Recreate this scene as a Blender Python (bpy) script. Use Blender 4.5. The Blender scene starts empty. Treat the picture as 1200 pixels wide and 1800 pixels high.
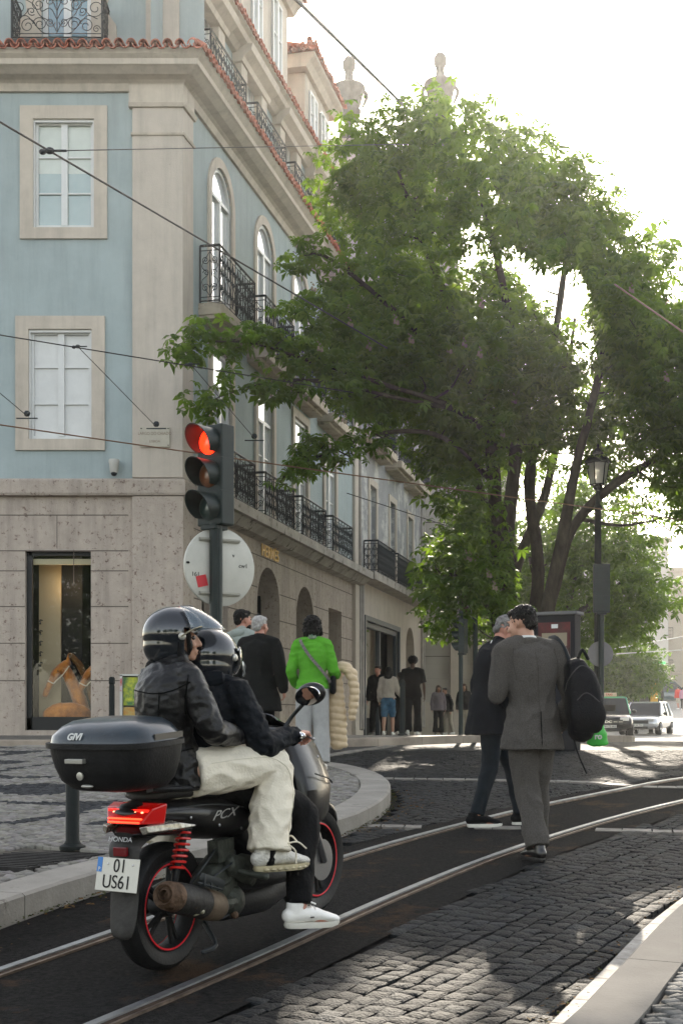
import bpy, math, random
import numpy as np
from mathutils import Vector as V, Matrix, noise
R = math.radians
S = bpy.context.scene
COL = S.collection

# ---------------------------------------------------------------- camera, light, exposure
cam = bpy.data.cameras.new('camera'); camo = bpy.data.objects.new('camera', cam); COL.objects.link(camo)
camo.location = (0, 0, 1.25); camo.rotation_euler = (R(90), 0, 0)
cam.sensor_fit = 'VERTICAL'; cam.sensor_height = 36; cam.sensor_width = 24; cam.lens = 48
cam.shift_y = 365 / 1800; cam.clip_end = 3000; cam.clip_start = .05
S.camera = camo
SUN_EL, SUN_AZ = R(25.5), R(6.5)
w = bpy.data.worlds.new('World'); S.world = w; w.use_nodes = True
nt = w.node_tree; bg = nt.nodes['Background']
sky = nt.nodes.new('ShaderNodeTexSky'); sky.sky_type = 'NISHITA'; sky.sun_disc = False
sky.sun_elevation = SUN_EL; sky.sun_rotation = SUN_AZ; sky.dust_density = 1.2; sky.air_density = 1.0; sky.ozone_density = 1.0
hs = nt.nodes.new('ShaderNodeHueSaturation'); hs.inputs['Saturation'].default_value = .55
nt.links.new(sky.outputs[0], hs.inputs['Color']); nt.links.new(hs.outputs[0], bg.inputs[0]); bg.inputs[1].default_value = .15
sl = bpy.data.lights.new('sun', 'SUN'); sl.energy = 2.4; sl.angle = R(.5); sl.color = (1, .95, .88)
so = bpy.data.objects.new('sun', sl); COL.objects.link(so)
SD = V((math.sin(SUN_AZ) * math.cos(SUN_EL), math.cos(SUN_AZ) * math.cos(SUN_EL), math.sin(SUN_EL)))
so.rotation_euler = SD.to_track_quat('Z', 'Y').to_euler(); so.location = (3, 20, 30)
S.view_settings.view_transform = 'Standard'; S.view_settings.look = 'None'
S.view_settings.exposure = 1.78; S.view_settings.gamma = 1.0
S.view_settings.use_white_balance = True; S.view_settings.white_balance_temperature = 7350; S.view_settings.white_balance_tint = 10
S.cycles.volume_step_rate = 4; S.cycles.volume_max_steps = 128
S.cycles.max_bounces = 8; S.cycles.volume_bounces = 0; S.cycles.transparent_max_bounces = 12
S.cycles.use_denoising = True

# ---------------------------------------------------------------- helpers
def link(o, parent=None):
    COL.objects.link(o)
    if parent: o.parent = parent
    return o
def tag(o, label=None, cat=None, group=None, kind=None):
    if label: o['label'] = label
    if cat: o['category'] = cat
    if group: o['group'] = group
    if kind: o['kind'] = kind
    return o
def thing(name, label, cat, loc=(0, 0, 0), rz=0, group=None, rx=0):
    o = bpy.data.objects.new(name, None); o.empty_display_size = .2
    COL.objects.link(o); o.location = loc; o.rotation_euler = (rx, 0, rz)
    return tag(o, label, cat, group)
WORLD = []
def world(t): WORLD.append(t); return t
def copytree(o, parent=None):
    c = o.copy(); link(c, parent)
    for ch in list(o.children): copytree(ch, c)
    return c

MATS = {}
def mat(name, col, rough=.6, metal=0., var=0., scale=5., bump=0., bscale=None, col2=None, coat=0., spec=.5,
        trans=0., emit=None, estr=0., attr=False, stretch=None, detail=6., alpha=1., spots=None, sheen=0., streak=0.):
    if name in MATS: return MATS[name]
    m = bpy.data.materials.new(name); m.use_nodes = True; MATS[name] = m
    n = m.node_tree.nodes; L = m.node_tree.links; p = n['Principled BSDF']
    p.inputs['Roughness'].default_value = rough; p.inputs['Metallic'].default_value = metal
    p.inputs['Coat Weight'].default_value = coat; p.inputs['Coat Roughness'].default_value = .08
    p.inputs['Specular IOR Level'].default_value = spec if rough < .68 else min(spec, .15)
    p.inputs['Transmission Weight'].default_value = trans; p.inputs['Alpha'].default_value = alpha
    p.inputs['Sheen Weight'].default_value = sheen
    if emit: p.inputs['Emission Color'].default_value = (*emit, 1); p.inputs['Emission Strength'].default_value = estr
    c4 = (*col, 1)
    out = None
    tc = n.new('ShaderNodeTexCoord'); mp = n.new('ShaderNodeMapping'); L.new(tc.outputs['Object'], mp.inputs[0])
    if stretch: mp.inputs['Scale'].default_value = stretch
    if attr:
        a = n.new('ShaderNodeAttribute'); a.attribute_name = 'Col'; out = a.outputs['Color']
    if var or col2:
        nz = n.new('ShaderNodeTexNoise'); nz.inputs['Scale'].default_value = scale; nz.inputs['Detail'].default_value = detail
        nz.inputs['Roughness'].default_value = .65
        L.new(mp.outputs[0], nz.inputs['Vector'])
        mx = n.new('ShaderNodeMix'); mx.data_type = 'RGBA'
        rp = n.new('ShaderNodeValToRGB'); rp.color_ramp.elements[0].position = .35; rp.color_ramp.elements[1].position = .68
        L.new(nz.outputs['Fac'], rp.inputs[0]); L.new(rp.outputs[0], mx.inputs['Factor'])
        if col2:
            mx.inputs['A'].default_value = c4; mx.inputs['B'].default_value = (*col2, 1)
        else:
            if attr:
                g = n.new('ShaderNodeMix'); g.data_type = 'RGBA'; g.blend_type = 'MULTIPLY'; g.inputs['Factor'].default_value = 1
                L.new(out, g.inputs['A']); g.inputs['B'].default_value = (1 - var, 1 - var, 1 - var, 1)
                L.new(g.outputs['Result'], mx.inputs['A']); L.new(out, mx.inputs['B'])
            else:
                mx.inputs['A'].default_value = tuple(c * (1 - var) for c in col) + (1,)
                mx.inputs['B'].default_value = tuple(min(1, c * (1 + var)) for c in col) + (1,)
        out = mx.outputs['Result']
    if spots:   # (colour, scale, threshold): weathering with a shape of its own
        sc_, ss, th = spots
        n2 = n.new('ShaderNodeTexNoise'); n2.inputs['Scale'].default_value = ss; n2.inputs['Detail'].default_value = 9; n2.inputs['Roughness'].default_value = .75
        L.new(tc.outputs['Object'], n2.inputs['Vector'])
        r2 = n.new('ShaderNodeValToRGB'); r2.color_ramp.elements[0].position = th; r2.color_ramp.elements[1].position = th + .07
        L.new(n2.outputs['Fac'], r2.inputs[0])
        m2 = n.new('ShaderNodeMix'); m2.data_type = 'RGBA'; L.new(r2.outputs[0], m2.inputs['Factor'])
        if out: L.new(out, m2.inputs['A'])
        else: m2.inputs['A'].default_value = c4
        m2.inputs['B'].default_value = (*sc_, 1); out = m2.outputs['Result']
    if streak:   # rain runs and soot: long vertical stains
        m3 = n.new('ShaderNodeMapping'); m3.inputs['Scale'].default_value = (2.6, 2.6, .22); L.new(tc.outputs['Object'], m3.inputs[0])
        n3 = n.new('ShaderNodeTexNoise'); n3.inputs['Scale'].default_value = 1.6; n3.inputs['Detail'].default_value = 10; n3.inputs['Roughness'].default_value = .7; L.new(m3.outputs[0], n3.inputs['Vector'])
        r3 = n.new('ShaderNodeMapRange'); r3.inputs['From Min'].default_value = .46; r3.inputs['From Max'].default_value = .75; r3.inputs['To Min'].default_value = 1; r3.inputs['To Max'].default_value = 1 - streak; L.new(n3.outputs['Fac'], r3.inputs['Value'])
        x3 = n.new('ShaderNodeMix'); x3.data_type = 'RGBA'; x3.blend_type = 'MULTIPLY'; x3.inputs['Factor'].default_value = 1
        if out: L.new(out, x3.inputs['A'])
        else: x3.inputs['A'].default_value = c4
        L.new(r3.outputs[0], x3.inputs['B']); out = x3.outputs['Result']
    if out: L.new(out, p.inputs['Base Color'])
    else: p.inputs['Base Color'].default_value = c4
    if bump:
        nb = n.new('ShaderNodeTexNoise'); nb.inputs['Scale'].default_value = bscale or scale * 4; nb.inputs['Detail'].default_value = 8
        L.new(mp.outputs[0], nb.inputs['Vector'])
        bp = n.new('ShaderNodeBump'); bp.inputs['Strength'].default_value = bump; bp.inputs['Distance'].default_value = .02
        L.new(nb.outputs['Fac'], bp.inputs['Height']); L.new(bp.outputs[0], p.inputs['Normal'])
    return m

def catmull(P, n=6):
    P = [V(p) for p in P]
    if len(P) < 3: return P, list(np.linspace(0, len(P) - 1, len(P)))
    out, T = [], []
    for i in range(len(P) - 1):
        a = P[i - 1] if i else P[0] * 2 - P[1]; b, c = P[i], P[i + 1]
        d = P[i + 2] if i + 2 < len(P) else P[-1] * 2 - P[-2]
        for k in range(n):
            t = k / n
            out.append(.5 * ((2 * b) + (c - a) * t + (2 * a - 5 * b + 4 * c - d) * t * t + (3 * b - a - 3 * c + d) * t ** 3)); T.append(i + t)
    out.append(P[-1]); T.append(len(P) - 1)
    return out, T

class B:
    def __init__(s): s.v = []; s.f = []; s.mi = []; s.M = None
    def add(s, vs, fs, mi=0):
        o = len(s.v)
        if s.M is not None: vs = [s.M @ V(p) for p in vs]
        s.v += [tuple(p) for p in vs]; s.f += [tuple(o + i for i in f) for f in fs]; s.mi += [mi] * len(fs); return s
    def rings(s, rings, caps=True, closed=True, mi=0):
        n = len(rings[0]); vs = [p for r in rings for p in r]; fs = []
        for i in range(len(rings) - 1):
            for j in range(n if closed else n - 1):
                k = (j + 1) % n; fs.append((i * n + j, i * n + k, (i + 1) * n + k, (i + 1) * n + j))
        if caps:
            fs.append(tuple(range(n - 1, -1, -1))); fs.append(tuple((len(rings) - 1) * n + j for j in range(n)))
        return s.add(vs, fs, mi)
    def sweep(s, P, r, n=10, interp=4, side=None, rnd=True, mi=0, ex=2.):
        """tube along P; r: list of radius or (ra, rb); side: preferred vector for ra"""
        rr = [(x, x) if not hasattr(x, '__len__') else tuple(x) for x in (r if hasattr(r, '__len__') else [r] * len(P))]
        if interp > 1 and len(P) > 2: Q, T = catmull(P, interp)
        else: Q = [V(p) for p in P]; T = list(range(len(P)))
        rad = []
        for t in T:
            i = min(int(t), len(rr) - 2); f = t - i; f = f * f * (3 - 2 * f) if interp > 1 else f
            rad.append((rr[i][0] * (1 - f) + rr[i + 1][0] * f, rr[i][1] * (1 - f) + rr[i + 1][1] * f))
        if rnd:
            d0 = (Q[0] - Q[1]).normalized(); d1 = (Q[-1] - Q[-2]).normalized()
            a, b = rad[0], rad[-1]; A, Bq = [], []; ra_, rb_ = [], []
            for k in (.92, .55):
                A.append(Q[0] + d0 * min(a) * k); c = math.sqrt(1 - k * k); ra_.append((a[0] * c, a[1] * c))
            for k in (.55, .92):
                Bq.append(Q[-1] + d1 * min(b) * k); c = math.sqrt(1 - k * k); rb_.append((b[0] * c, b[1] * c))
            Q = A + Q + Bq; rad = ra_ + rad + rb_
        up = V(side) if side else None; rings = []; prev = None
        for i, q in enumerate(Q):
            d = (Q[min(i + 1, len(Q) - 1)] - Q[max(i - 1, 0)]).normalized()
            if up is not None: x = (up - d * up.dot(d))
            elif prev is not None: x = prev - d * prev.dot(d)
            else:
                x = V((0, 0, 1)).cross(d)
                if x.length < .1: x = V((1, 0, 0)) - d * d.x
            x.normalize(); prev = x; y = d.cross(x); ring = []
            for j in range(n):
                an = 2 * math.pi * j / n; c, sn = math.cos(an), math.sin(an)
                if ex != 2: c = math.copysign(abs(c) ** (2 / ex), c); sn = math.copysign(abs(sn) ** (2 / ex), sn)
                ring.append(q + x * c * rad[i][0] + y * sn * rad[i][1])
            rings.append(ring)
        return s.rings(rings, mi=mi)
    def ell(s, c, r, M=None, nu=16, nv=10, mi=0):
        c = V(c); r = (r, r, r) if not hasattr(r, '__len__') else r; rings = []
        for i in range(1, nv):
            th = math.pi * i / nv; ring = []
            for j in range(nu):
                ph = 2 * math.pi * j / nu
                p = V((r[0] * math.sin(th) * math.cos(ph), r[1] * math.sin(th) * math.sin(ph), -r[2] * math.cos(th)))
                ring.append(c + (M @ p if M is not None else p))
            rings.append(ring)
        return s.rings(rings, mi=mi)
    def box(s, a, b, mi=0, M=None):
        vs = [V((x, y, z)) for z in (a[2], b[2]) for y in (a[1], b[1]) for x in (a[0], b[0])]
        if M is not None: vs = [M @ p for p in vs]
        return s.add(vs, [(0, 2, 3, 1), (4, 5, 7, 6), (0, 1, 5, 4), (2, 6, 7, 3), (0, 4, 6, 2), (1, 3, 7, 5)], mi)
    def prism(s, poly, fn, d0, d1, mi=0):
        """poly: 2-d points, fn(u, v, d) -> 3-d"""
        n = len(poly); vs = [fn(u, v, d0) for u, v in poly] + [fn(u, v, d1) for u, v in poly]
        fs = [tuple(range(n - 1, -1, -1)), tuple(range(n, 2 * n))] + [(i, (i + 1) % n, n + (i + 1) % n, n + i) for i in range(n)]
        return s.add(vs, fs, mi)
    def lathe(s, prof, c=(0, 0, 0), n=16, M=None, mi=0, caps=True):
        rings = []
        for r, z in prof:
            ring = []
            for j in range(n):
                a = 2 * math.pi * j / n; p = V((r * math.cos(a), r * math.sin(a), z)); ring.append(V(c) + (M @ p if M is not None else p))
            rings.append(ring)
        return s.rings(rings, caps=caps, mi=mi)
    def torus(s, c, R_, r, M=None, n=40, m=8, mi=0, flat=1.):
        rings = []
        for j in range(n + 1):
            a = 2 * math.pi * j / n; ring = []
            for k in range(m):
                b = 2 * math.pi * k / m; p = V(((R_ + r * math.cos(b)) * math.cos(a), (R_ + r * math.cos(b)) * math.sin(a), r * flat * math.sin(b)))
                ring.append(V(c) + (M @ p if M is not None else p))
            rings.append(ring)
        return s.rings(rings, caps=False, mi=mi)
    def build(s, name, mats, parent=None, smooth=True, remesh=0, sm=0, subsurf=0, bevel=0, sharp=40, disp=None, cut=None, solid=0):
        me = bpy.data.meshes.new(name); me.from_pydata(s.v, [], s.f)
        for m in (mats if isinstance(mats, (list, tuple)) else [mats]): me.materials.append(m)
        if any(s.mi): me.polygons.foreach_set('material_index', s.mi)
        me.update()
        o = bpy.data.objects.new(name, me)
        COL.objects.link(o)
        if remesh or subsurf or bevel or solid:
            if solid: md = o.modifiers.new('t', 'SOLIDIFY'); md.thickness = solid; md.offset = 0
            if remesh:
                md = o.modifiers.new('r', 'REMESH'); md.mode = 'VOXEL'; md.voxel_size = remesh; md.use_smooth_shade = True
            if bevel: md = o.modifiers.new('b', 'BEVEL'); md.width = bevel; md.segments = 2; md.limit_method = 'ANGLE'; md.angle_limit = R(35)
            if subsurf: md = o.modifiers.new('s', 'SUBSURF'); md.levels = subsurf; md.render_levels = subsurf
            if sm: md = o.modifiers.new('m', 'SMOOTH'); md.factor = .5; md.iterations = sm
            dg = bpy.context.evaluated_depsgraph_get(); dg.update()
            nm = bpy.data.meshes.new_from_object(o.evaluated_get(dg), preserve_all_data_layers=True, depsgraph=dg)
            o.modifiers.clear(); o.data = nm; bpy.data.meshes.remove(me); me = nm; me.name = name
            if not me.materials:
                for m in (mats if isinstance(mats, (list, tuple)) else [mats]): me.materials.append(m)
        if disp:
            n = len(me.vertices); co = np.empty(n * 3); me.vertices.foreach_get('co', co); co = co.reshape(-1, 3)
            nm = np.empty(n * 3); me.vertices.foreach_get('normal', nm); nm = nm.reshape(-1, 3)
            d = np.array([disp(V(co[i]), V(nm[i])) for i in range(n)])
            if d.ndim == 1: co += nm * d[:, None]
            else: co += d
            me.vertices.foreach_set('co', co.ravel()); me.update()
        if smooth:
            me.polygons.foreach_set('use_smooth', [True] * len(me.polygons))
            if sharp < 180 and not remesh: me.set_sharp_from_angle(angle=R(sharp))
        if parent: o.parent = parent
        return o

def folds(amp, fr=(9, 9, 4), seed=0., fine=.3):
    f = V(fr)
    def d(p, n):
        q = V((p.x * f.x + seed, p.y * f.y + seed * .7, p.z * f.z - seed))
        a = noise.noise(q + V((noise.noise(q * .5), noise.noise(q * .5 + V((5, 5, 5))), 0)) * 1.2)
        r = 1 - abs(a) * 2.2
        return amp * (max(-.3, r) - .35) + amp * fine * noise.noise(q * 3.1)
    return d

def textmesh(name, body, size, depth, m, M, parent=None, bold=0., align='CENTER', sx=1., shear=0., label=None):
    c = bpy.data.curves.new(name, 'FONT'); c.body = body; c.size = size; c.extrude = depth; c.offset = bold
    c.align_x = align; c.align_y = 'CENTER'; c.shear = shear
    t = bpy.data.objects.new('t', c); COL.objects.link(t)
    dg = bpy.context.evaluated_depsgraph_get(); dg.update()
    me = bpy.data.meshes.new_from_object(t.evaluated_get(dg)); bpy.data.objects.remove(t)
    me.transform(M @ Matrix.Diagonal((sx, 1, 1, 1))); me.materials.clear(); me.materials.append(m)
    o = bpy.data.objects.new(name, me); link(o, parent); return o

# ---------------------------------------------------------------- terrain
YS = [0, 5, 6.2, 7.35, 9.5, 11.3, 15, 20, 24.5, 28, 31, 38, 45, 53, 64, 75, 92, 109, 140, 200, 400]
RS = [-1.22, -1.165, -1.14, -1.06, -.97, -.88, -.66, -.47, -.39, -.45, -.50, -.55, -.63, -.76, -.62, -.3, .35, 1.15, 2.0, 3, 3]
def G(x, y):
    v = 0
    for d in (-.6, -.3, 0, .3, .6): v += np.interp(y + d, YS, RS)
    return 1.25 + v / 5
def GA(y): return 1.25 + sum(np.interp(y + d, YS, RS) for d in (-.6, -.3, 0, .3, .6)) / 5

def inpoly(x, y, P):
    c = False; j = len(P) - 1
    for i in range(len(P)):
        if (P[i][1] > y) != (P[j][1] > y) and x < (P[j][0] - P[i][0]) * (y - P[i][1]) / (P[j][1] - P[i][1]) + P[i][0]: c = not c
        j = i
    return c
def spline2(P, n=8): return [(p.x, p.y) for p in catmull([(a, b, 0) for a, b in P], n)[0]]

KL = spline2([(-3.2, 3.0), (-2.4, 5.2), (-1.78, 7.12), (-1.38, 8.26), (-.7, 9.6), (-.02, 10.76), (.25, 11.6), (.42, 12.5), (.48, 13.4), (.42, 14.3), (.2, 15.2), (-.15, 16.0), (-1.0, 17.2), (-2.4, 18.6), (-4.5, 19.5)])
KF = spline2([(-9, 21.2), (-4.5, 21.6), (-1.6, 21.5), (-.1, 22.0), (1.2, 23.2), (2.8, 24.8), (4.4, 26.1), (5.6, 27.0), (5.95, 27.9), (5.7, 29.5), (6.2, 36), (7.4, 48), (9, 62)])
KR = spline2([(.15, 3.6), (.78, 4.9), (1.17, 5.86), (1.85, 7.42), (3.0, 9.6), (4.8, 12.2), (7.8, 15.3), (13, 18.7)])
RAIL1 = spline2([(-2.6, 3.2), (-2.07, 4.8), (-1.54, 6.16), (-.82, 7.75), (0, 9.55), (.74, 10.95), (1.64, 12.4), (2.75, 13.9), (3.95, 15.4), (6.2, 17.6), (9.5, 20.2), (14, 23), (24, 27.5)], 10)
def offs(P, d):
    out = []
    for i, p in enumerate(P):
        a = P[max(i - 1, 0)]; b = P[min(i + 1, len(P) - 1)]; t = V((b[0] - a[0], b[1] - a[1])).normalized()
        out.append((p[0] + t.y * d, p[1] - t.x * d))
    return out
RAIL2 = offs(RAIL1, .92)
BED = offs(RAIL1, -.22) + offs(RAIL1, 1.3)[::-1]
def distpl(x, y, P):
    m = 1e9
    for i in range(len(P) - 1):
        ax, ay = P[i]; bx, by = P[i + 1]; dx, dy = bx - ax, by - ay
        t = max(0, min(1, ((x - ax) * dx + (y - ay) * dy) / (dx * dx + dy * dy)))
        m = min(m, math.hypot(x - ax - t * dx, y - ay - t * dy))
    return m

PLEFT = KL + [(-30, 21), (-30, 3.6)]
PFAR = KF + [(-10, 62), (-30, 40), (-30, 21.2)]
PRIGHT = KR + [(30, 19), (30, 4)]
# base sheet
xs = np.concatenate([np.linspace(-400, -30, 6), np.linspace(-25, 40, 40), np.linspace(60, 500, 6)])
ys = np.concatenate([np.linspace(-60, 0, 4), np.linspace(1, 60, 120), np.linspace(62, 140, 40), np.linspace(160, 900, 8)])
b = B(); n = len(xs); b.add([(x, y, GA(y) - .028) for y in ys for x in xs], [(j * n + i, j * n + i + 1, (j + 1) * n + i + 1, (j + 1) * n + i) for j in range(len(ys) - 1) for i in range(n - 1)])
m_road = mat('road_joint_dirt', (.012, .011, .010), .9, var=.4, scale=3, bump=.3, bscale=60)
gr = b.build('ground', m_road); tag(gr, kind='structure')

def sheet(name, P, dz, m, step=.35, y1=1e9):
    """polygon draped on the terrain"""
    import bmesh
    bm = bmesh.new(); vs = [bm.verts.new((x, y, 0)) for x, y in P]; bm.faces.new(vs)
    lo, hi = min(p[1] for p in P), max(p[1] for p in P); y = lo + step
    while y < hi:
        bmesh.ops.bisect_plane(bm, geom=bm.verts[:] + bm.edges[:] + bm.faces[:], plane_co=(0, y, 0), plane_no=(0, 1, 0)); y += step if y < 40 else 2.5
    bmesh.ops.triangulate(bm, faces=bm.faces[:])
    for v in bm.verts: v.co.z = GA(v.co.y) + dz
    bm.normal_update()
    for f in bm.faces:
        if f.normal.z < 0: f.normal_flip()
    me = bpy.data.meshes.new(name); bm.to_mesh(me); bm.free(); me.materials.append(m)
    o = bpy.data.objects.new(name, me); link(o); return tag(o, kind='structure')

m_asph = mat('asphalt', (.014, .0135, .013), .85, var=.75, scale=38, spec=.06, bump=.9, bscale=110, spots=((.050, .030, .018), 1.1, .55))
sheet('track_bed', BED, -.004, m_asph)
m_asph2 = mat('old_asphalt', (.012, .0115, .011), .9, var=.75, scale=30, spec=.06, bump=.9, bscale=110, spots=((.038, .022, .014), 2.1, .57))
sheet('gutter_lane', offs(RAIL1, -.226)[:45] + [p for p in offs(KL, .02)[:30] if p[1] < 10.4][::-1], -.009, m_asph2)
m_calc_far = None

# --- stone paving as real stones
def rects(region, size, ang, gap, jit, hgt, dome, colf, name, m, y1, y0=4.0, tilt=.25, excl=None, inset=.22):
    rnd = random.Random(name); c, s_ = math.cos(ang), math.sin(ang)
    X = [p[0] for p in region]; Y = [p[1] for p in region]
    cx, cy = sum(X) / len(X), (y0 + y1) / 2; ext = 16
    vs, fs, cols = [], [], []
    nu, nv = int(2 * ext / size[0]), int(2 * ext / size[1])
    for j in range(nv):
        v = -ext + j * size[1]; off = (j % 2) * .5 + rnd.uniform(-.16, .16); wob = rnd.uniform(0, 6)
        u = -ext + off * size[0]
        while u < ext:
            L = size[0] * rnd.uniform(.8, 1.22); uc = u + L / 2; u += L
            bend = .03 * math.sin(uc * 1.1 + wob * .15 + v * .4)
            x0 = cx + uc * c - (v + bend) * s_; y0_ = cy + uc * s_ + (v + bend) * c
            if abs(x0) > .29 * y0_ + .6 or y0_ < y0 or y0_ > y1 or not inpoly(x0, y0_, region): continue
            if excl and excl(x0, y0_): continue
            hu, hv = L / 2 - gap / 2, size[1] / 2 - gap / 2
            dz = rnd.uniform(-hgt, hgt); tx, ty = rnd.uniform(-tilt, tilt) * hgt, rnd.uniform(-tilt, tilt) * hgt
            ro = rnd.uniform(-.07, .07); base = len(vs); col = colf(x0, y0_, rnd)
            for lvl, k, zz in ((0, 1., -.03), (1, 1., -.007), (2, 1 - inset, 0.)):
                for a, b_ in ((-1, -1), (1, -1), (1, 1), (-1, 1)):
                    rj = random.Random((base + (a + 1) * 7 + (b_ + 1) * 3)); jj = jit * rj.uniform(-1, 1); jk = jit * rj.uniform(-1, 1)
                    du = a * hu * k + jj; dv = b_ * hv * k + jk + bend * 0; du, dv = du - dv * ro, dv + du * ro
                    px, py = x0 + du * c - dv * s_, y0_ + du * s_ + dv * c
                    vs.append((px, py, GA(py) + DZ[0] + dz + zz + (a * tx + b_ * ty) * 6 * (lvl > 0))); cols.append(col)
            vs.append((x0, y0_, GA(y0_) + DZ[0] + dz + dome)); cols.append(col)
            for l0 in (0, 4):
                for i in range(4): k = (i + 1) % 4; fs.append((base + l0 + i, base + l0 + k, base + l0 + 4 + k, base + l0 + 4 + i))
            for i in range(4): fs.append((base + 8 + i, base + 8 + (i + 1) % 4, base + 12))
    me = bpy.data.meshes.new(name); me.from_pydata(vs, [], fs); me.materials.append(m)
    ca = me.color_attributes.new('Col', 'FLOAT_COLOR', 'POINT')
    ca.data.foreach_set('color', np.array([(*c_, 1) for c_ in cols]).ravel())
    me.polygons.foreach_set('use_smooth', [True] * len(fs)); me.set_sharp_from_angle(angle=R(50))
    o = bpy.data.objects.new(name, me); link(o); tag(o, kind='structure'); return o
DZ = [0]
m_sett = mat('sett_stone', (.1, .1, .1), .66, spec=.16, var=.55, scale=22, bump=.9, bscale=70, attr=True, detail=8)
m_calc = mat('calcada_stone', (.3, .3, .3), .75, var=.3, scale=20, bump=.35, bscale=60, attr=True)
LINES = [([(-.3, 11.35), (.5, 11.25), (1.64, 11.15), (2.7, 10.95), (4, 10.9), (6, 11.6)], .085), ([(.42, 15.2), (1.5, 15.05), (2.6, 14.8), (3.55, 14.25), (6, 15.0), (8, 16)], .09), ([(-.9, 17.9), (-.16, 19.3), (.4, 21), (.84, 22.6)], .1)]
for P_, _w in LINES: pass
LP = [(spline2(P_, 6), w_) for P_, w_ in LINES]
def sett_col(x, y, r):
    g = r.choice([.011, .014, .016, .019, .023, .028]) * r.uniform(.85, 1.2)
    return (g * r.uniform(.84, .96), g, g * r.uniform(1.0, 1.14))
ROADP = [(-.4, 4), (.3, 4)] + KR + [(30, 19), (30, 27)] + [(6, 27)] + KF[::-1][30:] + KL[::-1]
ROADP = [(-30, 4), (30, 4), (30, 23.5), (-30, 23.5)]
def excl_road(x, y):
    if inpoly(x, y, BED) or inpoly(x, y, PLEFT) or inpoly(x, y, PFAR) or inpoly(x, y, PRIGHT): return True
    if x < np.interp(y, [p[1] for p in RAIL1], [p[0] for p in RAIL1]) and y < 10.3: return True
    for P_, w_ in LP:
        if distpl(x, y, P_) < w_ + .06: return True
    return distpl(x, y, KL) < .09 or distpl(x, y, KR) < .12
rects(ROADP, (.122, .098), math.atan2(.87, .49), .008, .005, .0022, .003, sett_col, 'road_setts', m_sett, 20.5, 4.6, excl=excl_road)
# far road: setts as a textured sheet
def brickmat(name, c1, c2, mortar, scale, ang, w=.5, h=.25, rough=.75, bump=.6, msize=.03):
    m = bpy.data.materials.new(name); m.use_nodes = True; n = m.node_tree.nodes; L = m.node_tree.links; p = n['Principled BSDF']
    tc = n.new('ShaderNodeTexCoord'); mp = n.new('ShaderNodeMapping'); mp.inputs['Rotation'].default_value = (0, 0, ang)
    L.new(tc.outputs['Object'], mp.inputs[0]); br = n.new('ShaderNodeTexBrick')
    nz = n.new('ShaderNodeTexNoise'); nz.inputs['Scale'].default_value = 3
    va = n.new('ShaderNodeVectorMath'); va.operation = 'MULTIPLY_ADD'; va.inputs[1].default_value = (.06, .06, 0)
    L.new(mp.outputs[0], nz.inputs['Vector']); L.new(nz.outputs['Color'], va.inputs[0]); L.new(mp.outputs[0], va.inputs[2]); L.new(va.outputs[0], br.inputs['Vector'])
    br.inputs['Color1'].default_value = (*c1, 1); br.inputs['Color2'].default_value = (*c2, 1); br.inputs['Mortar'].default_value = (*mortar, 1)
    br.inputs['Scale'].default_value = scale; br.inputs['Mortar Size'].default_value = msize; br.inputs['Brick Width'].default_value = w; br.inputs['Row Height'].default_value = h
    br.inputs['Mortar Smooth'].default_value = .3
    L.new(br.outputs['Color'], p.inputs['Base Color']); p.inputs['Roughness'].default_value = rough; p.inputs['Specular IOR Level'].default_value = .2
    bp = n.new('ShaderNodeBump'); bp.inputs['Strength'].default_value = bump; bp.inputs['Distance'].default_value = .02; bp.invert = True
    L.new(br.outputs['Fac'], bp.inputs['Height']); L.new(bp.outputs[0], p.inputs['Normal']); return m
m_sfar = brickmat('sett_far', (.022, .024, .026), (.038, .041, .043), (.014, .013, .012), 1, R(60), .16, .13, msize=.012)
ys0 = 20.5
rd = sheet('road', [(-30, 20.5), (30, 20.5), (60, 45), (60, 64), (-30, 64)], -.012, m_sfar, step=.6)
m_plaza = brickmat('plaza_stone', (.36, .34, .31), (.44, .42, .38), (.2, .19, .17), 1, R(45), .12, .12, msize=.01)
sheet('plaza', [(6.2, 30), (30, 30), (90, 58), (120, 140), (-10, 140), (-10, 62.2), (9.2, 62.2)], -.006, m_plaza, step=2)

# pavements
def wave(x, y):
    u = x * .95 + y * .30; v = y * .8 - x * .25
    a = math.sin(u * 1.5 + 1.3 * math.sin(v * 1.1)) + .8 * math.sin(v * 2.3 + 1.6 * math.sin(u * 1.4 + .5))
    b_ = math.sin(u * 3.1 + 2.0 * math.sin(v * 2.6 + 1))
    return abs(a) < .17 or (a > 1.25 and b_ > .1)
def calc_col(x, y, r):
    if y > 10.4 and x < -.9 and wave(x, y):
        g = r.uniform(.028, .055); return (g, g * 1.03, g * 1.1)
    g = r.uniform(.17, .30); return (g, g * r.uniform(.91, .96), g * r.uniform(.78, .88))
inL = offs(KL, -.305)
PLI = inL + [(-30, 21), (-30, 3.6)]
GRATE = (-1.98, 9.0)
DZ[0] = .125
m_lime = mat('kerb_limestone', (.27, .25, .22), .8, var=.16, scale=3, bump=.25, bscale=50, spots=((.12, .105, .09), 4, .60))
def excl_left(x, y):
    return not inpoly(x, y, PLI) or (abs((x + 2.0) * .91 - (y - 8.7) * .41) < .36 and abs((x + 2.0) * .41 + (y - 8.7) * .91) < .48)
rects(PLI, (.074, .074), R(62), .009, .009, .0025, .0025, calc_col, 'pavement', m_calc, 20.2, 6.4, excl=excl_left, inset=.2)
m_pbase = mat('pavement_joint', (.07, .062, .05), .9, var=.4, scale=6)
DZ[0] = 0
sheet('pavement_bed', PLI, .106, m_pbase)
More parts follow.
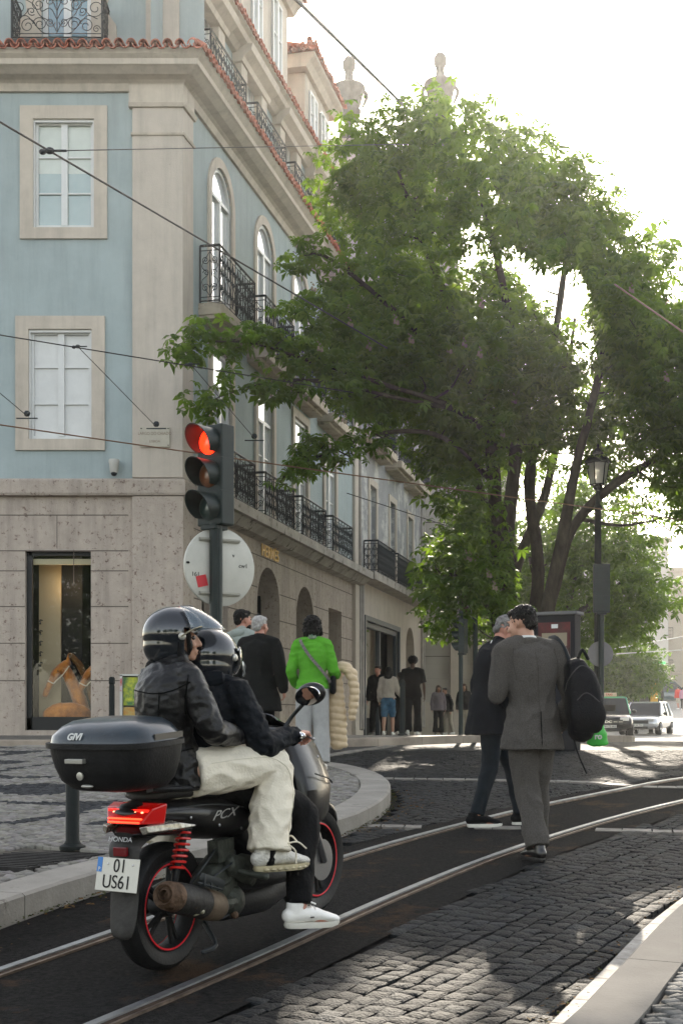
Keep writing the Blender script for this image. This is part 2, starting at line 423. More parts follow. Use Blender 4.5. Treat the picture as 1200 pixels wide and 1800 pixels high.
def kerb(name, P, wd, h, m, seg=1.1, side=-1, lo=0, hi=None, drop=.15):
    """kerb stones following P, laid towards the pavement side"""
    b = B(); P = P[lo:hi]; Q = offs(P, side * wd); acc = 0; cur = [0]
    for i in range(1, len(P)):
        acc += math.hypot(P[i][0] - P[i - 1][0], P[i][1] - P[i - 1][1]); cur.append(acc)
    nst = max(1, int(acc / seg)); fine = 3
    ip = lambda A, t: (np.interp(t, cur, [p[0] for p in A]), np.interp(t, cur, [p[1] for p in A]))
    for k in range(nst):
        t0, t1 = acc * k / nst + .004, acc * (k + 1) / nst - .004; rg = []
        for q in range(fine + 1):
            t = t0 + (t1 - t0) * q / fine; a = ip(P, t); c = ip(Q, t); za, zc = GA(a[1]), GA(c[1])
            o = V((c[0] - a[0], c[1] - a[1])).normalized() * .018
            rg.append([(a[0], a[1], za - drop), (a[0], a[1], za + h - .015), (a[0] + o.x, a[1] + o.y, za + h), (c[0], c[1], zc + h), (c[0], c[1], zc - drop)])
        b.rings(rg)
    o = b.build(name, m, smooth=False); return tag(o, kind='structure')
kerb('kerb', KL, .29, .13, m_lime)
m_kfar = mat('kerb_far', (.30, .25, .20), .7, var=.25, scale=2, bump=.2)
kerb('kerb', KF, .28, .12, m_kfar)
m_kr = mat('kerb_right', (.15, .142, .13), .9, var=.12, scale=2.5, bump=.2, bscale=70, spots=((.16, .14, .12), 7, .70))
kerb('kerb', KR, .25, .075, m_kr, seg=1.35, side=1)
m_lout = mat('drain_edge', (.33, .31, .28), .7, var=.3, scale=8, bump=.4)
kerb('kerb', offs(KR, -.115), .10, .012, m_lout, seg=.42, side=1)
m_cfar = brickmat('calcada_far', (.15, .14, .12), (.21, .195, .17), (.09, .08, .07), 1, R(40), .1, .1, msize=.012)
sheet('pavement_far', offs(KF, -.27) + [(-10, 62), (-30, 40), (-30, 21.2)], .115, m_cfar, step=.8)
DZ[0] = .07
KRi = offs(KR, .265)
rects(KRi + [(30, 19), (30, 4)], (.075, .06), R(20), .008, .008, .002, .002, lambda x, y, r: (lambda g: (g, g * .97, g * .9))(r.uniform(.13, .22)), 'pavement_right', m_calc, 12, 4.4, inset=.2)
sheet('pavement_right_bed', KRi + [(30, 19), (30, 4)], .056, m_pbase)
DZ[0] = 0
# manhole on the left pavement
b = B(); Mx = Matrix.Translation((-2.0, 8.7, GA(8.7) + .118)) @ Matrix.Rotation(-.42, 4, 'Z')
b.M = Mx; b.box((-.33, -.45, -.05), (.33, .45, 0))
for i in range(11): b.box((-.31, -.42 + i * .082, .0), (.31, -.39 + i * .082, .007))
o = b.build('manhole_cover', mat('iron_dirty', (.035, .033, .032), .7, .3, var=.4, scale=10, bump=.4), smooth=False)
tag(o, 'dark ribbed rectangular cover set in the pale patterned pavement by the left kerb', 'manhole cover')
# pale crossing lines
for k, (P_, w_) in enumerate(LP):
    b = B(); rnd = random.Random(k); Q1, Q2 = offs(P_, -w_), offs(P_, w_); d = 0
    cur = [0]
    for i in range(1, len(P_)): cur.append(cur[-1] + math.hypot(P_[i][0] - P_[i - 1][0], P_[i][1] - P_[i - 1][1]))
    ip = lambda A, t: (np.interp(t, cur, [p[0] for p in A]), np.interp(t, cur, [p[1] for p in A]))
    while d < cur[-1] - .2:
        L_ = rnd.uniform(.15, .24); a, c, e, f = ip(Q1, d), ip(Q1, d + L_ - .012), ip(Q2, d + L_ - .012), ip(Q2, d)
        mx_, my_ = (a[0] + e[0]) / 2, (a[1] + e[1]) / 2
        if distpl(mx_, my_, RAIL1) > .13 and distpl(mx_, my_, RAIL2) > .13:
            z = rnd.uniform(.001, .006); vs = [(p[0], p[1], GA(p[1]) - .03) for p in (a, c, e, f)] + [(p[0] + rnd.uniform(-.008, .008), p[1] + rnd.uniform(-.008, .008), GA(p[1]) + z) for p in (a, c, e, f)]
            b.add(vs, [(4, 5, 6, 7), (0, 1, 5, 4), (1, 2, 6, 5), (2, 3, 7, 6), (3, 0, 4, 7)])
        d += L_
    o = b.build('crossing_line', mat('line_stone', (.17, .155, .135), .65, var=.35, scale=8, bump=.5, bscale=60), smooth=False); tag(o, kind='structure')
# tram rails
m_steel = mat('rail_steel', (.36, .38, .40), .42, 1., var=.2, scale=9, bump=.08, bscale=120)
m_rust = mat('rail_groove', (.05, .032, .022), .8, .2, var=.5, scale=12)
def railobj(P, label):
    t = thing('tram_rail', label, 'tram rail', (P[0][0], P[0][1], 0), 0, 'tram rails in the street')
    def strip(a, c, z, z2, nm, m):
        b = B(); A, C_ = offs(P, a), offs(P, c)
        b.rings([[(p[0] - P[0][0], p[1] - P[0][1], GA(p[1]) + z2), (p[0] - P[0][0], p[1] - P[0][1], GA(p[1]) + z), (q[0] - P[0][0], q[1] - P[0][1], GA(q[1]) + z), (q[0] - P[0][0], q[1] - P[0][1], GA(q[1]) + z2)] for p, q in zip(A, C_)])
        b.build(nm, m, t, smooth=False)
    strip(-.024, .018, .009, -.05, 'rail_head', m_steel)
    strip(.0185, .062, .0005, -.05, 'groove', m_rust)
    strip(.0625, .078, .007, -.05, 'guard_lip', mat('lip', (.16, .12, .095), .5, .8, var=.4, scale=10))
railobj(RAIL1, 'polished steel tram rail curving along the street, the one nearer the left kerb')
railobj(RAIL2, 'polished steel tram rail curving along the street, the one nearer the dark setts')

# fallen leaves and grit lying in the gutters
def litter(name, P, lo, hi, n, m, dz, seed, size=.035, spread=.18, side=1):
    rd_ = random.Random(seed); b = B(); Q = [p for p in P if lo < p[1] < hi]
    for _ in range(n):
        i = rd_.randrange(len(Q) - 1); t = rd_.random(); o = abs(rd_.gauss(0, spread)) * side
        a, c = Q[i], Q[i + 1]; d = V((c[0] - a[0], c[1] - a[1])).normalized(); x = a[0] + (c[0] - a[0]) * t + d.y * o; y = a[1] + (c[1] - a[1]) * t - d.x * o
        r = size * rd_.uniform(.35, 1.2); an = rd_.uniform(0, 6.28); z = GA(y) + dz + .004
        b.add([(x + math.cos(an) * r, y + math.sin(an) * r, z + rd_.uniform(0, .01)), (x + math.cos(an + 1.6) * r * .5, y + math.sin(an + 1.6) * r * .5, z + rd_.uniform(0, .012)), (x - math.cos(an) * r, y - math.sin(an) * r, z), (x + math.cos(an - 1.6) * r * .5, y + math.sin(an - 1.6) * r * .5, z + rd_.uniform(0, .006))], [(0, 1, 2, 3)])
    o = b.build(name, m, smooth=False); return tag(o, kind='stuff')
m_lit = mat('dry_leaf', (.16, .075, .025), .8, col2=(.07, .05, .015), scale=9)
litter('fallen_leaves', KL, 6, 14, 230, m_lit, 0, 3, .022, .16, 1)
litter('fallen_leaves', KR, 4.6, 12, 260, m_lit, 0, 4, .018, .10, -1)
litter('moss', KR, 4.6, 12, 900, mat('moss', (.06, .07, .012), .9, col2=(.03, .035, .01), scale=20), -.004, 5, .014, .045, -1)
litter('moss', KL, 6, 14, 500, MATS['moss'], 0, 6, .014, .04, 1)
# ================================================================ buildings
m_blue = mat('blue_render', (.34, .40, .40), .85, streak=.16, var=.07, scale=1.3, bump=.15, bscale=80, spots=((.345, .40, .40), 2.5, .6))
m_stone = mat('lioz_stone', (.50, .44, .375), .75, streak=.20, var=.06, scale=2.5, bump=.25, bscale=60, spots=((.36, .30, .25), 9, .64))
m_stone2 = mat('dressed_stone', (.52, .455, .38), .75, streak=.25, var=.08, scale=3, bump=.15, bscale=80)
m_base = mat('pitted_stone', (.42, .355, .30), .8, streak=.35, var=.09, scale=4, bump=.5, bscale=40, spots=((.16, .105, .085), 13, .565))
m_joint = mat('joint_dark', (.12, .10, .085), .9)
m_white = mat('white_paint', (.62, .62, .60), .45, var=.05, scale=4)
m_iron = mat('black_iron', (.018, .022, .024), .5, .4)
m_tile = mat('terracotta', (.42, .135, .085), .75, var=.4, scale=6, bump=.3, bscale=40, spots=((.30, .17, .12), 5, .56))
m_dark = mat('dark_interior', (.012, .012, .012), .8)
m_slab = mat('balcony_slab', (.42, .36, .28), .85, var=.2, scale=3, spots=((.2, .17, .13), 4, .56))
def glassmat(name, top, bot, zc=0, soft=.3, rough=.04, noise_=0.):
    return mat(name, top, rough, var=.12, scale=1.5, coat=1., spec=1., col2=bot)
m_gl_w = mat('curtained_glass', (.74, .78, .80), .05, .2, col2=(.84, .86, .87), scale=.8, coat=1., spec=1.)  # curtain white and the bright sky reflection both put into the pane colour
m_gl_g = mat('green_curtain_glass', (.24, .33, .30), .04, col2=(.17, .25, .23), scale=.9, coat=1., spec=1.)  # reflected treetops put into the pane colour as green
m_gl_b = mat('blue_glass', (.06, .16, .20), .05, coat=1., spec=1.)
m_gl_d = mat('dark_glass', (.006, .007, .007), .05, spec=.35)
m_clear = bpy.data.materials.new('shop_glass'); m_clear.use_nodes = True
_n = m_clear.node_tree.nodes; _l = m_clear.node_tree.links
_t = _n.new('ShaderNodeBsdfTransparent'); _g = _n.new('ShaderNodeBsdfGlossy'); _g.inputs['Roughness'].default_value = .01
_m = _n.new('ShaderNodeMixShader'); _f = _n.new('ShaderNodeFresnel'); _f.inputs[0].default_value = 1.5
_l.new(_f.outputs[0], _m.inputs[0]); _l.new(_t.outputs[0], _m.inputs[1]); _l.new(_g.outputs[0], _m.inputs[2]); _l.new(_m.outputs[0], _n['Material Output'].inputs[0])

def frame(o, d, nrm):   # local (s, out, z)
    d = V(d).normalized(); nrm = V(nrm).normalized()
    M = Matrix(((d.x, nrm.x, 0, o[0]), (d.y, nrm.y, 0, o[1]), (0, 0, 1, 0), (0, 0, 0, 1))); return M
DR = V((.2246, 1, 0)).normalized(); NR = V((1, -.2246, 0)).normalized()
K = math.sqrt(1 + .2246 ** 2)
CX = .2246 * 24.5 - 8.4
FR_ = frame((CX, 24.5, 0), DR, NR)           # right facade: s runs away from the viewer
FL_ = frame((CX, 24.5, 0), (-1, 0, 0), (0, -1, 0))   # left facade: s runs to the left
sY = lambda Y: (Y - 24.5) * K

def wallholes(b, s0, s1, z0, z1, holes, out=0., dep=.3, mi=0):
    """holes: (a, b, c, d, arch) arch = rise of a round head inside the hole"""
    xs_ = sorted({s0, s1, *[h[0] for h in holes], *[h[1] for h in holes]}); zs_ = sorted({z0, z1, *[h[2] for h in holes], *[h[3] for h in holes]})
    xs_ = [x for x in xs_ if s0 <= x <= s1]; zs_ = [z for z in zs_ if z0 <= z <= z1]
    for i in range(len(xs_) - 1):
        for j in range(len(zs_) - 1):
            mx_, mz = (xs_[i] + xs_[i + 1]) / 2, (zs_[j] + zs_[j + 1]) / 2
            if any(h[0] < mx_ < h[1] and h[2] < mz < h[3] for h in holes): continue
            b.add([(xs_[i], out, zs_[j]), (xs_[i + 1], out, zs_[j]), (xs_[i + 1], out, zs_[j + 1]), (xs_[i], out, zs_[j + 1])], [(0, 1, 2, 3)], mi)
    for h in holes:
        a, c, z, t = h[:4]; ar = h[4] if len(h) > 4 else 0
        path = [(a, z), (a, t - ar)]
        if ar:
            for k in range(1, 12): an = math.pi * k / 12; path.append(((a + c) / 2 - math.cos(an) * (c - a) / 2, t - ar + math.sin(an) * ar))
        path += [(c, t - ar), (c, z)]
        for k in range(len(path) - 1):
            p, q = path[k], path[k + 1]
            b.add([(p[0], out, p[1]), (q[0], out, q[1]), (q[0], out - dep, q[1]), (p[0], out - dep, p[1])], [(0, 1, 2, 3)], mi)
            if ar and k >= 1 and k < len(path) - 2:
                b.add([(p[0], out, p[1]), (q[0], out, q[1]), (q[0], out, t), (p[0], out, t)], [(0, 1, 2, 3)], mi)
        if z > z0: b.add([(a, out, z), (c, out, z), (c, out - dep, z), (a, out - dep, z)], [(0, 1, 2, 3)], mi)
        if not ar: pass

def FB(F): b = B(); b.M = F; return b
def casement(F, par, s0, s1, z0, z1, gm, arch=0., out=-.16, mull=(3,), fr=.055, transom=None, name='window', fm=None):
    """french window: painted frame with two leaves and panes"""
    fm = fm or m_white; b = FB(F)
    if arch:
        pts = [(s0, z0), (s0, z1 - arch)] + [((s0 + s1) / 2 - math.cos(math.pi * k / 14) * (s1 - s0) / 2, z1 - arch + math.sin(math.pi * k / 14) * arch) for k in range(1, 14)] + [(s1, z1 - arch), (s1, z0)]
    else: pts = [(s0, z0), (s0, z1), (s1, z1), (s1, z0)]
    cen = V(((s0 + s1) / 2, (z0 + z1) / 2))
    inner = []
    for p in pts:
        x = p[0] + (fr if p[0] < cen.x - 1e-3 else -fr if p[0] > cen.x + 1e-3 else 0) * (1 if abs(p[0] - cen.x) > .3 * (s1 - s0) else .6)
        z = p[1] + (fr if p[1] <= z0 + 1e-6 else -fr if p[1] > z1 - arch - 1e-6 or arch == 0 else 0); inner.append((x, z))
    n = len(pts); vs = [(p[0], out + .05, p[1]) for p in pts] + [(p[0], out + .05, p[1]) for p in inner] + [(p[0], out, p[1]) for p in inner]
    fs = []
    for i in range(n):
        k = (i + 1) % n; fs += [(i, k, n + k, n + i), (n + i, n + k, 2 * n + k, 2 * n + i)]
    b.add(vs, fs)
    zt = transom or (z1 - arch if arch else z1)
    mid = (s0 + s1) / 2
    b.box((mid - fr * .75, out, z0 + fr * .9), (mid + fr * .75, out + .062, zt - .01))
    if transom or arch: b.box((s0 + fr * .8, out, zt - .035), (s1 - fr * .8, out + .057, zt + .035))
    for k in range(1, mull[0]):
        z = z0 + (zt - z0) * k / mull[0]
        for a, c in ((s0 + fr, mid - fr * .75), (mid + fr * .75, s1 - fr)): b.box((a, out, z - .014), (c, out + .035, z + .014))
    w_ = b.build(name, fm, par, smooth=False)
    g = FB(F); g.add([(p[0], out - .0, p[1]) for p in pts], [tuple(range(n))]); g.build('pane', gm, w_, smooth=False)
    return w_
def surround(F, par, s0, s1, z0, z1, wd, out=.05, arch=0., sill=True, m=None, bwd=None):
    b = FB(F); iz1 = z1
    b.box((s0 - wd, -.02, z0), (s0, out, z1 - arch)); b.box((s1, -.02, z0), (s1 + wd, out, z1 - arch))
    if arch:
        n = 14; vs = []; fs = []
        for k in range(n + 1):
            a = math.pi * k / n; c, s_ = -math.cos(a), math.sin(a); mid = (s0 + s1) / 2; h = (s1 - s0) / 2
            for rr, rz_ in ((h, arch), (h + wd, arch + wd)):
                for o_ in (-.02, out): vs.append((mid + c * rr, o_, z1 - arch + s_ * rz_))
        for k in range(n):
            a = 4 * k; c = a + 4; fs += [(a + 1, c + 1, c + 3, a + 3), (a, c, c + 1, a + 1), (a + 3, c + 3, c + 2, a + 2)]
        b.add(vs, fs)
    else: b.box((s0 - wd, -.02, z1), (s1 + wd, out, z1 + wd))
    if sill: b.box((s0 - wd, -.02, z0 - (bwd or wd)), (s1 + wd, out + .004, z0))
    return b.build('window_surround', m or m_stone2, par, smooth=False)

def spiral(b, c, r, a0, turns, e1, e2, th=.007, n=18, sgn=1):
    P = []
    for k in range(n + 1):
        t = k / n; a = a0 + sgn * turns * 2 * math.pi * t; rr = r * (1 - .78 * t); P.append(c + e1 * math.cos(a) * rr + e2 * math.sin(a) * rr)
    b.sweep(P, th, n=4, interp=1, rnd=False)
def railing(b, A, C, h, dens=1., rich=True, seed=0):
    A, C = V(A), V(C); L_ = (C - A).length; e1 = (C - A).normalized(); e2 = V((0, 0, 1))
    rod = lambda p, q, r: b.sweep([p, q], r, n=4, interp=1, rnd=False)
    rod(A + e2 * h, C + e2 * h, .026); rod(A + e2 * (h - .09), C + e2 * (h - .09), .009); rod(A + e2 * .05, C + e2 * .05, .014); rod(A + e2 * .12, C + e2 * .12, .008)
    for p in (A, C): rod(p, p + e2 * h, .018)
    n = max(1, round(L_ / (.36 / dens)))
    H0, H1 = .12, h - .09; hm = (H0 + H1) / 2; hh = H1 - H0
    for i in range(n):
        c = A + e1 * (L_ * (i + .5) / n); wv = L_ / n
        rod(c + e2 * H0, c + e2 * H1, .008)
        if i: q = A + e1 * (L_ * i / n); rod(q + e2 * .05, q + e2 * h, .009)
        for s_ in (-1, 1):
            ee = e1 * s_
            spiral(b, c + ee * wv * .23 + e2 * (H0 + hh * .20), wv * .21, math.pi, 1.4, ee, e2, sgn=-1)
            spiral(b, c + ee * wv * .23 + e2 * (H0 + hh * .80), wv * .21, math.pi, 1.4, ee, e2)
            if rich:
                spiral(b, c + ee * wv * .19 + e2 * (hm + .02), wv * .17, 0, 1.2, ee, e2)
                P = [c + e2 * (H0 + .02), c + ee * wv * .42 + e2 * (H0 + hh * .33), c + ee * wv * .08 + e2 * hm, c + ee * wv * .42 + e2 * (H0 + hh * .67), c + e2 * (H1 - .02)]
                b.sweep(P, .007, n=4, interp=4, rnd=False)
def bigscroll(b, A, C, h):
    """the richer front of the roof balcony"""
    A, C = V(A), V(C); L_ = (C - A).length; e1 = (C - A).normalized(); e2 = V((0, 0, 1)); c = (A + C) / 2
    rod = lambda p, q, r: b.sweep([p, q], r, n=4, interp=1, rnd=False)
    rod(A + e2 * h, C + e2 * h, .03); rod(A + e2 * (h - .08), C + e2 * (h - .08), .009); rod(A + e2 * .03, C + e2 * .03, .017); rod(A + e2 * .1, C + e2 * .1, .009)
    for p in (A, C): rod(p, p + e2 * h, .02)
    rod(c + e2 * .1, c + e2 * (h - .08), .009)
    for s_ in (-1, 1):
        ee = e1 * s_
        for (u, v, r, a, t, sg) in ((.12, .3, .085, 3.14, 1.5, 1), (.3, .27, .13, 0, 1.6, 1), (.52, .24, .14, 3.14, 1.5, -1), (.68, .55, .17, 3.14, 1.6, 1), (.33, .62, .12, 1.57, 1.5, -1), (.14, .68, .1, 0, 1.4, 1), (.7, .18, .07, 0, 1.4, 1), (.45, .5, .08, 4, 1.3, 1), (.6, .76, .07, 2, 1.3, -1)):
            spiral(b, c + ee * u + e2 * v, r, a, t, ee, e2, .008, 24, sg)
        for P in ([(0, .12), (.1, .3), (.3, .42), (.42, .62), (.62, .74)], [(0, .35), (.12, .55), (.28, .5), (.3, .72)], [(.05, .1), (.25, .12), (.42, .3), (.55, .42), (.72, .36)], [(.0, .5), (.1, .72), (.22, .76)]):
            b.sweep([c + ee * u + e2 * v for u, v in P], .008, n=4, interp=5, rnd=False)
def balcony(par, F, s0, s1, z, o=.42, h=.95, slab=.22, name='balcony', slabm=None, sl=True, dens=1., base_o=0.):
    b = FB(F)
    if sl:
        b.box((s0 - .06, base_o, z - slab), (s1 + .06, o + .05, z)); b.box((s0 - .02, base_o, z - slab - .07), (s1 + .02, o * .8, z - slab - .002))
        ob = b.build('balcony', slabm or m_slab, par, smooth=False, bevel=.012)
    else: ob = par
    r = FB(F)
    railing(r, (s0, o, z), (s1, o, z), h, dens); railing(r, (s0, base_o + .02, z), (s0, o, z), h, dens * .9); railing(r, (s1, base_o + .02, z), (s1, o, z), h, dens * .9)
    r.build('railing', m_iron, ob, smooth=False); return ob
def d1_skip(s, j, o1): return (j == 1 and s < .45 and o1 > .3) or (s < -.5 and o1 > .3)
def tiles(b, F, s0, s1, z, o0=-.6, o1=.62, pitch=.21, rise=.28, rnd=None, w=.088):
    """barrel roof tiles running down to the eave"""
    rnd = rnd or random.Random(int(s0 * 10 + z)); n = int((s1 - s0) / pitch); b.M = F
    for i in range(n + 1):
        s = s0 + (s1 - s0) * i / n
        for j in range(2):
            if d1_skip(s, j, o1): continue
            d0 = o1 - j * .42 + rnd.uniform(-.02, .02); d1 = max(d0 - .5, -s + .04) if s < .3 else d0 - .5; zz = z + j * rise * .36 + rnd.uniform(-.008, .008)
            for conv in (0, 1):
                sx = s + conv * pitch / 2; rg = []
                for d, zo, k in ((d0 - conv * .015, 0, 1), (d1, rise * .45, .86)):
                    r_ = []; ri = []
                    for a in range(7):
                        an = math.pi * a / 6; q = math.sin(an) * w * .95 * k
                        if conv: zz_ = q * 1.15 + .055
                        else: zz_ = -q + .05
                        r_.append((sx + math.cos(an) * w * k, d, zz + zo + zz_ + .012)); ri.append((sx + math.cos(an) * (w - .014) * k, d, zz + zo + (zz_ - .016 * (1 if conv else -1)) + .012))
                    rg.append(r_ + ri[::-1])
                b.rings(rg, caps=True)
    b.M = None
def cornice(b, F, s0, s1, z, prof, ext0=0, ext1=0):
    """prof: list of (out, z) relative"""
    b.M = F; b.rings([[(s0 - ext0 * 0 , o, z + h) for o, h in prof], [(s1, o, z + h) for o, h in prof]]); b.M = None
def corner_cornice(b, z, prof, SL, SR):
    """one moulding wrapped round the corner: mitred"""
    A = FL_; rings = []
    def at(o): # mitre point for offset o from both facades
        # left plane: y = 24.5 - o ; right plane: p.NR = c + o
        y = 24.5 - o; c = V((CX, 24.5, 0)).dot(NR) + o; x = (c - NR.y * y) / NR.x; return V((x, y, 0))
    rings.append([FL_ @ V((SL, o, z + h)) for o, h in prof])
    rings.append([at(o) + V((0, 0, z + h)) for o, h in prof])
    rings.append([FR_ @ V((SR, o, z + h)) for o, h in prof])
    b.rings(rings)

# ---------- the blue corner building
S_END = sY(39.5)
bl = thing('corner_building', 'pale blue corner building with stone base, arched windows and red tile eaves', 'building', (CX, 24.5, 1.0))
world(bl)
SLW = 9.0
# left facade
UW = (1.34 - .02, 2.82, 10.08, 12.02)       # window openings (s, z) on the left facade
sl_ = lambda x: CX - x
W1 = (sl_(-4.43), sl_(-5.52), 10.07, 12.02); W2 = (sl_(-4.47), sl_(-5.6), 6.28, 8.25); SH = (sl_(-4.49), sl_(-5.67), 1.30, 4.28)
b = FB(FL_); wallholes(b, 0, SLW, 5.5, 13.0, [W1, W2], dep=.25); b.M = FR_
wins2 = [26.85 + 3.05 * k for k in range(5)]
H2 = [(sY(y) - .66, sY(y) + .66, 9.0, 12.05, .62) for y in wins2 if y < 39]
H1 = [(sY(y) - .62, sY(y) + .62, 5.5, 8.45) for y in wins2 if y < 39]
wallholes(b, 0, S_END, 5.5, 12.9, H1 + H2, dep=.28)
b.build('wall', m_blue, bl, smooth=False)
# stone base
b = FB(FL_); wallholes(b, 0, SLW, -1, 5.32, [(SH[0], SH[1], 1.06, 4.28)], dep=.4)
b.M = FR_
AR = [(sY(25.7), sY(27.3), -1, 4.3, .75), (sY(29.35), sY(31.15), -1, 4.62, .85), (sY(32.6), sY(34.3), -1, 4.5, .8), (sY(35.9), sY(37.4), -1, 4.2)]
wallholes(b, 0, S_END, -1, 5.32, AR, dep=.55)
b.build('base_wall', m_base, bl, smooth=False)
# masonry joints: dark mortar lines proud by 2 mm, following the courses
b = FB(FL_)
for z in (1.95, 2.62, 3.28, 3.92, 4.28, 4.92):
    for a, c in ((.92, SH[0]), (SH[1], SLW)):
        if z > 4.25: a, c = (.92, SLW) if a < 1 else (SLW, SLW)
        if c > a: b.box((a, -.01, z - .009), (c, .003, z + .009))
for z, s in ((4.92, 2.2), (4.92, 3.4), (4.3, 1.9), (1.9, 3.9), (2.6, 4.4), (3.3, 3.95)):
    b.box((s - .006, -.01, z - .6), (s + .006, .0035, z))
b.M = FR_
for z in (1.6, 2.25, 2.9, 3.5, 4.1):
    e = [.55] + [q for h in AR for q in (h[0], h[1])] + [S_END]
    for i in range(0, len(e), 2):
        if e[i + 1] > e[i]: b.box((e[i], -.01, z - .012), (e[i + 1], .003, z + .012))
b.box((.55, -.01, 4.78), (S_END, .003, 4.80))
b.build('joint', m_joint, bl, smooth=False)
# corner pilaster, wraps the corner
b = B(); corner_cornice(b, 0, [(-.05, -1), (.09, -1), (.09, 5.25), (-.05, 5.25)], .84, .52); b.build('pilaster_base', m_base, bl, smooth=False, bevel=.01)
b = B(); corner_cornice(b, 0, [(-.05, 5.58), (.08, 5.58), (.08, 12.2), (-.05, 12.2)], .84, .52); b.build('pilaster', m_stone, bl, smooth=False, bevel=.01)
b = B(); corner_cornice(b, 0, [(-.05, 12.2), (.12, 12.2), (.15, 12.27), (.09, 12.3), (.09, 12.62), (.15, 12.68), (-.05, 12.7)], .9, .56)
b.build('pilaster_capital', m_stone2, bl, smooth=False)
b = B(); corner_cornice(b, 0, [(-.05, 11.7), (.105, 11.7), (.12, 11.74), (-.05, 11.76)], .86, .54); b.build('pilaster_moulding', m_stone2, bl, smooth=False)
# string course
b = B(); corner_cornice(b, 0, [(-.05, 5.26), (.12, 5.26), (.14, 5.30), (.14, 5.52), (.10, 5.56), (-.05, 5.58)], SLW, 1.0)
b.build('string_course', m_base, bl, smooth=False)
for s in (2.05, 3.6): pass
# main cornice under the tiles
prof = [(-.1, 12.5), (.06, 12.5), (.10, 12.62), (.16, 12.66), (.30, 12.70), (.42, 12.78), (.46, 12.80), (.46, 12.90), (.52, 12.96), (.56, 13.04), (-.3, 13.1)]
b = B(); corner_cornice(b, 0, prof, SLW, S_END + .3); b.build('cornice', m_stone2, bl, smooth=False, bevel=0)
b = B(); tiles(b, FL_, -.6, SLW, 13.02); tiles(b, FR_, -.6, S_END + .3, 13.02); b.build('eave_tiles', m_tile, bl, smooth=True, sharp=50)
# attic floor behind the tiles (roof sheet)
b = B(); corner_cornice(b, 0, [(.5, 13.06), (-.25, 13.34), (-.4, 13.34), (-.4, 13.0)], SLW, S_END); b.build('lean_roof', m_tile, bl, smooth=False)
# left facade windows
for (a, c, z0, z1), gm, mu in ((W1, m_gl_g, 3), (W2, m_white, 3)):
    w_ = casement(FL_, bl, a, c, z0, z1, gm, mull=(mu,), fr=.075, out=-.12)
    surround(FL_, w_, a, c, z0, z1, .235, .045, bwd=.2)
    b = FB(FL_)
    for q in ((a, -.07, z0, a + .03, z1), (c - .03, -.07, z0, c, z1)): b.box((q[0], -.07, q[2]), (q[3], .0, q[4]))
    b.box((a + .03, -.07, z1 - .05), (c - .03, 0, z1)); b.build('frame', m_white, w_, smooth=False)
    if gm is m_gl_g:
        b = FB(FL_); mid = (a + c) / 2
        for p, q in ((a + .08, mid - .06), (mid + .06, c - .08)): b.box((p, -.135, z0 + 1.02), (q, -.118, z1 - .08))
        b.build('blind', mat('pale_blind', (.52, .56, .50), .5, coat=.8, var=.08, scale=2), w_, smooth=False)  # pale panels added in the upper panes for the reflected sky
# shop window with its interior
sw = FB(FL_)
a, c, z0, z1 = SH
sw.box((c - .10, -.20, 1.06), (c, -.12, z1)); sw.box((a, -.20, 1.06), (a + .02, -.12, z1)); sw.box((a, -.20, z1 - .07), (c, -.12, z1)); sw.box((a, -.20, 1.06), (c, -.12, 1.30))
shop = sw.build('shop_window', mat('shop_frame', (.014, .015, .016), .4, .5), bl, smooth=False)
g = FB(FL_); g.add([(a + .02, -.15, 1.3), (c - .1, -.15, 1.3), (c - .1, -.15, z1 - .07), (a + .02, -.15, z1 - .07)], [(0, 1, 2, 3)]); g.build('pane', m_clear, shop, smooth=False)
i_ = FB(FL_)   # niche
i_.add([(a - .5, -.2, 1.2), (a - .5, -1.9, 1.2), (c + .4, -1.9, 1.2), (c + .4, -.2, 1.2), (a - .5, -.2, 4.4), (a - .5, -1.9, 4.4), (c + .4, -1.9, 4.4), (c + .4, -.2, 4.4)], [(0, 1, 2, 3), (4, 5, 6, 7), (0, 1, 5, 4), (1, 2, 6, 5), (2, 3, 7, 6)])
i_.build('interior', mat('shop_dark', (.010, .008, .006), .7, var=.5, scale=3), shop, smooth=False)
i_ = FB(FL_); i_.box((c - .5, -.75, 1.2), (c - .10, -.68, 4.15)); i_.build('cream_panel', mat('cream_panel', (.30, .25, .15), .6), shop, smooth=False)
i_ = FB(FL_); i_.box((a, -.3, 4.06), (c - .1, -.22, 4.16)); i_.build('pelmet', mat('pelmet', (.42, .38, .24), .5), shop, smooth=False)
for k in range(5):
    q = FB(FL_); z = 2.27 + k * .195; q.sweep([(c - .13, -.66, z), (c - .13, -.60, z), (c - .15, -.57, z + .03), (c - .19, -.56, z + .02)], [.013, .011, .012, .008], n=6); q.ell((c - .14, -.6, z - .035), .018); q.build('hook', m_iron, shop)
m_bulb = mat('shop_bulb', (1, .8, .5), .5, emit=(1, .74, .42), estr=6)
rr = random.Random(5)
for (px, py) in ((128, 989), (134, 989), (94, 1015), (106, 1030), (112, 1031), (119, 1032), (134, 1019), (142, 1019), (147, 1009), (100, 1028)):
    x = (px - 600) / 2400 * 25.9; z = 1.25 + (1265 - py) / 2400 * 25.9; q = B(); q.ell((x, 25.9, z), rr.choice((.012, .018, .022)), nu=8, nv=6); q.build('ceiling_spot', m_bulb, shop)
ll = bpy.data.lights.new('shop_lamp', 'POINT'); ll.energy = 2.5; ll.color = (1, .72, .42); ll.shadow_soft_size = .08; lo = bpy.data.objects.new('shop_lamp', ll); link(lo); lo.location = (-4.95, 24.95, 3.7)
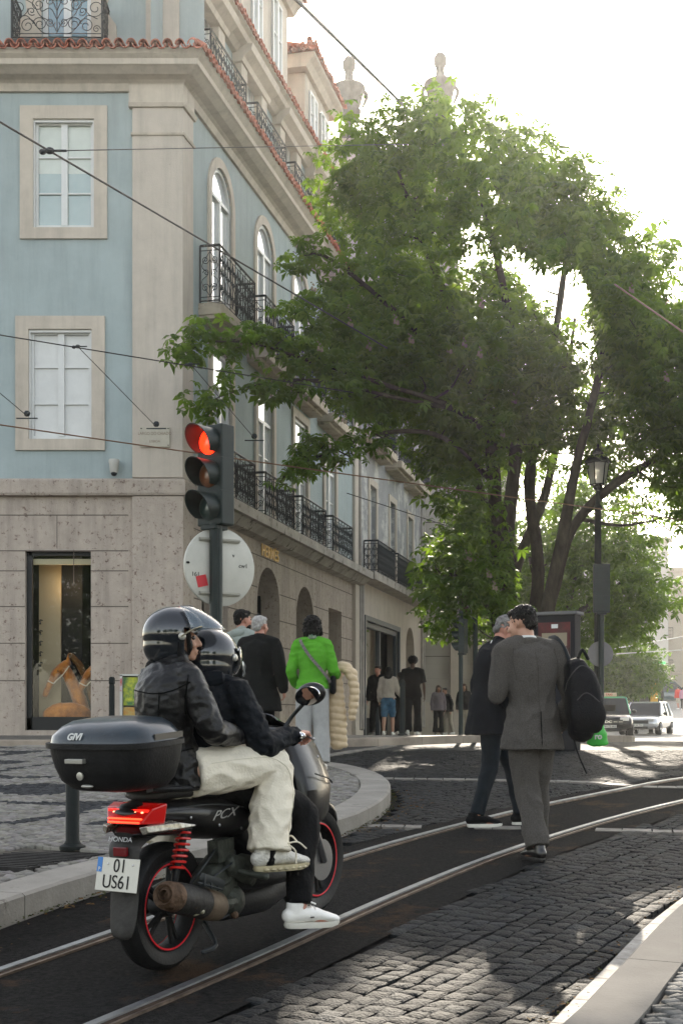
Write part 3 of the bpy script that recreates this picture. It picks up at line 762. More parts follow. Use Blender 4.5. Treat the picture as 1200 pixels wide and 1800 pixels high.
# framed picture, horses
q = FB(FL_); q.box((a + .05, -1.5, 2.2), (a + .72, -1.46, 2.7)); q.build('picture', mat('dim_picture', (.12, .12, .10), .4, col2=(.02, .02, .02), scale=6), shop, smooth=False)
q = FB(FL_); q.sweep([(a + .45, -1.3, 3.25), (a + .3, -1.3, 3.0), (a + .1, -1.3, 2.8)], [.05, .09, .07], n=8); q.build('green_shape', mat('dim_green', (.02, .07, .06), .5), shop)
m_horse = mat('horse_hide', (.46, .17, .025), .7, var=.35, scale=4, col2=(.16, .05, .012), bump=.3, bscale=40, sheen=.3)
def horse(xo, zo, sc, fl, lab):
    t = thing('horse_figure', lab, 'statue', (xo, 25.1, 1.31)); q = B()
    P = lambda x, y, z: V((x * fl * sc, y * sc, z * sc + zo))
    q.sweep([P(.30, 0, -.15), P(.22, -.02, .25), P(.08, -.05, .58), P(-.02, -.08, .80)], [(.30, .16), (.25, .13), (.19, .11), (.13, .09)], n=16)
    q.sweep([P(.02, -.08, .84), P(-.14, -.10, .70), P(-.27, -.11, .46), P(-.32, -.12, .34)], [(.12, .085), (.115, .08), (.075, .06), (.065, .055)], n=14)
    for s_ in (-1, 1): q.sweep([P(.05, -.08 + s_ * .05, .90), P(.06, -.08 + s_ * .07, 1.03)], [.032, .008], n=6)
    q.build('body', m_horse, t, remesh=.018, sm=4, disp=folds(.006, (8, 8, 8)))
    q = B(); q.sweep([P(.08, -.08, .98), P(.25, -.08, .78), P(.40, -.10, .42), P(.48, -.1, .1)], [(.04, .05), (.06, .06), (.06, .05), (.03, .03)], n=8)
    q.build('mane', mat('mane', (.10, .045, .012), .8, var=.5, scale=20), t, disp=folds(.02, (16, 16, 6)))
    q = B(); q.ell(P(-.10, -.185, .72), .018); q.build('eye', m_iron, t)
    q = B(); q.sweep([P(-.26, -.19, .56), P(-.17, -.2, .52), P(-.13, -.19, .56), P(-.02, -.19, .66), P(.08, -.18, .80)], .012, n=6); q.build('bridle', mat('strap_tan', (.5, .42, .3), .6), t)
horse(-5.05, .02, 1.12, 1, 'amber brown horse head figure with lowered muzzle in the shop window')
horse(-4.42, -.12, 1.3, 1, 'larger brown horse figure cut off by the right edge of the shop window')
t = thing('horse_figure', 'low rounded brown horse back lying along the bottom of the shop window', 'statue', (-4.98, 24.85, 1.31))
q = B(); q.ell((0, 0, .02), (.46, .13, .24)); q.build('body', m_horse, t, remesh=.02, sm=3, disp=folds(.008, (6, 6, 6)))
# dark shop openings on the right facade
for k, h in enumerate(AR):
    q = FB(FR_); q.add([(h[0], -.5, h[2]), (h[1], -.5, h[2]), (h[1], -.5, h[3]), (h[0], -.5, h[3])], [(0, 1, 2, 3)])
    d_ = q.build('shop_door', m_gl_d if k != 3 else m_joint, bl, smooth=False)
    if k in (1, 2):
        q = FB(FR_); mid = (h[0] + h[1]) / 2
        for s in (h[0] + .04, mid, h[1] - .04): q.box((s - .03, -.5, h[2]), (s + .03, -.44, h[3] - .1))
        q.box((h[0], -.5, 3.6), (h[1], -.45, 3.68)); q.build('door_frame', m_iron, d_, smooth=False)
m_gold = mat('gold_letters', (.80, .48, .13), .5, .1)
Mt = FR_ @ Matrix(((1, 0, 0, sY(30.3)), (0, 0, 1, .02), (0, 1, 0, 4.93), (0, 0, 0, 1)))
textmesh('sign_lettering', 'HERMÈS', .37, .012, m_gold, Mt, bl, bold=.003, sx=1.06)
# windows of the right facade
for y in wins2:
    if y > 39: continue
    s = sY(y)
    w_ = casement(FR_, bl, s - .66, s + .66, 9.0, 12.05, m_gl_w, arch=.62, mull=(2,), fr=.07, out=-.07)
    surround(FR_, w_, s - .66, s + .66, 9.0, 12.05, .19, .04, arch=.62, sill=False)
    w_ = casement(FR_, bl, s - .62, s + .62, 5.5, 8.45, m_gl_w, mull=(3,), fr=.07, out=-.07, transom=7.75)
    surround(FR_, w_, s - .62, s + .62, 5.5, 8.45, .19, .05, sill=False)
    bs = sY(y - .2)
    balcony(bl, FR_, bs - 1.12, bs + 1.2, 9.03, o=.40, h=1.08, dens=1.15)
# long first-floor ledge with separate railings
b = FB(FR_); b.box((.53, 0, 5.30), (S_END, .46, 5.50)); b.rings([[(.53, 0, 5.1), (.53, .2, 5.14), (.53, .36, 5.295), (.53, 0, 5.295)], [(S_END, 0, 5.1), (S_END, .2, 5.14), (S_END, .36, 5.295), (S_END, 0, 5.295)]])
led = b.build('balcony', mat('ledge_stone', (.36, .33, .29), .85, var=.2, scale=2, spots=((.13, .12, .10), 3, .55)), bl, smooth=False)
for y in wins2:
    if y < 39:
        bs = sY(y - .2); balcony(led, FR_, bs - 1.12, bs + 1.2, 5.5, o=.40, h=.92, sl=False, dens=1.15)
# third floor set back above the tiles
SB = -.40
b = FB(FL_); wallholes(b, -.4, SLW, 13.0, 18, [(sl_(-5.75), sl_(-4.55), 13.3, 15.6)][:0] + [(sl_(-4.55), sl_(-5.45), 13.3, 15.6)], out=SB, dep=.2)
b.M = FR_; H3 = [(sY(y) - .55, sY(y) + .55, 13.2, 15.35) for y in wins2 if y < 39]
wallholes(b, -.4, S_END, 13.0, 15.4, H3, out=SB, dep=.2); b.build('upper_wall', m_blue, bl, smooth=False)
b = FB(FL_)   # stone gable surround with scrolls on the left facade
pts = [(sl_(-4.05), 13.2), (sl_(-4.1), 13.9), (sl_(-4.28), 14.15), (sl_(-4.22), 14.6), (sl_(-4.3), 15.8), (sl_(-5.7), 15.8), (sl_(-5.78), 14.6), (sl_(-5.72), 14.15), (sl_(-5.9), 13.9), (sl_(-5.95), 13.2)]
for a_, c_ in ((pts[:5], sl_(-4.55)), (pts[5:], sl_(-5.45))):
    b = FB(FL_)
    for k in range(len(a_) - 1):
        p, q2 = a_[k], a_[k + 1]; b.add([(p[0], SB + .06, p[1]), (q2[0], SB + .06, q2[1]), (c_, SB + .06, q2[1]), (c_, SB + .06, p[1]), (p[0], SB - .01, p[1]), (q2[0], SB - .01, q2[1])], [(0, 1, 2, 3), (0, 1, 5, 4)])
    b.build('gable_surround', m_stone2, bl, smooth=False)
casement(FL_, bl, sl_(-4.55), sl_(-5.45), 13.3, 15.6, m_gl_b, mull=(2,), fr=.09, out=SB - .12)
for x0, x1 in ((-3.55, -2.95),):
    b = FB(FL_); b.box((sl_(x1) , SB - .01, 13.1), (sl_(x0), SB + .1, 17)); b.build('pilaster', m_stone, bl, smooth=False)
b = FB(FL_); s0, s1 = sl_(-4.24), sl_(-5.84); bigscroll(b, (s0, .28, 13.32), (s1, .28, 13.32), .84)
for s in (s0, s1): railing(b, (s, SB, 13.32), (s, .28, 13.32), .84, 1.6)
b.box((s0 - .05, SB, 13.24), (s1 + .05, .30, 13.318)); b.build('balcony', m_iron, bl, smooth=False)
for i, y in enumerate(wins2):
    if y > 39: continue
    s = sY(y)
    w_ = casement(FR_, bl, s - .55, s + .55, 13.2, 15.35, m_gl_w, mull=(3,), fr=.07, out=SB - .06)
    b = FB(FR_)
    for p, q2 in ((s - .98, s - .56), (s + .56, s + .98)): b.box((p, SB, 13.1), (q2, SB + .18, 15.2))
    b.rings([[(p, SB, 15.2), (p, SB + .22, 15.2), (p, SB + .26, 15.3), (p, SB + .42, 15.42), (p, SB + .46, 15.55), (p, SB, 15.55)] for p in (s - 1.08, s + 1.08)])
    b.build('window_bay', m_stone2, w_, smooth=False)
    q = FB(FR_); bs = sY(y - .2)
    railing(q, (bs - 1.1, .22, 13.25), (bs + 1.2, .22, 13.25), .92, 1.1); railing(q, (bs - 1.1, SB, 13.25), (bs - 1.1, .22, 13.25), .92, 1.1); railing(q, (bs + 1.2, SB, 13.25), (bs + 1.2, .22, 13.25), .92, 1.1)
    q.box((bs - 1.12, SB, 13.17), (bs + 1.22, .25, 13.24)); q.build('balcony', m_iron, bl, smooth=False)
prof = [(-.6, 15.35), (-.3, 15.4), (-.2, 15.5), (-.06, 15.55), (-.02, 15.65), (.06, 15.7), (.06, 15.74), (-.6, 15.8)]
b = B(); cornice(b, FR_, -.3, S_END, 0, prof); b.build('upper_cornice', m_stone2, bl, smooth=False)
b = B(); tiles(b, FR_, -.2, S_END + .1, 15.72, o1=.12); b.build('upper_eave_tiles', m_tile, bl, sharp=50)
b = FB(FR_); b.add([(-.3, -.2, 15.9), (S_END, -.2, 15.9), (S_END, -4, 17.6), (-.3, -4, 17.6)], [(0, 1, 2, 3)]); b.build('roof', m_tile, bl, smooth=False)
for (ya, yb, zt, so_) in ((29.2, 32.9, 18.7, 0), (34.6, 37.2, 18.05, 0)):
    a, c = sY(ya), sY(yb); b = FB(FR_); b.box((a, -3, 15.8), (c, -.30, zt - .35))
    dm = b.build('dormer', m_blue if 0 else m_stone2, bl, smooth=False)
    b = FB(FR_); b.rings([[(s_, o, z) for o, z in ((-3, zt - .35), (-.2, zt - .35), (-.1, zt - .2), (.02, zt - .1), (.02, zt), (-3, zt))] for s_ in (a - .3, c + .3)]); b.build('dormer_cornice', m_stone2, dm, smooth=False)
    b = B(); tiles(b, FR_, a - .35, c + .35, zt, o1=.1); b.build('dormer_tiles', m_tile, dm, sharp=50)
    F2 = frame(FR_ @ V((a - .3, 0, 0)), -NR, -DR); b = B(); tiles(b, F2, 0, 1.4, zt, o1=.15); b.build('dormer_tiles', m_tile, dm, sharp=50)
    for k in range(2):
        m0 = a + (c - a) * (.28 + .44 * k); casement(FR_, bl, m0 - .4, m0 + .4, 16.4, zt - .65, m_gl_w, mull=(2,), fr=.06, out=-.29)
# core closing the volume
b = FB(FR_); b.box((.3, -9, -1), (S_END, -2.0, 15.5)); b.build('core', m_dark, bl, smooth=False)
# drain pipe
b = FB(FR_); b.sweep([(S_END - .1, .08, 1), (S_END - .1, .08, 5.2)], .055, n=8, interp=1); b.build('drain_pipe', mat('pipe', (.33, .30, .27), .6, var=.2, scale=3), bl); b = FB(FR_); b.sweep([(S_END - .1, .08, 5.6), (S_END - .1, .08, 12.6)], .055, n=8, interp=1)
for z in (7, 9, 11): b.lathe([(.07, -.03), (.07, .03)], (S_END - .1, .08, z), n=8)
b.build('drain_pipe', mat('pipe', (.33, .30, .27), .6, var=.2, scale=3), bl)
b = FB(FR_); b.box((S_END - .75, 0, -1), (S_END - .25, .10, 5.1)); b.box((S_END - .75, 0, 5.5), (S_END - .25, .08, 12.5)); b.build('end_pilaster', m_stone, bl, smooth=False)

# ---------- second building
SB0, SB1 = S_END + .02, sY(50.6)
b2 = thing('grey_building', 'narrow weathered grey building with a dark framed shopfront beyond the blue corner building', 'building', FR_ @ V((SB0, 0, 1.0)))
world(b2)
m_flake = mat('flaking_plaster', (.30, .30, .30), .85, var=.1, scale=2, spots=((.52, .51, .48), 1.1, .5), bump=.2)
b = FB(FR_)
yw = (41.6, 44.8, 48.1); H = [(sY(y) - .5, sY(y) + .5, 5.55, 8.35) for y in yw] + [(sY(y) - .5, sY(y) + .5, 9.5, 12.2) for y in yw]
wallholes(b, SB0, SB1, 5.3, 13.2, H, dep=.25); b.build('wall', m_flake, b2, smooth=False)
b = FB(FR_); DO = [(sY(40.3), sY(46.0), -1, 4.35), (sY(47.3), sY(49.0), -1, 4.5, .8)]
wallholes(b, SB0, SB1, -1, 5.3, DO, dep=.4); b.build('base_wall', m_stone, b2, smooth=False)
for y in yw:
    s = sY(y)
    for z0, z1 in ((5.55, 8.35), (9.5, 12.2)):
        w_ = casement(FR_, b2, s - .5, s + .5, z0, z1, m_gl_w if z0 > 9 else mat('grey_glass', (.16, .2, .2), .04, coat=1, spec=1, col2=(.3, .34, .34), scale=.7), mull=(3,), fr=.06, out=-.18, transom=z1 - .7); surround(FR_, w_, s - .5, s + .5, z0, z1, .2, .04, sill=False)
    balcony(b2, FR_, s - 1.2, s + 1.2, 9.5, o=.5, h=.95, dens=1.4)
b = FB(FR_); b.box((SB0, 0, 5.32), (SB1 + .1, .5, 5.55)); lg = b.build('balcony', MATS['ledge_stone'], b2, smooth=False)
for y in yw: balcony(lg, FR_, sY(y) - 1.35, sY(y) + 1.35, 5.55, o=.44, h=.98, sl=False, dens=2.2)
q = FB(FR_); a, c = DO[0][0], DO[0][1]
for o_, wd in ((.06, .0), (-.05, .16)):
    q.box((a + wd, o_ - .1, -1), (a + wd + .15, o_, 4.35 - wd)); q.box((c - wd - .15, o_ - .1, -1), (c - wd, o_, 4.35 - wd)); q.box((a + wd, o_ - .1, 4.2 - wd), (c - wd, o_ - .002, 4.35 - wd))
m_sf = mat('shopfront_frame', (.045, .055, .065), .4, .2); mid = a + (c - a) * .5
q.box((mid - .06, -.2, -1), (mid + .06, -.08, 4.1)); sf = q.build('shopfront', m_sf, b2, smooth=False)
m_mir = mat('reflecting_glass', (.02, .025, .02), .01, 0, coat=1., spec=1.); m_mir = mat('tinted_mirror_glass', (.45, .47, .45), .015, 1.)
q = FB(FR_); q.add([(a + .3, -.15, 1.3), (mid - .06, -.15, 1.3), (mid - .06, -.15, 4.05), (a + .3, -.15, 4.05)], [(0, 1, 2, 3)]); q.build('pane', m_mir, sf, smooth=False)
q = FB(FR_); q.box((mid + .06, -.9, -1), (c - .2, -.85, 4.1)); q.build('doorway', m_dark, sf, smooth=False)
q = FB(FR_); q.box((mid + .5, -.5, -1), (mid + 1.1, -.45, 4.0)); q.build('door', mat('door_teal', (.06, .075, .08), .4), sf, smooth=False)
q = FB(FR_); h = DO[1]; q.add([(h[0], -.38, -1), (h[1], -.38, -1), (h[1], -.38, 4.5), (h[0], -.38, 4.5)], [(0, 1, 2, 3)]); q.build('door', mat('brown_door', (.10, .07, .045), .6, var=.3, scale=6), b2, smooth=False)
b = B(); cornice(b, FR_, SB0, SB1 + .2, 13.0, [(-.3, 0), (.05, 0), (.3, .12), (.42, .2), (.42, .3), (-.3, .36)]); b.build('cornice', m_stone2, b2, smooth=False)
b = B(); tiles(b, FR_, SB0, SB1 + .3, 13.32, o1=.5); b.build('eave_tiles', m_tile, b2, sharp=50)
b = FB(FR_); b.add([(SB0, .2, 13.45), (SB1, .2, 13.45), (SB1, -4, 15.2), (SB0, -4, 15.2)], [(0, 1, 2, 3)]); b.build('roof', m_tile, b2, smooth=False)
b = FB(FR_); b.box((SB0, -9, -1), (SB1, -.95, 13.2)); b.build('core', m_dark, b2, smooth=False)
b = FB(FR_); b.sweep([(SB0 + .12, .1, 1), (SB0 + .12, .1, 5.2)], .07, n=8, interp=1); b.build('drain_pipe', MATS['pipe'], b2); b = FB(FR_); b.sweep([(SB1 - .5, .1, 1), (SB1 - .5, .1, 12.9)], .05, n=8, interp=1); b.build('drain_pipe', MATS['pipe'], b2); b = FB(FR_); b.sweep([(SB1 - .15, .1, 1), (SB1 - .15, .1, 12.9)], .06, n=8, interp=1); b.build('drain_pipe', MATS['pipe'], b2)

# ---------- stone church
ch = thing('stone_church', 'tall pale stone church wall with cornice and urns rising behind the chestnut tree', 'church', (2, 51, .8))
world(ch)
m_ch = brickmat('church_ashlar', (.42, .39, .345), (.46, .425, .375), (.33, .30, .26), 1, 0, 1.6, .55, rough=.8, bump=.2, msize=.006)
mp_ = [n_ for n_ in m_ch.node_tree.nodes if n_.type == 'MAPPING'][0]; mp_.inputs['Rotation'].default_value = (R(90), 0, 0)
Fc = frame((-5, 51, 0), (1, 0, 0), (0, -1, 0))
b = FB(Fc); XS = lambda x: x + 5
b.box((0, -12, -1), (XS(4.05), 0, 21.3)); b.box((XS(4.05), -12, -1), (XS(6.6), -.5, 13.0)); b.build('wall', m_ch, ch, smooth=False)
b = FB(Fc); 
for x0_, y0_, x1_, y1_, zt_ in ((4.05, -.4, 4.35, .25, 21.3), (5.0, -.498, 5.25, -.2, 13), (5.9, -.498, 6.35, -.1, 13)):
    b = FB(Fc); b.box((XS(x0_), y0_, -1), (XS(x1_), y1_, zt_)); b.build('pilaster', m_stone2, ch, smooth=False)
b = FB(Fc)
for z, pr in ((5.5, [(0, 0), (.1, 0), (.14, .12), (.3, .2), (.3, .36), (.12, .42), (0, .42)]), (20.3, [(0, 0), (.2, 0), (.3, .3), (.7, .5), (.7, .9), (0, 1.0)])):
    b = FB(Fc); b.rings([[(s_, o, z + h) for o, h in pr] for s_ in (0, XS(4.04))]); b.build('cornice', m_stone2, ch, smooth=False)
    b = FB(Fc); z = min(z, 12.2); b.rings([[(s_, o - .5, z + h + .01) for o, h in pr] for s_ in (XS(4.36), XS(6.6))]); b.build('cornice', m_stone2, ch, smooth=False)
b = FB(Fc); b.box((0, .002, -1), (XS(4.04), .16, 1.9)); b.build('plinth', m_stone2, ch, smooth=False)
for z in (7.2, 8.6, 10.4, 3.6): b = FB(Fc); b.box((2, .001, z), (XS(4.04), .012, z + .03)); b.build('joint', m_joint, ch, smooth=False)
b = FB(Fc); b.box((XS(4.5), -.502, 7.5), (XS(4.9), -.45, 12)); b.build('window', m_gl_d, ch, smooth=False)
b = FB(Fc); b.box((XS(-.6), -1.4, 21.3), (XS(.95), .1, 22.4)); b.box((XS(-.8), -1.6, 22.4), (XS(1.15), .3, 22.85)); b.box((XS(1.2), -1.3, 21.3), (XS(4.2), -.1, 22.3)); b.box((XS(3.1), -1.35, 22.3), (XS(4.2), -.1, 23.0)); b.build('parapet', m_stone2, ch, smooth=False)
m_urn = mat('weathered_urn', (.17, .15, .13), .85, var=.2, scale=3, streak=.3)
for x, z, lab in ((.28, 22.85, 'left'), (3.65, 23.0, 'right')):
    u = thing('stone_urn', 'carved stone urn with ball finial on the church parapet, %s' % ('the one nearer the blue building' if lab == 'left' else 'the right one of two'), 'urn', (x, 50.6, z), 0, 'urns on the church roof'); u.scale = (.82, .82, 1)
    q = B(); q.lathe([(.45, 0), (.45, .12), (.25, .2), (.16, .35), (.2, .5), (.32, .62), (.5, .75), (.55, .95), (.42, 1.05), (.52, 1.15), (.62, 1.5), (.74, 1.8), (.70, 1.86), (.42, 1.95), (.22, 2.1), (.17, 2.3), (.2, 2.4)], n=20); q.build('vase', m_urn, u)
    q = B(); q.ell((0, 0, 2.66), (.3, .3, .32)); q.build('finial', m_urn, u, disp=folds(.03, (5, 5, 5)))
    for s_ in (-1, 1): q = B(); q.sweep([(s_ * .62, 0, 1.75), (s_ * .8, 0, 1.5), (s_ * .62, 0, 1.1)], [.07, .09, .05], n=8); q.build('handle', m_urn, u)

# ---------- far houses closing the square
def farhouse(x0, x1, y, z0, z1, lab, nw, colr, floors, seed=0, top=True):
    t = world(thing('house', lab, 'building', (x0, y, z0))); F = frame((x0, y, 0), (1, 0, 0), (0, -1, 0)); W_ = x1 - x0
    m_ = mat('house_wall_%d' % seed, colr, .85, var=.1, scale=.4, bump=.1); H = []
    fh = (z1 - z0 - 1) / floors
    for f in range(floors):
        for k in range(nw):
            s = W_ * (k + .5) / nw; zb = z0 + f * fh + (.3 if f else 0); H.append((s - .55, s + .55, zb + .1, zb + fh * .72))
    b = FB(F); wallholes(b, 0, W_, z0 - 2, z1, H, dep=.3); b.add([(0, 0, z0 - 2), (0, -10, z0 - 2), (0, -10, z1), (0, 0, z1), (W_, 0, z0 - 2), (W_, -10, z0 - 2), (W_, -10, z1), (W_, 0, z1)], [(0, 1, 2, 3), (4, 5, 6, 7), (3, 2, 6, 7)]); b.build('wall', m_, t, smooth=False)
    b = FB(F); pr = [(0, 0), (.3, .1), (.5, .4), (0, .5)]
    b.rings([[(s_, o, z1 - .5 + h) for o, h in pr] for s_ in (-.3, W_ + .3)]); b.build('cornice', m_stone2, t, smooth=False); b = FB(F); b.rings([[(s_, o * .5, z0 + fh + h * .6 - .1) for o, h in pr] for s_ in (0, W_)]); b.build('string_course', m_stone2, t, smooth=False)
    for i, h in enumerate(H):
        w_ = casement(F, t, h[0], h[1], h[2], h[3], [m_gl_g, mat('grey_glass', (.16, .2, .2), .04), m_gl_d][i % 3] if i >= nw else m_gl_d, mull=(3,), fr=.08, out=-.25)
        if i >= nw: b = FB(F); b.box((h[0] - .3, 0, h[2] - .25), (h[1] + .3, .7, h[2] - .1)); bc = b.build('balcony', m_slab, t, smooth=False); r = FB(F); railing(r, (h[0] - .25, .65, h[2] - .1), (h[1] + .25, .65, h[2] - .1), 1., .6, rich=False); r.build('railing', m_iron, bc, smooth=False)
    return t, F
hA, FA = farhouse(18, 28.2, 118, 2.2, 17.0, 'pale house with iron balconies and green shop sign at the far end of the square', 3, (.45, .42, .38), 4, 1)
farhouse(29.6, 44, 132, 2.6, 16.0, 'beige house with balconies far off at the right edge of the photo', 5, (.36, .32, .26), 4, 2)
farhouse(2, 17.6, 128, 2.2, 15.0, 'pale house behind the far trees of the square', 5, (.42, .39, .34), 4, 3)
b = FB(FA); b.box((8.7, .05, 5.7), (9.9, .25, 6.25)); o = b.build('shop_sign', mat('green_sign', (.05, .42, .12), .4, emit=(.05, .6, .15), estr=.5), hA, smooth=False)
# ================================================================ trees
def U(px, py, Y): return V(((px - 600) / 2400 * Y, Y, 1.25 + (1265 - py) / 2400 * Y))
m_bark = mat('bark', (.050, .040, .029), .9, var=.45, scale=6, bump=.9, bscale=18, stretch=(1, 1, .3))
def leafmat(name, c1, c2, tr, amt=.5):
    m = bpy.data.materials.new(name); m.use_nodes = True; n = m.node_tree.nodes; L = m.node_tree.links; p = n['Principled BSDF']
    a = n.new('ShaderNodeAttribute'); a.attribute_name = 'Col'
    g = n.new('ShaderNodeMix'); g.data_type = 'RGBA'; L.new(a.outputs['Fac'], g.inputs['Factor']); g.inputs['A'].default_value = (*c1, 1); g.inputs['B'].default_value = (*c2, 1)
    L.new(g.outputs['Result'], p.inputs['Base Color']); p.inputs['Roughness'].default_value = .5; p.inputs['Specular IOR Level'].default_value = .2
    t = n.new('ShaderNodeBsdfTranslucent'); h = n.new('ShaderNodeMix'); h.data_type = 'RGBA'; h.blend_type = 'MULTIPLY'; h.inputs['Factor'].default_value = 1
    L.new(g.outputs['Result'], h.inputs['A']); h.inputs['B'].default_value = (*tr, 1); h.clamp_result = False
    L.new(h.outputs['Result'], t.inputs['Color'])
    x = n.new('ShaderNodeMixShader'); x.inputs[0].default_value = amt; L.new(p.outputs[0], x.inputs[1]); L.new(t.outputs[0], x.inputs[2]); L.new(x.outputs[0], n['Material Output'].inputs[0])
    return m
m_leaf = leafmat('chestnut_leaf', (.028, .058, .014), (.062, .108, .026), (4.2, 3.9, 1.3), .56)
m_leaf2 = leafmat('far_leaf', (.03, .065, .012), (.065, .12, .022), (3.2, 3.0, 1.1), .5)
def leaves(name, pts, m, par, size=.2, nl=6, seed=1, org=V((0, 0, 0)), holes=()):
    """palmate leaves: each point carries nl leaflets"""
    r = np.random.default_rng(seed); P = np.array([tuple(p) for p in pts]); 
    if len(holes):
        keep = np.ones(len(P), bool); sd = np.array(tuple(SD))
        for hx, hy, hr in holes:
            d = P - np.array((hx, hy, GA(hy))); t = d @ sd; q = np.linalg.norm(d - t[:, None] * sd, axis=1); keep &= ~((q < hr * r.uniform(.75, 1.25, len(P))) & (t > 0))
        P = P[keep]
    N = len(P); P = P - np.array(tuple(org))
    up = r.normal(0, .42, (N, 3)); up[:, 2] += 1; up /= np.linalg.norm(up, axis=1)[:, None]
    a = r.normal(0, 1, (N, 3)); a -= up * (a * up).sum(1)[:, None]; a /= np.linalg.norm(a, axis=1)[:, None]; b_ = np.cross(up, a)
    sz = size * r.uniform(.7, 1.25, N); V_, C_ = [], []; cv = np.clip(r.normal(.45, .28, N), 0, 1)
    for k in range(nl):
        an = (k - (nl - 1) / 2) * (5.0 / nl) + r.normal(0, .08, N); L_ = sz * (1 - .13 * abs(k - (nl - 1) / 2)) * r.uniform(.85, 1.1, N)
        d = a * np.cos(an)[:, None] + b_ * np.sin(an)[:, None]; s_ = np.cross(up, d); w_ = L_ * .21
        dr = r.uniform(.25, .7, N)
        mid = P + d * (L_ * .62)[:, None] - up * (L_ * .12 * dr)[:, None]; tip = P + d * (L_ * .93)[:, None] - up * (L_ * .62 * dr)[:, None] - np.array((0, 0, 1)) * (L_ * .18)[:, None]
        V_.append(np.stack([P, mid + s_ * w_[:, None] - up * (w_ * .35)[:, None], tip, mid - s_ * w_[:, None] - up * (w_ * .35)[:, None], mid], 1)); C_.append(np.repeat(np.clip(cv + r.normal(0, .06, N), 0, 1), 5))
    vs = np.concatenate(V_).reshape(-1, 3); nn = N * nl; base = np.arange(nn) * 5
    F_ = np.stack([base, base + 1, base + 4, base + 1, base + 2, base + 4, base, base + 4, base + 3, base + 4, base + 2, base + 3], 1).reshape(-1)
    me = bpy.data.meshes.new(name); me.vertices.add(len(vs)); me.vertices.foreach_set('co', vs.ravel())
    nt_ = len(F_) // 3; me.loops.add(len(F_)); me.loops.foreach_set('vertex_index', F_); me.polygons.add(nt_); me.polygons.foreach_set('loop_start', np.arange(nt_) * 3); me.polygons.foreach_set('loop_total', np.full(nt_, 3))
    me.update(calc_edges=True); me.validate()
    ca = me.color_attributes.new('Col', 'FLOAT_COLOR', 'POINT'); c_ = np.concatenate(C_); ca.data.foreach_set('color', np.stack([c_, c_, c_, np.ones_like(c_)], 1).ravel())
    me.materials.append(m); o = bpy.data.objects.new(name, me); link(o, par); return o
def clump(c, r, n, rnd, flat=.6):
    out = []
    for _ in range(n):
        while True:
            p = V((rnd.uniform(-1, 1), rnd.uniform(-1, 1), rnd.uniform(-1, 1)))
            if .25 < p.length < 1: break
        out.append(c + V((p.x * r, p.y * r, p.z * r * flat)))
    return out
def sample(poly, Y0, n, dY, rnd, cond=None, base=27.):
    """points in a volume whose silhouette, seen square on at distance base, is poly; rounded in depth"""
    X = [p[0] for p in poly]; Z = [p[1] for p in poly]; out = []; tries = 0
    pl = poly + [poly[0]]
    while len(out) < n and tries < n * 40:
        tries += 1; x, z = rnd.uniform(min(X), max(X)), rnd.uniform(min(Z), max(Z))
        if not inpoly(x, z, poly): continue
        d = distpl(x, z, pl); e = dY * math.sqrt(min(1, d / 220)) + .5; t = rnd.uniform(-1, 1); t = math.copysign(abs(t) ** .6, t)
        p = U(x, z, base); p.y = Y0 + t * e
        if cond and not cond(p): continue
        out.append(p)
    return out
def limbs(b, stems, cl, rnd, rmin=.02):
    nodes = [(p, r) for P, rr_ in stems for p, r in zip(catmull(P, 5)[0], np.interp(np.linspace(0, 1, len(catmull(P, 5)[0])), np.linspace(0, 1, len(rr_)), rr_))]
    root = stems[0][0][0]
    for c in sorted(cl, key=lambda q: (q - root).length):
        best = None
        for p, r in nodes[::1]:
            d = (c - p).length + max(0, p.z - c.z) * 1.2 + .25 * (p - root).length * 0 
            if best is None or d < best[0]: best = (d, p, r)
        d, p, r = best; m_ = (p + c) / 2 + V((rnd.uniform(-.1, .1), rnd.uniform(-.1, .1), -.06 * d)); r0 = min(r * .6, .018 + .016 * d)
        b.sweep([p, m_, c], [r0, r0 * .7, max(.007, r0 * .35)], n=5, interp=3, rnd=False)
        nodes += [(m_, r0 * .7), (c, r0 * .5)]
okb = lambda p: p.x > .2246 * p.y - 8.4 + .75 or p.y < 23.6
rnd = random.Random(11)
tree = thing('chestnut_tree', 'big leafy chestnut tree with several dark stems, backlit by the sun over the square', 'tree', U(908, 1290, 27), 0, 'trees of the square'); world(tree)
ST = lambda L_: [U(*q) if len(q) == 3 else U(q[0], q[1], 27) for q in L_]
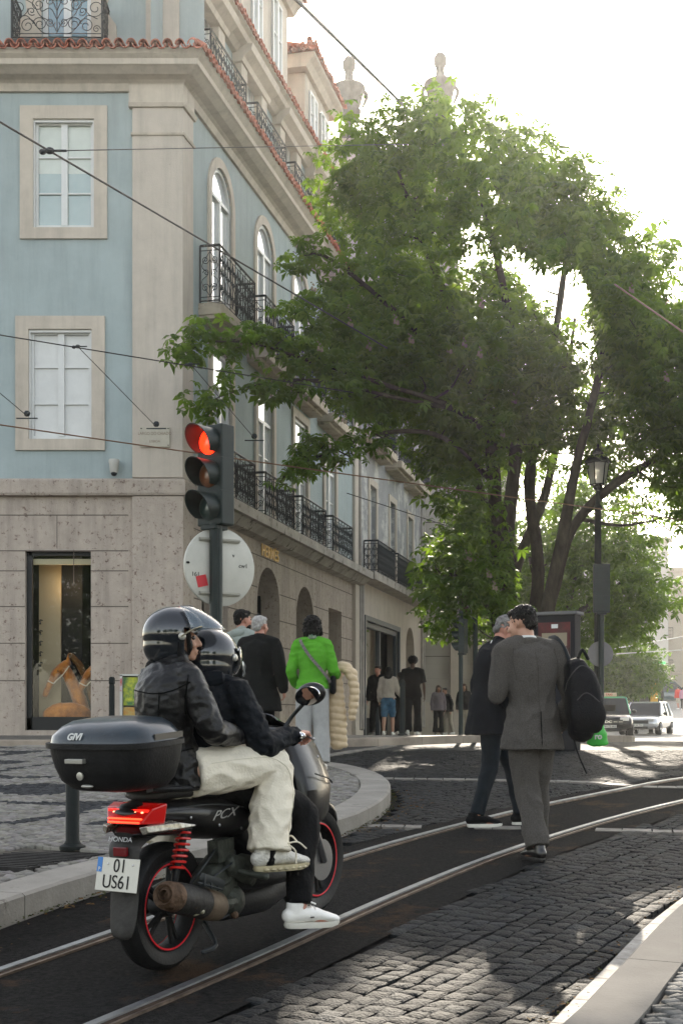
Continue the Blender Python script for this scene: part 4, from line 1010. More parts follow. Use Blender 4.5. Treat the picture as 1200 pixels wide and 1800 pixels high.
stems = [(ST([(893, 1300, 27), (886, 1180, 26.8), (874, 1000, 26.5), (868, 850, 26), (850, 690, 25.4), (800, 560, 25), (740, 420, 25), (700, 300, 25)]), [.34, .25, .2, .17, .13, .09, .05, .03]),
         (ST([(905, 1300, 27), (897, 1150, 27.2), (890, 950, 27), (905, 800, 27.2), (900, 620, 27), (870, 440, 27), (820, 300, 27), (800, 230, 27)]), [.34, .24, .19, .16, .12, .08, .05, .03]),
         (ST([(915, 1300, 27), (930, 1160, 27.3), (945, 1000, 27.5), (930, 850, 27.8), (955, 700, 28), (985, 520, 28), (1000, 380, 28), (985, 300, 28)]), [.3, .2, .16, .14, .11, .08, .05, .03]),
         (ST([(922, 1300, 27), (952, 1120, 26.8), (985, 960, 26.5), (1010, 830, 26), (1045, 690, 25.6), (1075, 560, 25.3), (1110, 480, 25)]), [.28, .19, .15, .12, .09, .06, .03]),
         (ST([(926, 1240, 27), (970, 1050, 27), (1005, 930, 27), (1080, 850, 26.5), (1180, 790, 26), (1290, 700, 25.5), (1360, 640, 25)]), [.2, .15, .13, .11, .09, .06, .03]),
         (ST([(895, 1180, 27), (900, 1020, 28.5), (960, 860, 30), (990, 700, 31), (1010, 560, 32)]), [.2, .15, .12, .09, .04]),
         (ST([(890, 1160, 27), (870, 1000, 28), (850, 880, 29), (800, 740, 30), (760, 600, 31)]), [.16, .13, .11, .08, .04]),
         (ST([(872, 960, 26.5), (865, 790, 25.2), (800, 720, 24.4), (690, 680, 23.6), (560, 640, 23), (450, 605, 22.5), (380, 600, 22.2)]), [.08, .07, .055, .045, .03, .02, .012]),
         (ST([(800, 720, 24.4), (700, 700, 23.8), (560, 670, 23), (460, 675, 22.5), (380, 700, 22.2)]), [.05, .04, .03, .02, .012]),
         (ST([(868, 850, 26), (780, 770, 24.8), (680, 760, 24), (590, 790, 23.5), (520, 820, 23.2), (490, 850, 23)]), [.06, .05, .035, .025, .018, .01]),
         (ST([(855, 700, 25.4), (740, 590, 24.6), (640, 500, 24.2), (570, 450, 24), (530, 450, 23.8)]), [.08, .06, .04, .02, .012]),
         (ST([(880, 1120, 26.8), (840, 1040, 26), (790, 1010, 25.5), (755, 1050, 25.2)]), [.06, .045, .03, .012])]
CR = [(600, 290), (645, 240), (700, 255), (760, 232), (800, 262), (850, 252), (900, 285), (945, 300), (1000, 365), (1020, 430), (1090, 455), (1125, 500), (1120, 560), (1240, 620), (1400, 640), (1440, 900), (1300, 980), (1190, 930), (1130, 880), (1060, 830), (1010, 800), (950, 790), (900, 800), (860, 780), (800, 820), (755, 790), (720, 740), (660, 730), (620, 700), (600, 620), (590, 520), (650, 430), (600, 370), (560, 330)]
cl = sample(CR, 27, 980, 4.6, rnd, okb)
cl += sample([(880, 370), (970, 380), (1030, 480), (1110, 550), (1190, 640), (1190, 800), (1000, 780), (900, 700)], 24.6, 150, 1.2, rnd, okb)
cl += sample([(740, 740), (860, 800), (855, 960), (800, 950), (765, 880)], 26, 26, 1.5, rnd)
cl += sample([(865, 960), (800, 900), (755, 990), (740, 1085), (790, 1125), (835, 1125), (862, 1100)], 26, 60, 1.4, rnd)
cl += sample([(590, 600), (860, 620), (860, 830), (760, 800), (640, 770), (575, 700)], 24.9, 90, 1.5, rnd, okb)
cl += sample([(860, 640), (1150, 640), (1190, 900), (1060, 830), (950, 800), (870, 800)], 26, 70, 3., rnd)
cl += sample([(830, 400), (1000, 400), (1080, 480), (1070, 660), (860, 640)], 27.5, 90, 1.6, rnd, okb)
lowback = sample([(840, 980), (900, 930), (1000, 880), (1190, 920), (1215, 1000), (1170, 1110), (1060, 1130), (900, 1120)], 30.5, 0, 1.5, rnd)
LA = []
for P, n_, rr_ in (([(320, 612, 22.1), (380, 596, 22.2), (450, 600, 22.5), (520, 625, 22.8), (600, 650, 23.2)], 46, .36), ([(345, 715, 22.1), (400, 690, 22.3), (470, 672, 22.6), (560, 670, 23), (640, 690, 23.6)], 40, .36), ([(480, 575, 22.8), (540, 560, 23), (600, 560, 23.5)], 22, .5),
                   ([(485, 850, 23), (520, 815, 23.2), (560, 790, 23.4), (620, 790, 23.6), (690, 770, 24)], 40, .38), ([(505, 450, 23.7), (545, 452, 23.8), (590, 470, 24), (640, 500, 24.3)], 20, .32), ([(570, 620, 23.4), (640, 640, 24), (720, 640, 24.4)], 40, .8), ([(540, 510, 23.8), (590, 530, 24), (640, 560, 24.3)], 16, .5)):
    C_, _ = catmull(ST(P), 10)
    for k in range(n_): LA.append(C_[rnd.randrange(len(C_))] + V((rnd.uniform(-.25, .25), rnd.uniform(-rr_, rr_) * .8, rnd.uniform(-rr_, rr_) * .75)))
LA = [p for p in LA if okb(p) or p.y < 23.7]
cl = [p for p in cl if not (abs(p.x / p.y * 26.5 - 4.97) < .75 and 5.1 < p.z < 7.2 and p.y < 26.6)]   # the crown is cut back around the lantern
b = B()
for P, r_ in stems: b.sweep(P, [q_ * .78 for q_ in r_], n=9, interp=5, rnd=False)
b.build('trunk', m_bark, tree, disp=folds(.018, (5, 5, 1.2)))
b = B(); limbs(b, stems, [c for c in cl if rnd.random() < .85] + LA, rnd); b.build('branches', m_bark, tree)
SUN_HOLES = [(.2, 5.3, .42), (.55, 5.5, .40), (.95, 5.5, .45), (1.25, 5.9, .4), (1.5, 6.2, .5), (1.9, 6.3, .5), (1.75, 7.0, .45), (2.3, 7.6, .5), (2.1, 6.8, .4), (.3, 6.0, .16), (2.5, 8.6, .3), (2.9, 10.2, .35), (3.3, 11.3, .25), (-.1, 5.2, .2),
         (2.9, 14.7, .25), (3.4, 15.8, .3), (3.6, 17.2, .3), (4.2, 18.0, .4), (4.9, 17, .45), (4.3, 20, .4), (5.2, 21, .5), (3.2, 19.5, .25), (5.6, 19, .4), (3.5, 21.5, .3), (-2.6, 12.0, .5), (-2.2, 14.5, .4), (-3.2, 16, .4)]  # leaves cut away along the sun's rays so chosen ground patches are lit
pts = [q for c in cl for q in clump(c, rnd.uniform(.45, .75), 15, rnd)] + [q for c in LA for q in clump(c, rnd.uniform(.16, .3), 5, rnd, .7)]
leaves('crown', pts, m_leaf, tree, .21, 6, 3, holes=SUN_HOLES)
q = B(); 
for k in range(9): q.ell((random.Random(k).uniform(-.035, .035), random.Random(k + 50).uniform(-.035, .035), k * .02), .026 * (1.15 - k / 11), nu=6, nv=4)
bm0 = q.build('blossom', mat('blossom_pink', (.24, .19, .13), .8), tree); k0 = 0
for c in rnd.sample([c for c in cl + LA if 560 < 600 + c.x / c.y * 2400 < 1200 and c.z < 9], 46):
    o = bm0 if k0 == 0 else link(bm0.copy(), tree); k0 = 1; o.location = c + V((rnd.uniform(-.4, .4), -.55, rnd.uniform(0, .25))); o.rotation_euler = (rnd.uniform(-.3, .3), rnd.uniform(-.3, .3), 0); o.scale = (1.0,) * 3

def farTree(base, poly, Y, n, dY, lab, m, leaf, nl, ncl, seed, trunks, cr=.8, thick=.3):
    rd_ = random.Random(seed); t = thing('street_tree', lab, 'tree', U(base[0], base[1], Y), 0, 'trees of the square'); world(t)
    c_ = sample(poly, Y, n, dY, rd_, None, Y); b = B()
    st = [([U(*q, Y + dy) for q, dy in P], [thick * (1 - .8 * i / (len(P) - 1)) for i in range(len(P))]) for P in trunks]
    for P, r_ in st: b.sweep(P, r_, n=8, interp=4, rnd=False)
    limbs(b, st, c_[::2], rd_); b.build('trunk', m_bark, t)
    leaves('crown', [q for c in c_ for q in clump(c, rd_.uniform(.6, 1.) * cr, ncl, rd_)], m, t, leaf, nl, seed); return t
farTree((985, 1292), [(960, 900), (1040, 860), (1110, 880), (1125, 930), (1120, 980), (1150, 1010), (1160, 1090), (1120, 1130), (1060, 1120), (1010, 1160), (940, 1130), (900, 1000)], 38, 230, 4.5,
        'sunlit green tree standing just behind the big chestnut, right of its stems', m_leaf2, .25, 5, 14, 5, [[((985, 1300), 0), ((985, 1150), 0), ((1000, 1050), 0), ((1040, 960), 1)], [((985, 1150), 0), ((950, 1050), -1), ((930, 980), -2)], [((990, 1100), 0), ((1080, 1040), 1), ((1140, 980), 2)]], 1., .22)
farTree((1085, 1280), [(1030, 1140), (1060, 1110), (1110, 1120), (1140, 1150), (1160, 1190), (1140, 1215), (1080, 1222), (1035, 1215), (1020, 1180)], 66, 170, 4,
        'small bright green tree with a low round crown behind the parked taxi', m_leaf2, .3, 4, 16, 6, [[((1085, 1285), 0), ((1085, 1230), 0), ((1080, 1180), 0), ((1090, 1140), 0)]], 1.1, .2)
farTree((860, 1285), [(800, 880), (900, 820), (1000, 850), (1040, 950), (1000, 1100), (880, 1160), (800, 1100), (780, 980)], 46, 150, 4,
        'dark green tree in front of the church, hidden in part by the chestnut stems', m_leaf, .28, 4, 14, 7, [[((870, 1290), 0), ((872, 1150), 0), ((880, 1000), 0)], [((872, 1150), 0), ((920, 1020), 0), ((950, 930), 0)]], 1.1, .25)
# trees off to the right that the shop window mirrors
farTree((1500, 1292), [(1330, 500), (1500, 300), (1700, 300), (1900, 500), (1950, 850), (1750, 1120), (1500, 1150), (1350, 950)], 33, 260, 4,
        'chestnut tree beyond the right edge, seen mirrored in the shop window', m_leaf2, .32, 5, 13, 8, [[((1600, 1300), 0), ((1600, 1100), 0), ((1600, 800), 0), ((1620, 500), 0)]], 1.3, .3)

for k_, (x_, y_, r_, h_) in enumerate(((-16, -40, 7, 9), (-2, -46, 8, 11), (12, -40, 7, 9.5), (30, -28, 6, 8), (-32, -30, 6, 8))):
    rd_ = random.Random(90 + k_); t = world(thing('street_tree', ['round tree far left behind the viewer', 'tallest tree straight behind the viewer', 'round tree right behind the viewer', 'tree at the right, level with the viewer', 'tree at the left, level with the viewer'][k_], 'tree', (x_, y_, GA(y_)), 0, 'trees of the square'))
    b = B(); b.sweep([(x_, y_, -.2), (x_ + .2, y_, h_ * .5), (x_, y_, h_ * 1.3)], [.3, .22, .06], n=8); b.build('trunk', m_bark, t)
    P_ = []
    while len(P_) < 2600:
        p = V((rd_.uniform(-1, 1), rd_.uniform(-1, 1), rd_.uniform(-1, 1)))
        if .5 < p.length < 1 + .12 * noise.noise(p * 4): P_.append(V((x_ + p.x * r_, y_ + p.y * r_, h_ + p.z * r_ * .72)))
    leaves('crown', P_, m_leaf, t, .7, 4, 60 + k_)
# ================================================================ street furniture
m_green = mat('signal_green', (.009, .017, .015), .5, .0, spec=.3, var=.2, scale=6)
m_lensr = mat('lens_red_lit', (.9, .03, .01), .3, emit=(1., .02, .006), estr=1.6, coat=1)
m_lensa = mat('lens_amber', (.16, .05, .012), .35, coat=1.)
m_lensg = mat('lens_green', (.01, .03, .025), .3, coat=1.)
def signal_head(t, Mx, lit=True, sc=1.):
    """front faces local -Y; z up; origin at the bottom centre"""
    q = B(); q.M = Mx; W_, H_ = .135 * sc, .80 * sc
    q.box((-W_, -.0, 0), (W_, .15 * sc, H_)); hd = q.build('signal_head', m_green, t, smooth=False, bevel=.012)
    q = B(); q.M = Mx; q.box((-W_ * .6, -.02, -.035), (W_ * .6, .13 * sc, 0)); q.build('bracket', m_green, hd, smooth=False, bevel=.005)
    for k in range(3):
        zc = H_ - .135 * sc - k * .262 * sc
        q = B(); q.M = Mx @ Matrix.Translation((0, -.004, zc)) @ Matrix.Rotation(R(90), 4, 'X')
        q.lathe([(.103 * sc, 0), (.098 * sc, .012), (.07 * sc, .028), (.03 * sc, .036), (.002, .038)], n=28)
        q.build('lens', [m_lensr if lit else m_lensa, m_lensa, m_lensg][k], hd)
        q = B(); q.M = Mx @ Matrix.Translation((0, 0, zc)); n = 26; rg = []   # tunnel visor, open below, longer on top
        for i in range(n + 1):
            a = R(-50) + R(280) * i / n; L_ = .05 + .16 * (.5 + .5 * math.sin(a)) ** .8
            c_, s_ = math.cos(a), math.sin(a); rg.append([(c_ * .113 * sc, .004, s_ * .113 * sc), (c_ * .116 * sc, -L_ * sc, s_ * .116 * sc), (c_ * .110 * sc, -L_ * sc, s_ * .110 * sc), (c_ * .106 * sc, .004, s_ * .106 * sc)])
        q.rings(rg, closed=True); q.build('visor', m_green, hd)
        if k: q = B(); q.M = Mx; q.box((-W_ - .002, -.003, zc + .128 * sc), (W_ + .002, .152 * sc, zc + .134 * sc)); q.build('seam', m_iron, hd, smooth=False)
    return hd
PX, PY = (380 - 600) / 2400 * 10.9, 10.9
tl = thing('traffic_light', 'dark green traffic light showing red, on a post behind the two riders', 'traffic light', (PX, PY, GA(PY) + .12), 0, 'traffic lights')
z0 = -(GA(PY) + .12)
q = B(); q.sweep([(0, 0, 0), (0, 0, 2.82 + z0)], .052, n=16, interp=1, rnd=False); q.sweep([(0, 0, 0), (0, 0, .35)], .075, n=16, interp=1, rnd=False); q.box((-.004, -.062, .3), (.018, -.05, 2.82 + z0)); q.build('post', m_green, tl)
signal_head(tl, Matrix.Translation((-.04, 0, 2.80 + z0)) @ Matrix.Rotation(R(-38), 4, 'Z') @ Matrix.Translation((0, -.02, 0)))
m_sback = mat('sign_back', (.46, .45, .40), .5, .2, var=.1, scale=4, spots=((.25, .2, .15), 14, .68))
ms = Matrix.Translation((.055, .02, 2.475 + z0)) @ Matrix.Rotation(R(33), 4, 'Z')
sg = thing('road_sign', 'round pale metal back of a road sign with a red sticker', 'road sign', (PX, PY, GA(PY) + .12))
q = B(); q.M = ms @ Matrix.Rotation(R(90), 4, 'X'); q.lathe([(.30, -.075), (.315, -.07), (.315, -.055), (.308, -.052), (.002, -.052)], n=56); q.lathe([(.315, -.078), (.315, -.07), (.31, -.078)], n=56); q.build('disc', m_sback, sg, sharp=30)
for dz in (.215, -.215):
    q = B(); q.M = ms; q.box((-.19, .03, dz - .013), (.17, .05, dz + .013)); q.box((-.19, .018, dz - .004), (.17, .031, dz + .004)); q.build('rail', m_iron if 0 else mat('rail_grey', (.30, .29, .25), .5, .4), sg, smooth=False)
# stickers and scrawl on the side facing the street
q = B(); q.M = ms @ Matrix.Translation((-.165, .0, -.12)) @ Matrix.Rotation(R(-14), 4, 'Y'); q.box((-.045, .047, -.045), (.045, .0515, .045)); st_ = q.build('sticker', mat('red_sticker', (.55, .02, .03), .5), sg, smooth=False)
m_blk = mat('scrawl', (.02, .02, .02), .7)
for i, (x, z, s_) in enumerate(((.21, .02, 'cw1'), (-.22, -.07, '161'), (.12, .1, 'v'))):
    textmesh('scrawl', s_, .05, .001, m_blk, ms @ Matrix(((1, 0, 0, x), (0, 0, -1, .0505), (0, 1, 0, z), (0, 0, 0, 1))), sg)
q = B(); q.M = ms; q.ell((-.29, .046, .02), (.016, .004, .01), nu=8, nv=6); q.build('sticker', m_blk, sg)
# wall plaque, wall lamp
t = thing('street_plaque', 'small cream stone street name plaque with faint lettering on the corner pilaster', 'plaque', (-3.33, 24.4, 6.12)); world(t)
q = FB(FL_); a = sl_(-3.06); c = sl_(-3.60); q.box((a, .075, 6.12), (c, .115, 6.48)); pq = q.build('slab', mat('plaque_cream', (.45, .41, .33), .6, var=.08), t, smooth=False, bevel=.006)
Ml = Matrix(((1, 0, 0, -3.33), (0, 0, -1, 24.383), (0, 1, 0, 6.36), (0, 0, 0, 1)))
m_eng = mat('engraved', (.26, .2, .16), .8)
textmesh('lettering', 'LARGO DO CHIADO', .075, .001, m_eng, Ml, t, sx=.85); textmesh('lettering', 'LISBOA', .06, .001, m_eng, Matrix.Translation((0, 0, -.14)) @ Ml, t)
for x in (a + .03, c - .03):
    for z in (6.15, 6.45): q = FB(FL_); q.ell((x, .118, z), .012, nu=8, nv=6); q.build('bolt', m_iron, t)
t = thing('wall_lamp', 'small dome shaped white wall fitting on the blue wall above the stone band', 'wall lamp', (-4.05, 24.4, 5.65)); 
q = B(); q.lathe([(.0, .24), (.09, .24), (.10, .20), (.085, .14), (.075, .04), (.06, .0)], (0, -.05, 0), n=16); q.box((-.05, -.03, .15), (.05, .13, .22)); q.build('housing', mat('fitting_white', (.45, .44, .4), .5), t)
q = B(); q.ell((0, -.06, -.01), (.055, .055, .05)); q.build('lens', m_iron, t)
# bollards
def bollard(x, y, lab, h=.95, r=.046, zb=.125, band=False):
    t = thing('bollard', lab, 'bollard', (x, y, GA(y) + zb), 0, 'bollards along the kerb')
    q = B(); q.lathe([(r * 1.25, 0), (r * 1.25, .03), (r, .05), (r, h - .16), (r * .85, h - .14), (r * .85, h - .12), (r * 1.08, h - .11), (r * 1.08, h - .03), (r * .7, h - .005), (.004, h)], n=20); q.build('post', m_iron2, t)
    q = B(); q.lathe([(r * 1.9, -.01), (r * 1.9, .012), (r * 1.2, .03)], n=20); q.build('base_collar', m_iron2, t)
m_iron2 = mat('bollard_green', (.008, .011, .010), .6, .0, spec=.2, var=.3, scale=14, bump=.1)
bollard(-1.80, 9.15, 'dark bollard on the patterned pavement beside the scooter top case', h=.84)
bollard((197 - 600) / 2400 * 21.8, 21.8, 'dark bollard in front of the shop wall, beside the postcard rack', h=1.0)
bollard((707 - 600) / 2400 * 24.3, 24.3, 'dark bollard at the kerb in front of the woman in denim shorts', h=.98)
bollard((1143 - 600) / 2400 * 62, 62, 'small dark bollard out on the sunlit square right of the parked cars', h=1.25, r=.1, zb=0)
# postcard rack
t = thing('postcard_rack', 'white rack with green and yellow prints standing by the corner of the shop', 'rack', ((228 - 600) / 2400 * 22.5, 22.5, GA(22.5) + .12))
zz = 1.25 - (GA(22.5) + .12); k_ = 22.5 / 2400
q = B(); q.box((-.16, .0, .1), (-.12, .3, zz + (1265 - 1186) * k_)); q.box((.14, 0, .1), (.17, .3, zz + 79 * k_)); q.box((-.16, .28, .1), (.17, .31, zz + 80 * k_)); q.box((-.16, 0, zz + 77 * k_), (.17, .3, zz + 80 * k_)); q.box((-.2, -.02, 0), (.2, .34, .09)); q.build('frame', mat('rack_white', (.5, .5, .46), .5), t, smooth=False)
for nm_, x0, x1, p0, p1, c1, c2 in (('poster', -.11, .13, 1190, 1240, (.06, .16, .05), (.50, .52, .03)), ('poster', -.11, .13, 1243, 1262, (.48, .22, .04), (.4, .34, .12)), ('print', -.155, -.125, 1192, 1215, (.4, .05, .04), (.5, .5, .5))):
    q = B(); q.box((x0, -.02 if x0 < -.15 else .05, zz + (1265 - p1) * k_), (x1, .0 if x0 < -.15 else .06, zz + (1265 - p0) * k_)); q.build(nm_, mat('print_%d' % p0, c1, .4, col2=c2, scale=9, detail=2), t, smooth=False)
# information pillar
IX, IY = (978 - 600) / 2400 * 20.5, 20.5
t = thing('information_panel', 'tall black information panel with a dark red screen behind the man in tweed', 'information panel', (IX, IY, GA(IY)), R(-28))
hz = 1.25 + (1265 - 1076) / 2400 * 20.5 - GA(IY)
m_pan = mat('panel_black', (.012, .013, .016), .7, .0)
q = B(); q.box((-.32, -.12, 0), (.32, .16, hz - .04)); bd = q.build('body', m_pan, t, smooth=False, bevel=.015)
q = B(); q.box((-.36, -.16, hz - .05), (.36, .2, hz)); q.build('cap', mat('panel_grey', (.10, .10, .095), .6, .0), t, smooth=False, bevel=.01)
q = B(); q.box((-.25, -.128, 1.0), (.25, -.118, hz - .16)); sc_ = q.build('screen', mat('screen', (.02, .006, .006), .3, spec=.2, col2=(.11, .012, .014), scale=3), t, smooth=False)
q = B(); q.box((-.19, -.134, hz - .52), (.2, -.127, hz - .32)); q.build('notice', mat('notice', (.20, .16, .10), .4), sc_, smooth=False)
q = B(); q.box((-.04, -.134, hz - .25), (.06, -.127, hz - .19)); q.build('label', m_white, sc_, smooth=False)
# street lamp
LX, LY = (1050 - 600) / 2400 * 26.5, 26.5; gz = GA(LY) + .1
t = thing('street_lamp', 'tall iron street lamp with a glazed six-sided lantern among the chestnut leaves', 'street lamp', (LX, LY, gz))
zl = 1.25 + (1265 - 852) / 2400 * 26.5 - gz
q = B(); q.lathe([(.16, 0), (.16, .1), (.11, .2), (.10, 1.0), (.12, 1.05), (.075, 1.15), (.065, zl - .5), (.09, zl - .45), (.05, zl - .38), (.04, zl - .12), (.10, zl - .06), (.06, zl)], n=16); q.build('post', m_iron2, t)
q = B(); n = 6; R0, R1, hL = .15, .215, .42
for k in range(n):
    a = 2 * math.pi * k / n; c_, s_ = math.cos(a), math.sin(a); q.sweep([(R0 * c_, R0 * s_, zl), (R1 * c_, R1 * s_, zl + hL)], .012, n=5, interp=1, rnd=False)
for r_, z_ in ((R0, zl), (R1, zl + hL)):
    P = [(r_ * math.cos(2 * math.pi * k / n), r_ * math.sin(2 * math.pi * k / n), z_) for k in range(n + 1)]
    for k in range(n): q.sweep([P[k], P[k + 1]], .014, n=5, interp=1)
q.lathe([(.25, zl + hL), (.26, zl + hL + .03), (.16, zl + hL + .14), (.10, zl + hL + .16), (.11, zl + hL + .2), (.05, zl + hL + .27), (.02, zl + hL + .3), (.03, zl + hL + .34), (.004, zl + hL + .38)], n=6)
lt = q.build('lantern', m_iron2, t, smooth=False)
q = B(); q.lathe([(R0 * .97, zl + .01), (R1 * .97, zl + hL - .01)], n=6, caps=False); q.build('glass', mat('frosted_glass', (.62, .60, .54), .35, trans=.55, spec=.5), lt, smooth=False)
# signal and sign hung on the lamp post side, seen from behind
t2 = thing('traffic_light', 'dark back of a traffic light on a post between the backpack and taxi', 'traffic light', (LX - .02, LY - .45, gz), 0, 'traffic lights')
q = B(); q.sweep([(0, 0, 0), (0, 0, 2.7)], .055, n=12, interp=1, rnd=False); q.build('post', m_green, t2)
signal_head(t2, Matrix.Translation((0, 0, 2.36 - .0)) @ Matrix.Rotation(R(172), 4, 'Z'), lit=False, sc=1.15)
t = thing('road_sign', 'round grey metal back of a road sign on the post beside the backpack', 'road sign', (LX - .02, LY - .45, gz)); zs = 1.25 + (1265 - 1149) / 2400 * 26 - gz
q = B(); q.M = Matrix.Translation((.0, .09, zs)) @ Matrix.Rotation(R(90), 4, 'X'); q.lathe([(.002, 0), (.24, 0), (.245, .006), (.24, .012), (.002, .012)], n=40); q.build('disc', mat('sign_grey', (.16, .15, .145), .55, .1, var=.1), t, sharp=30)
# second signal, lamps towards us
TX, TY = (833 - 600) / 2400 * 25.5, 25.5; g2 = GA(TY) + .1
t = thing('traffic_light', 'slim traffic light with two unlit round lamps in a pale plate', 'traffic light', (TX, TY, g2), 0, 'traffic lights')
q = B(); q.sweep([(.02, 0, 0), (.02, 0, 2.25)], .045, n=12, interp=1, rnd=False); q.box((-.30, -.03, 2.18), (.06, .03, 2.22)); q.build('post', m_green, t)
zt = 1.25 + (1265 - 1086) / 2400 * 25.5 - g2
q = B(); q.box((-.32, -.02, zt), (-.05, .1, zt + .46)); hd = q.build('signal_head', mat('pale_plate', (.38, .36, .3), .5, var=.1), t, smooth=False, bevel=.01)
for k in range(2): q = B(); q.M = Matrix.Translation((-.185, -.02, zt + .12 + .225 * k)) @ Matrix.Rotation(R(90), 4, 'X'); q.lathe([(.1, 0), (.1, .03), (.09, .03), (.085, .01), (.002, .018)], n=24); q.build('lens', mat('lens_off', (.10, .028, .015), .4, coat=.6), hd)
t = thing('traffic_light', 'black three lamp traffic light turned away, below the two lamp one', 'traffic light', ((808 - 600) / 2400 * 25, 25, GA(25) + .1), 0, 'traffic lights')
signal_head(t, Matrix.Translation((0, 0, 1.25 + (1265 - 1148) / 2400 * 25 - GA(25) - .1)) @ Matrix.Rotation(R(-115), 4, 'Z'), lit=False, sc=.78)
q = B(); q.sweep([(.02, .05, 0), (.02, .05, 2.3)], .04, n=12, interp=1, rnd=False); q.build('post', m_green, t)

# ---------- overhead wires
m_wire = mat('wire', (.035, .03, .028), .5, .5)
m_cop = mat('copper_wire', (.22, .12, .07), .4, .7)
def wire(name, lab, A, C, r=.008, sag=.15, m=None, n=14):
    t = thing(name, lab, 'wire', A, 0, 'overhead tram wires'); q = B()
    P = [A.lerp(C, k / n) - V((0, 0, sag * 4 * (k / n) * (1 - k / n))) - A for k in range(n + 1)]
    q.sweep(P, r, n=6, interp=1); q.build('cable', m or m_wire, t); return t
def clamp(t, p, s=1.):
    q = B(); o = p - t.location; q.ell(o, (.05 * s, .035 * s, .035 * s), nu=10, nv=8); q.ell(o + V((-.07 * s, 0, -.01)), (.04 * s, .03, .03 * s), nu=8, nv=6); q.sweep([o + V((.03 * s, 0, 0)), o + V((.16 * s, 0, 0))], .012 * s, n=6, interp=1); q.build('insulator', m_iron, t)
j1 = U(90, 265, 14)
t = wire('overhead_wire', 'thick dark cable slanting down from upper left past the top window', U(-260, 62, 11.5), U(680, 612, 23), .011, .0); clamp(t, U(88, 265, 13.6), 1.)
wire('overhead_wire', 'thin wire running level from the insulator in front of the top left window', U(100, 265, 13.7), U(900, 250, 32), .006, .0)
t = wire('overhead_wire', 'thin wire slanting gently down across the lower shuttered window', U(-250, 548, 18), U(620, 690, 22.5), .009, .0)
clamp(t, U(137, 609, 19.8), .8); clamp(t, U(335, 640, 20.8), .8)
t = wire('contact_wire', 'long copper tram wire crossing the whole street from the left wall to the lantern', U(-250, 710, 19), U(1500, 952, 29), .011, .05, m_cop)
for px, py in ((48, 734), (275, 752), (447, 773)):
    q = B(); o = U(px, py, 19 + (px + 250) / 1750 * 10) - t.location; q.box((o.x - .16, o.y - .012, o.z - .02), (o.x + .16, o.y + .012, o.z - .004)); q.ell(o + V((0, 0, .06)), (.05, .03, .05), nu=8, nv=6); q.build('clamp', m_iron, t)
wire('overhead_wire', 'short stay wire dropping from the lower window to the clamp by the plaque', U(137, 609, 19.8), U(275, 750, 21.9), .006, 0)
wire('overhead_wire', 'short stay wire dropping to the clamp right of the red traffic light', U(335, 640, 20.8), U(447, 770, 22.9), .006, 0)
wire('overhead_wire', 'stay wire coming in from the left edge down to the lowest left clamp', U(-60, 640, 19.5), U(48, 731, 20.6), .006, 0)
wire('overhead_wire', 'heavy cable descending from the roof corner towards the top of the chestnut', U(440, -80, 18), U(800, 275, 30), .028, 0, mat('grey_cable', (.10, .10, .10), .6))
wire('overhead_wire', 'pale cable crossing the right side of the chestnut crown', U(1080, 500, 21), U(1330, 675, 18), .012, 0, m_cop)
wire('overhead_wire', 'thin wire under the second floor balconies of the blue facade', U(368, 530, 23.6), U(700, 578, 30), .007, 0)
wire('overhead_wire', 'thin wire over the grey building between its windows', U(610, 867, 36), U(900, 962, 38), .012, 0)
wire('overhead_wire', 'upper pale wire low over the square beside the far trees', U(1070, 1142, 50), U(1240, 1112, 56), .02, 0, mat('pale_wire', (.4, .4, .38), .5))
wire('overhead_wire', 'lower pale wire low over the square beside the far trees', U(1070, 1150, 50), U(1240, 1140, 56), .02, 0, MATS['pale_wire'])

# ================================================================ cars
m_tyre = mat('tyre', (.012, .012, .012), .75, bump=.2, bscale=60)
m_rim = mat('alloy', (.3, .3, .31), .3, .9)
m_cgl = mat('car_glass', (.006, .008, .008), .08, spec=.45)
m_chr = mat('chrome', (.7, .7, .7), .12, 1.)
def wheel(t, x, y, r, w_, tyre=m_tyre):
    q = B(); Mx = Matrix.Translation((x, y, r)) @ Matrix.Rotation(R(90), 4, 'Y'); q.M = Mx
    q.lathe([(r * .62, -w_ / 2), (r * .93, -w_ / 2), (r, -w_ * .3), (r, w_ * .3), (r * .93, w_ / 2), (r * .62, w_ / 2)], n=28); ty = q.build('tyre', tyre, t)
    q = B(); q.M = Mx; q.lathe([(.01, w_ * .45), (r * .15, w_ * .45), (r * .2, w_ * .3), (r * .6, w_ * .42), (r * .64, w_ * .46), (r * .64, -w_ * .4), (.01, -w_ * .4)], n=20)
    for k in range(5): a = 2 * math.pi * k / 5; q.sweep([(0, 0, w_ * .42), (math.cos(a) * r * .6, math.sin(a) * r * .6, w_ * .46)], [.03, .045], n=5, interp=1)
    q.build('rim', m_rim, t)
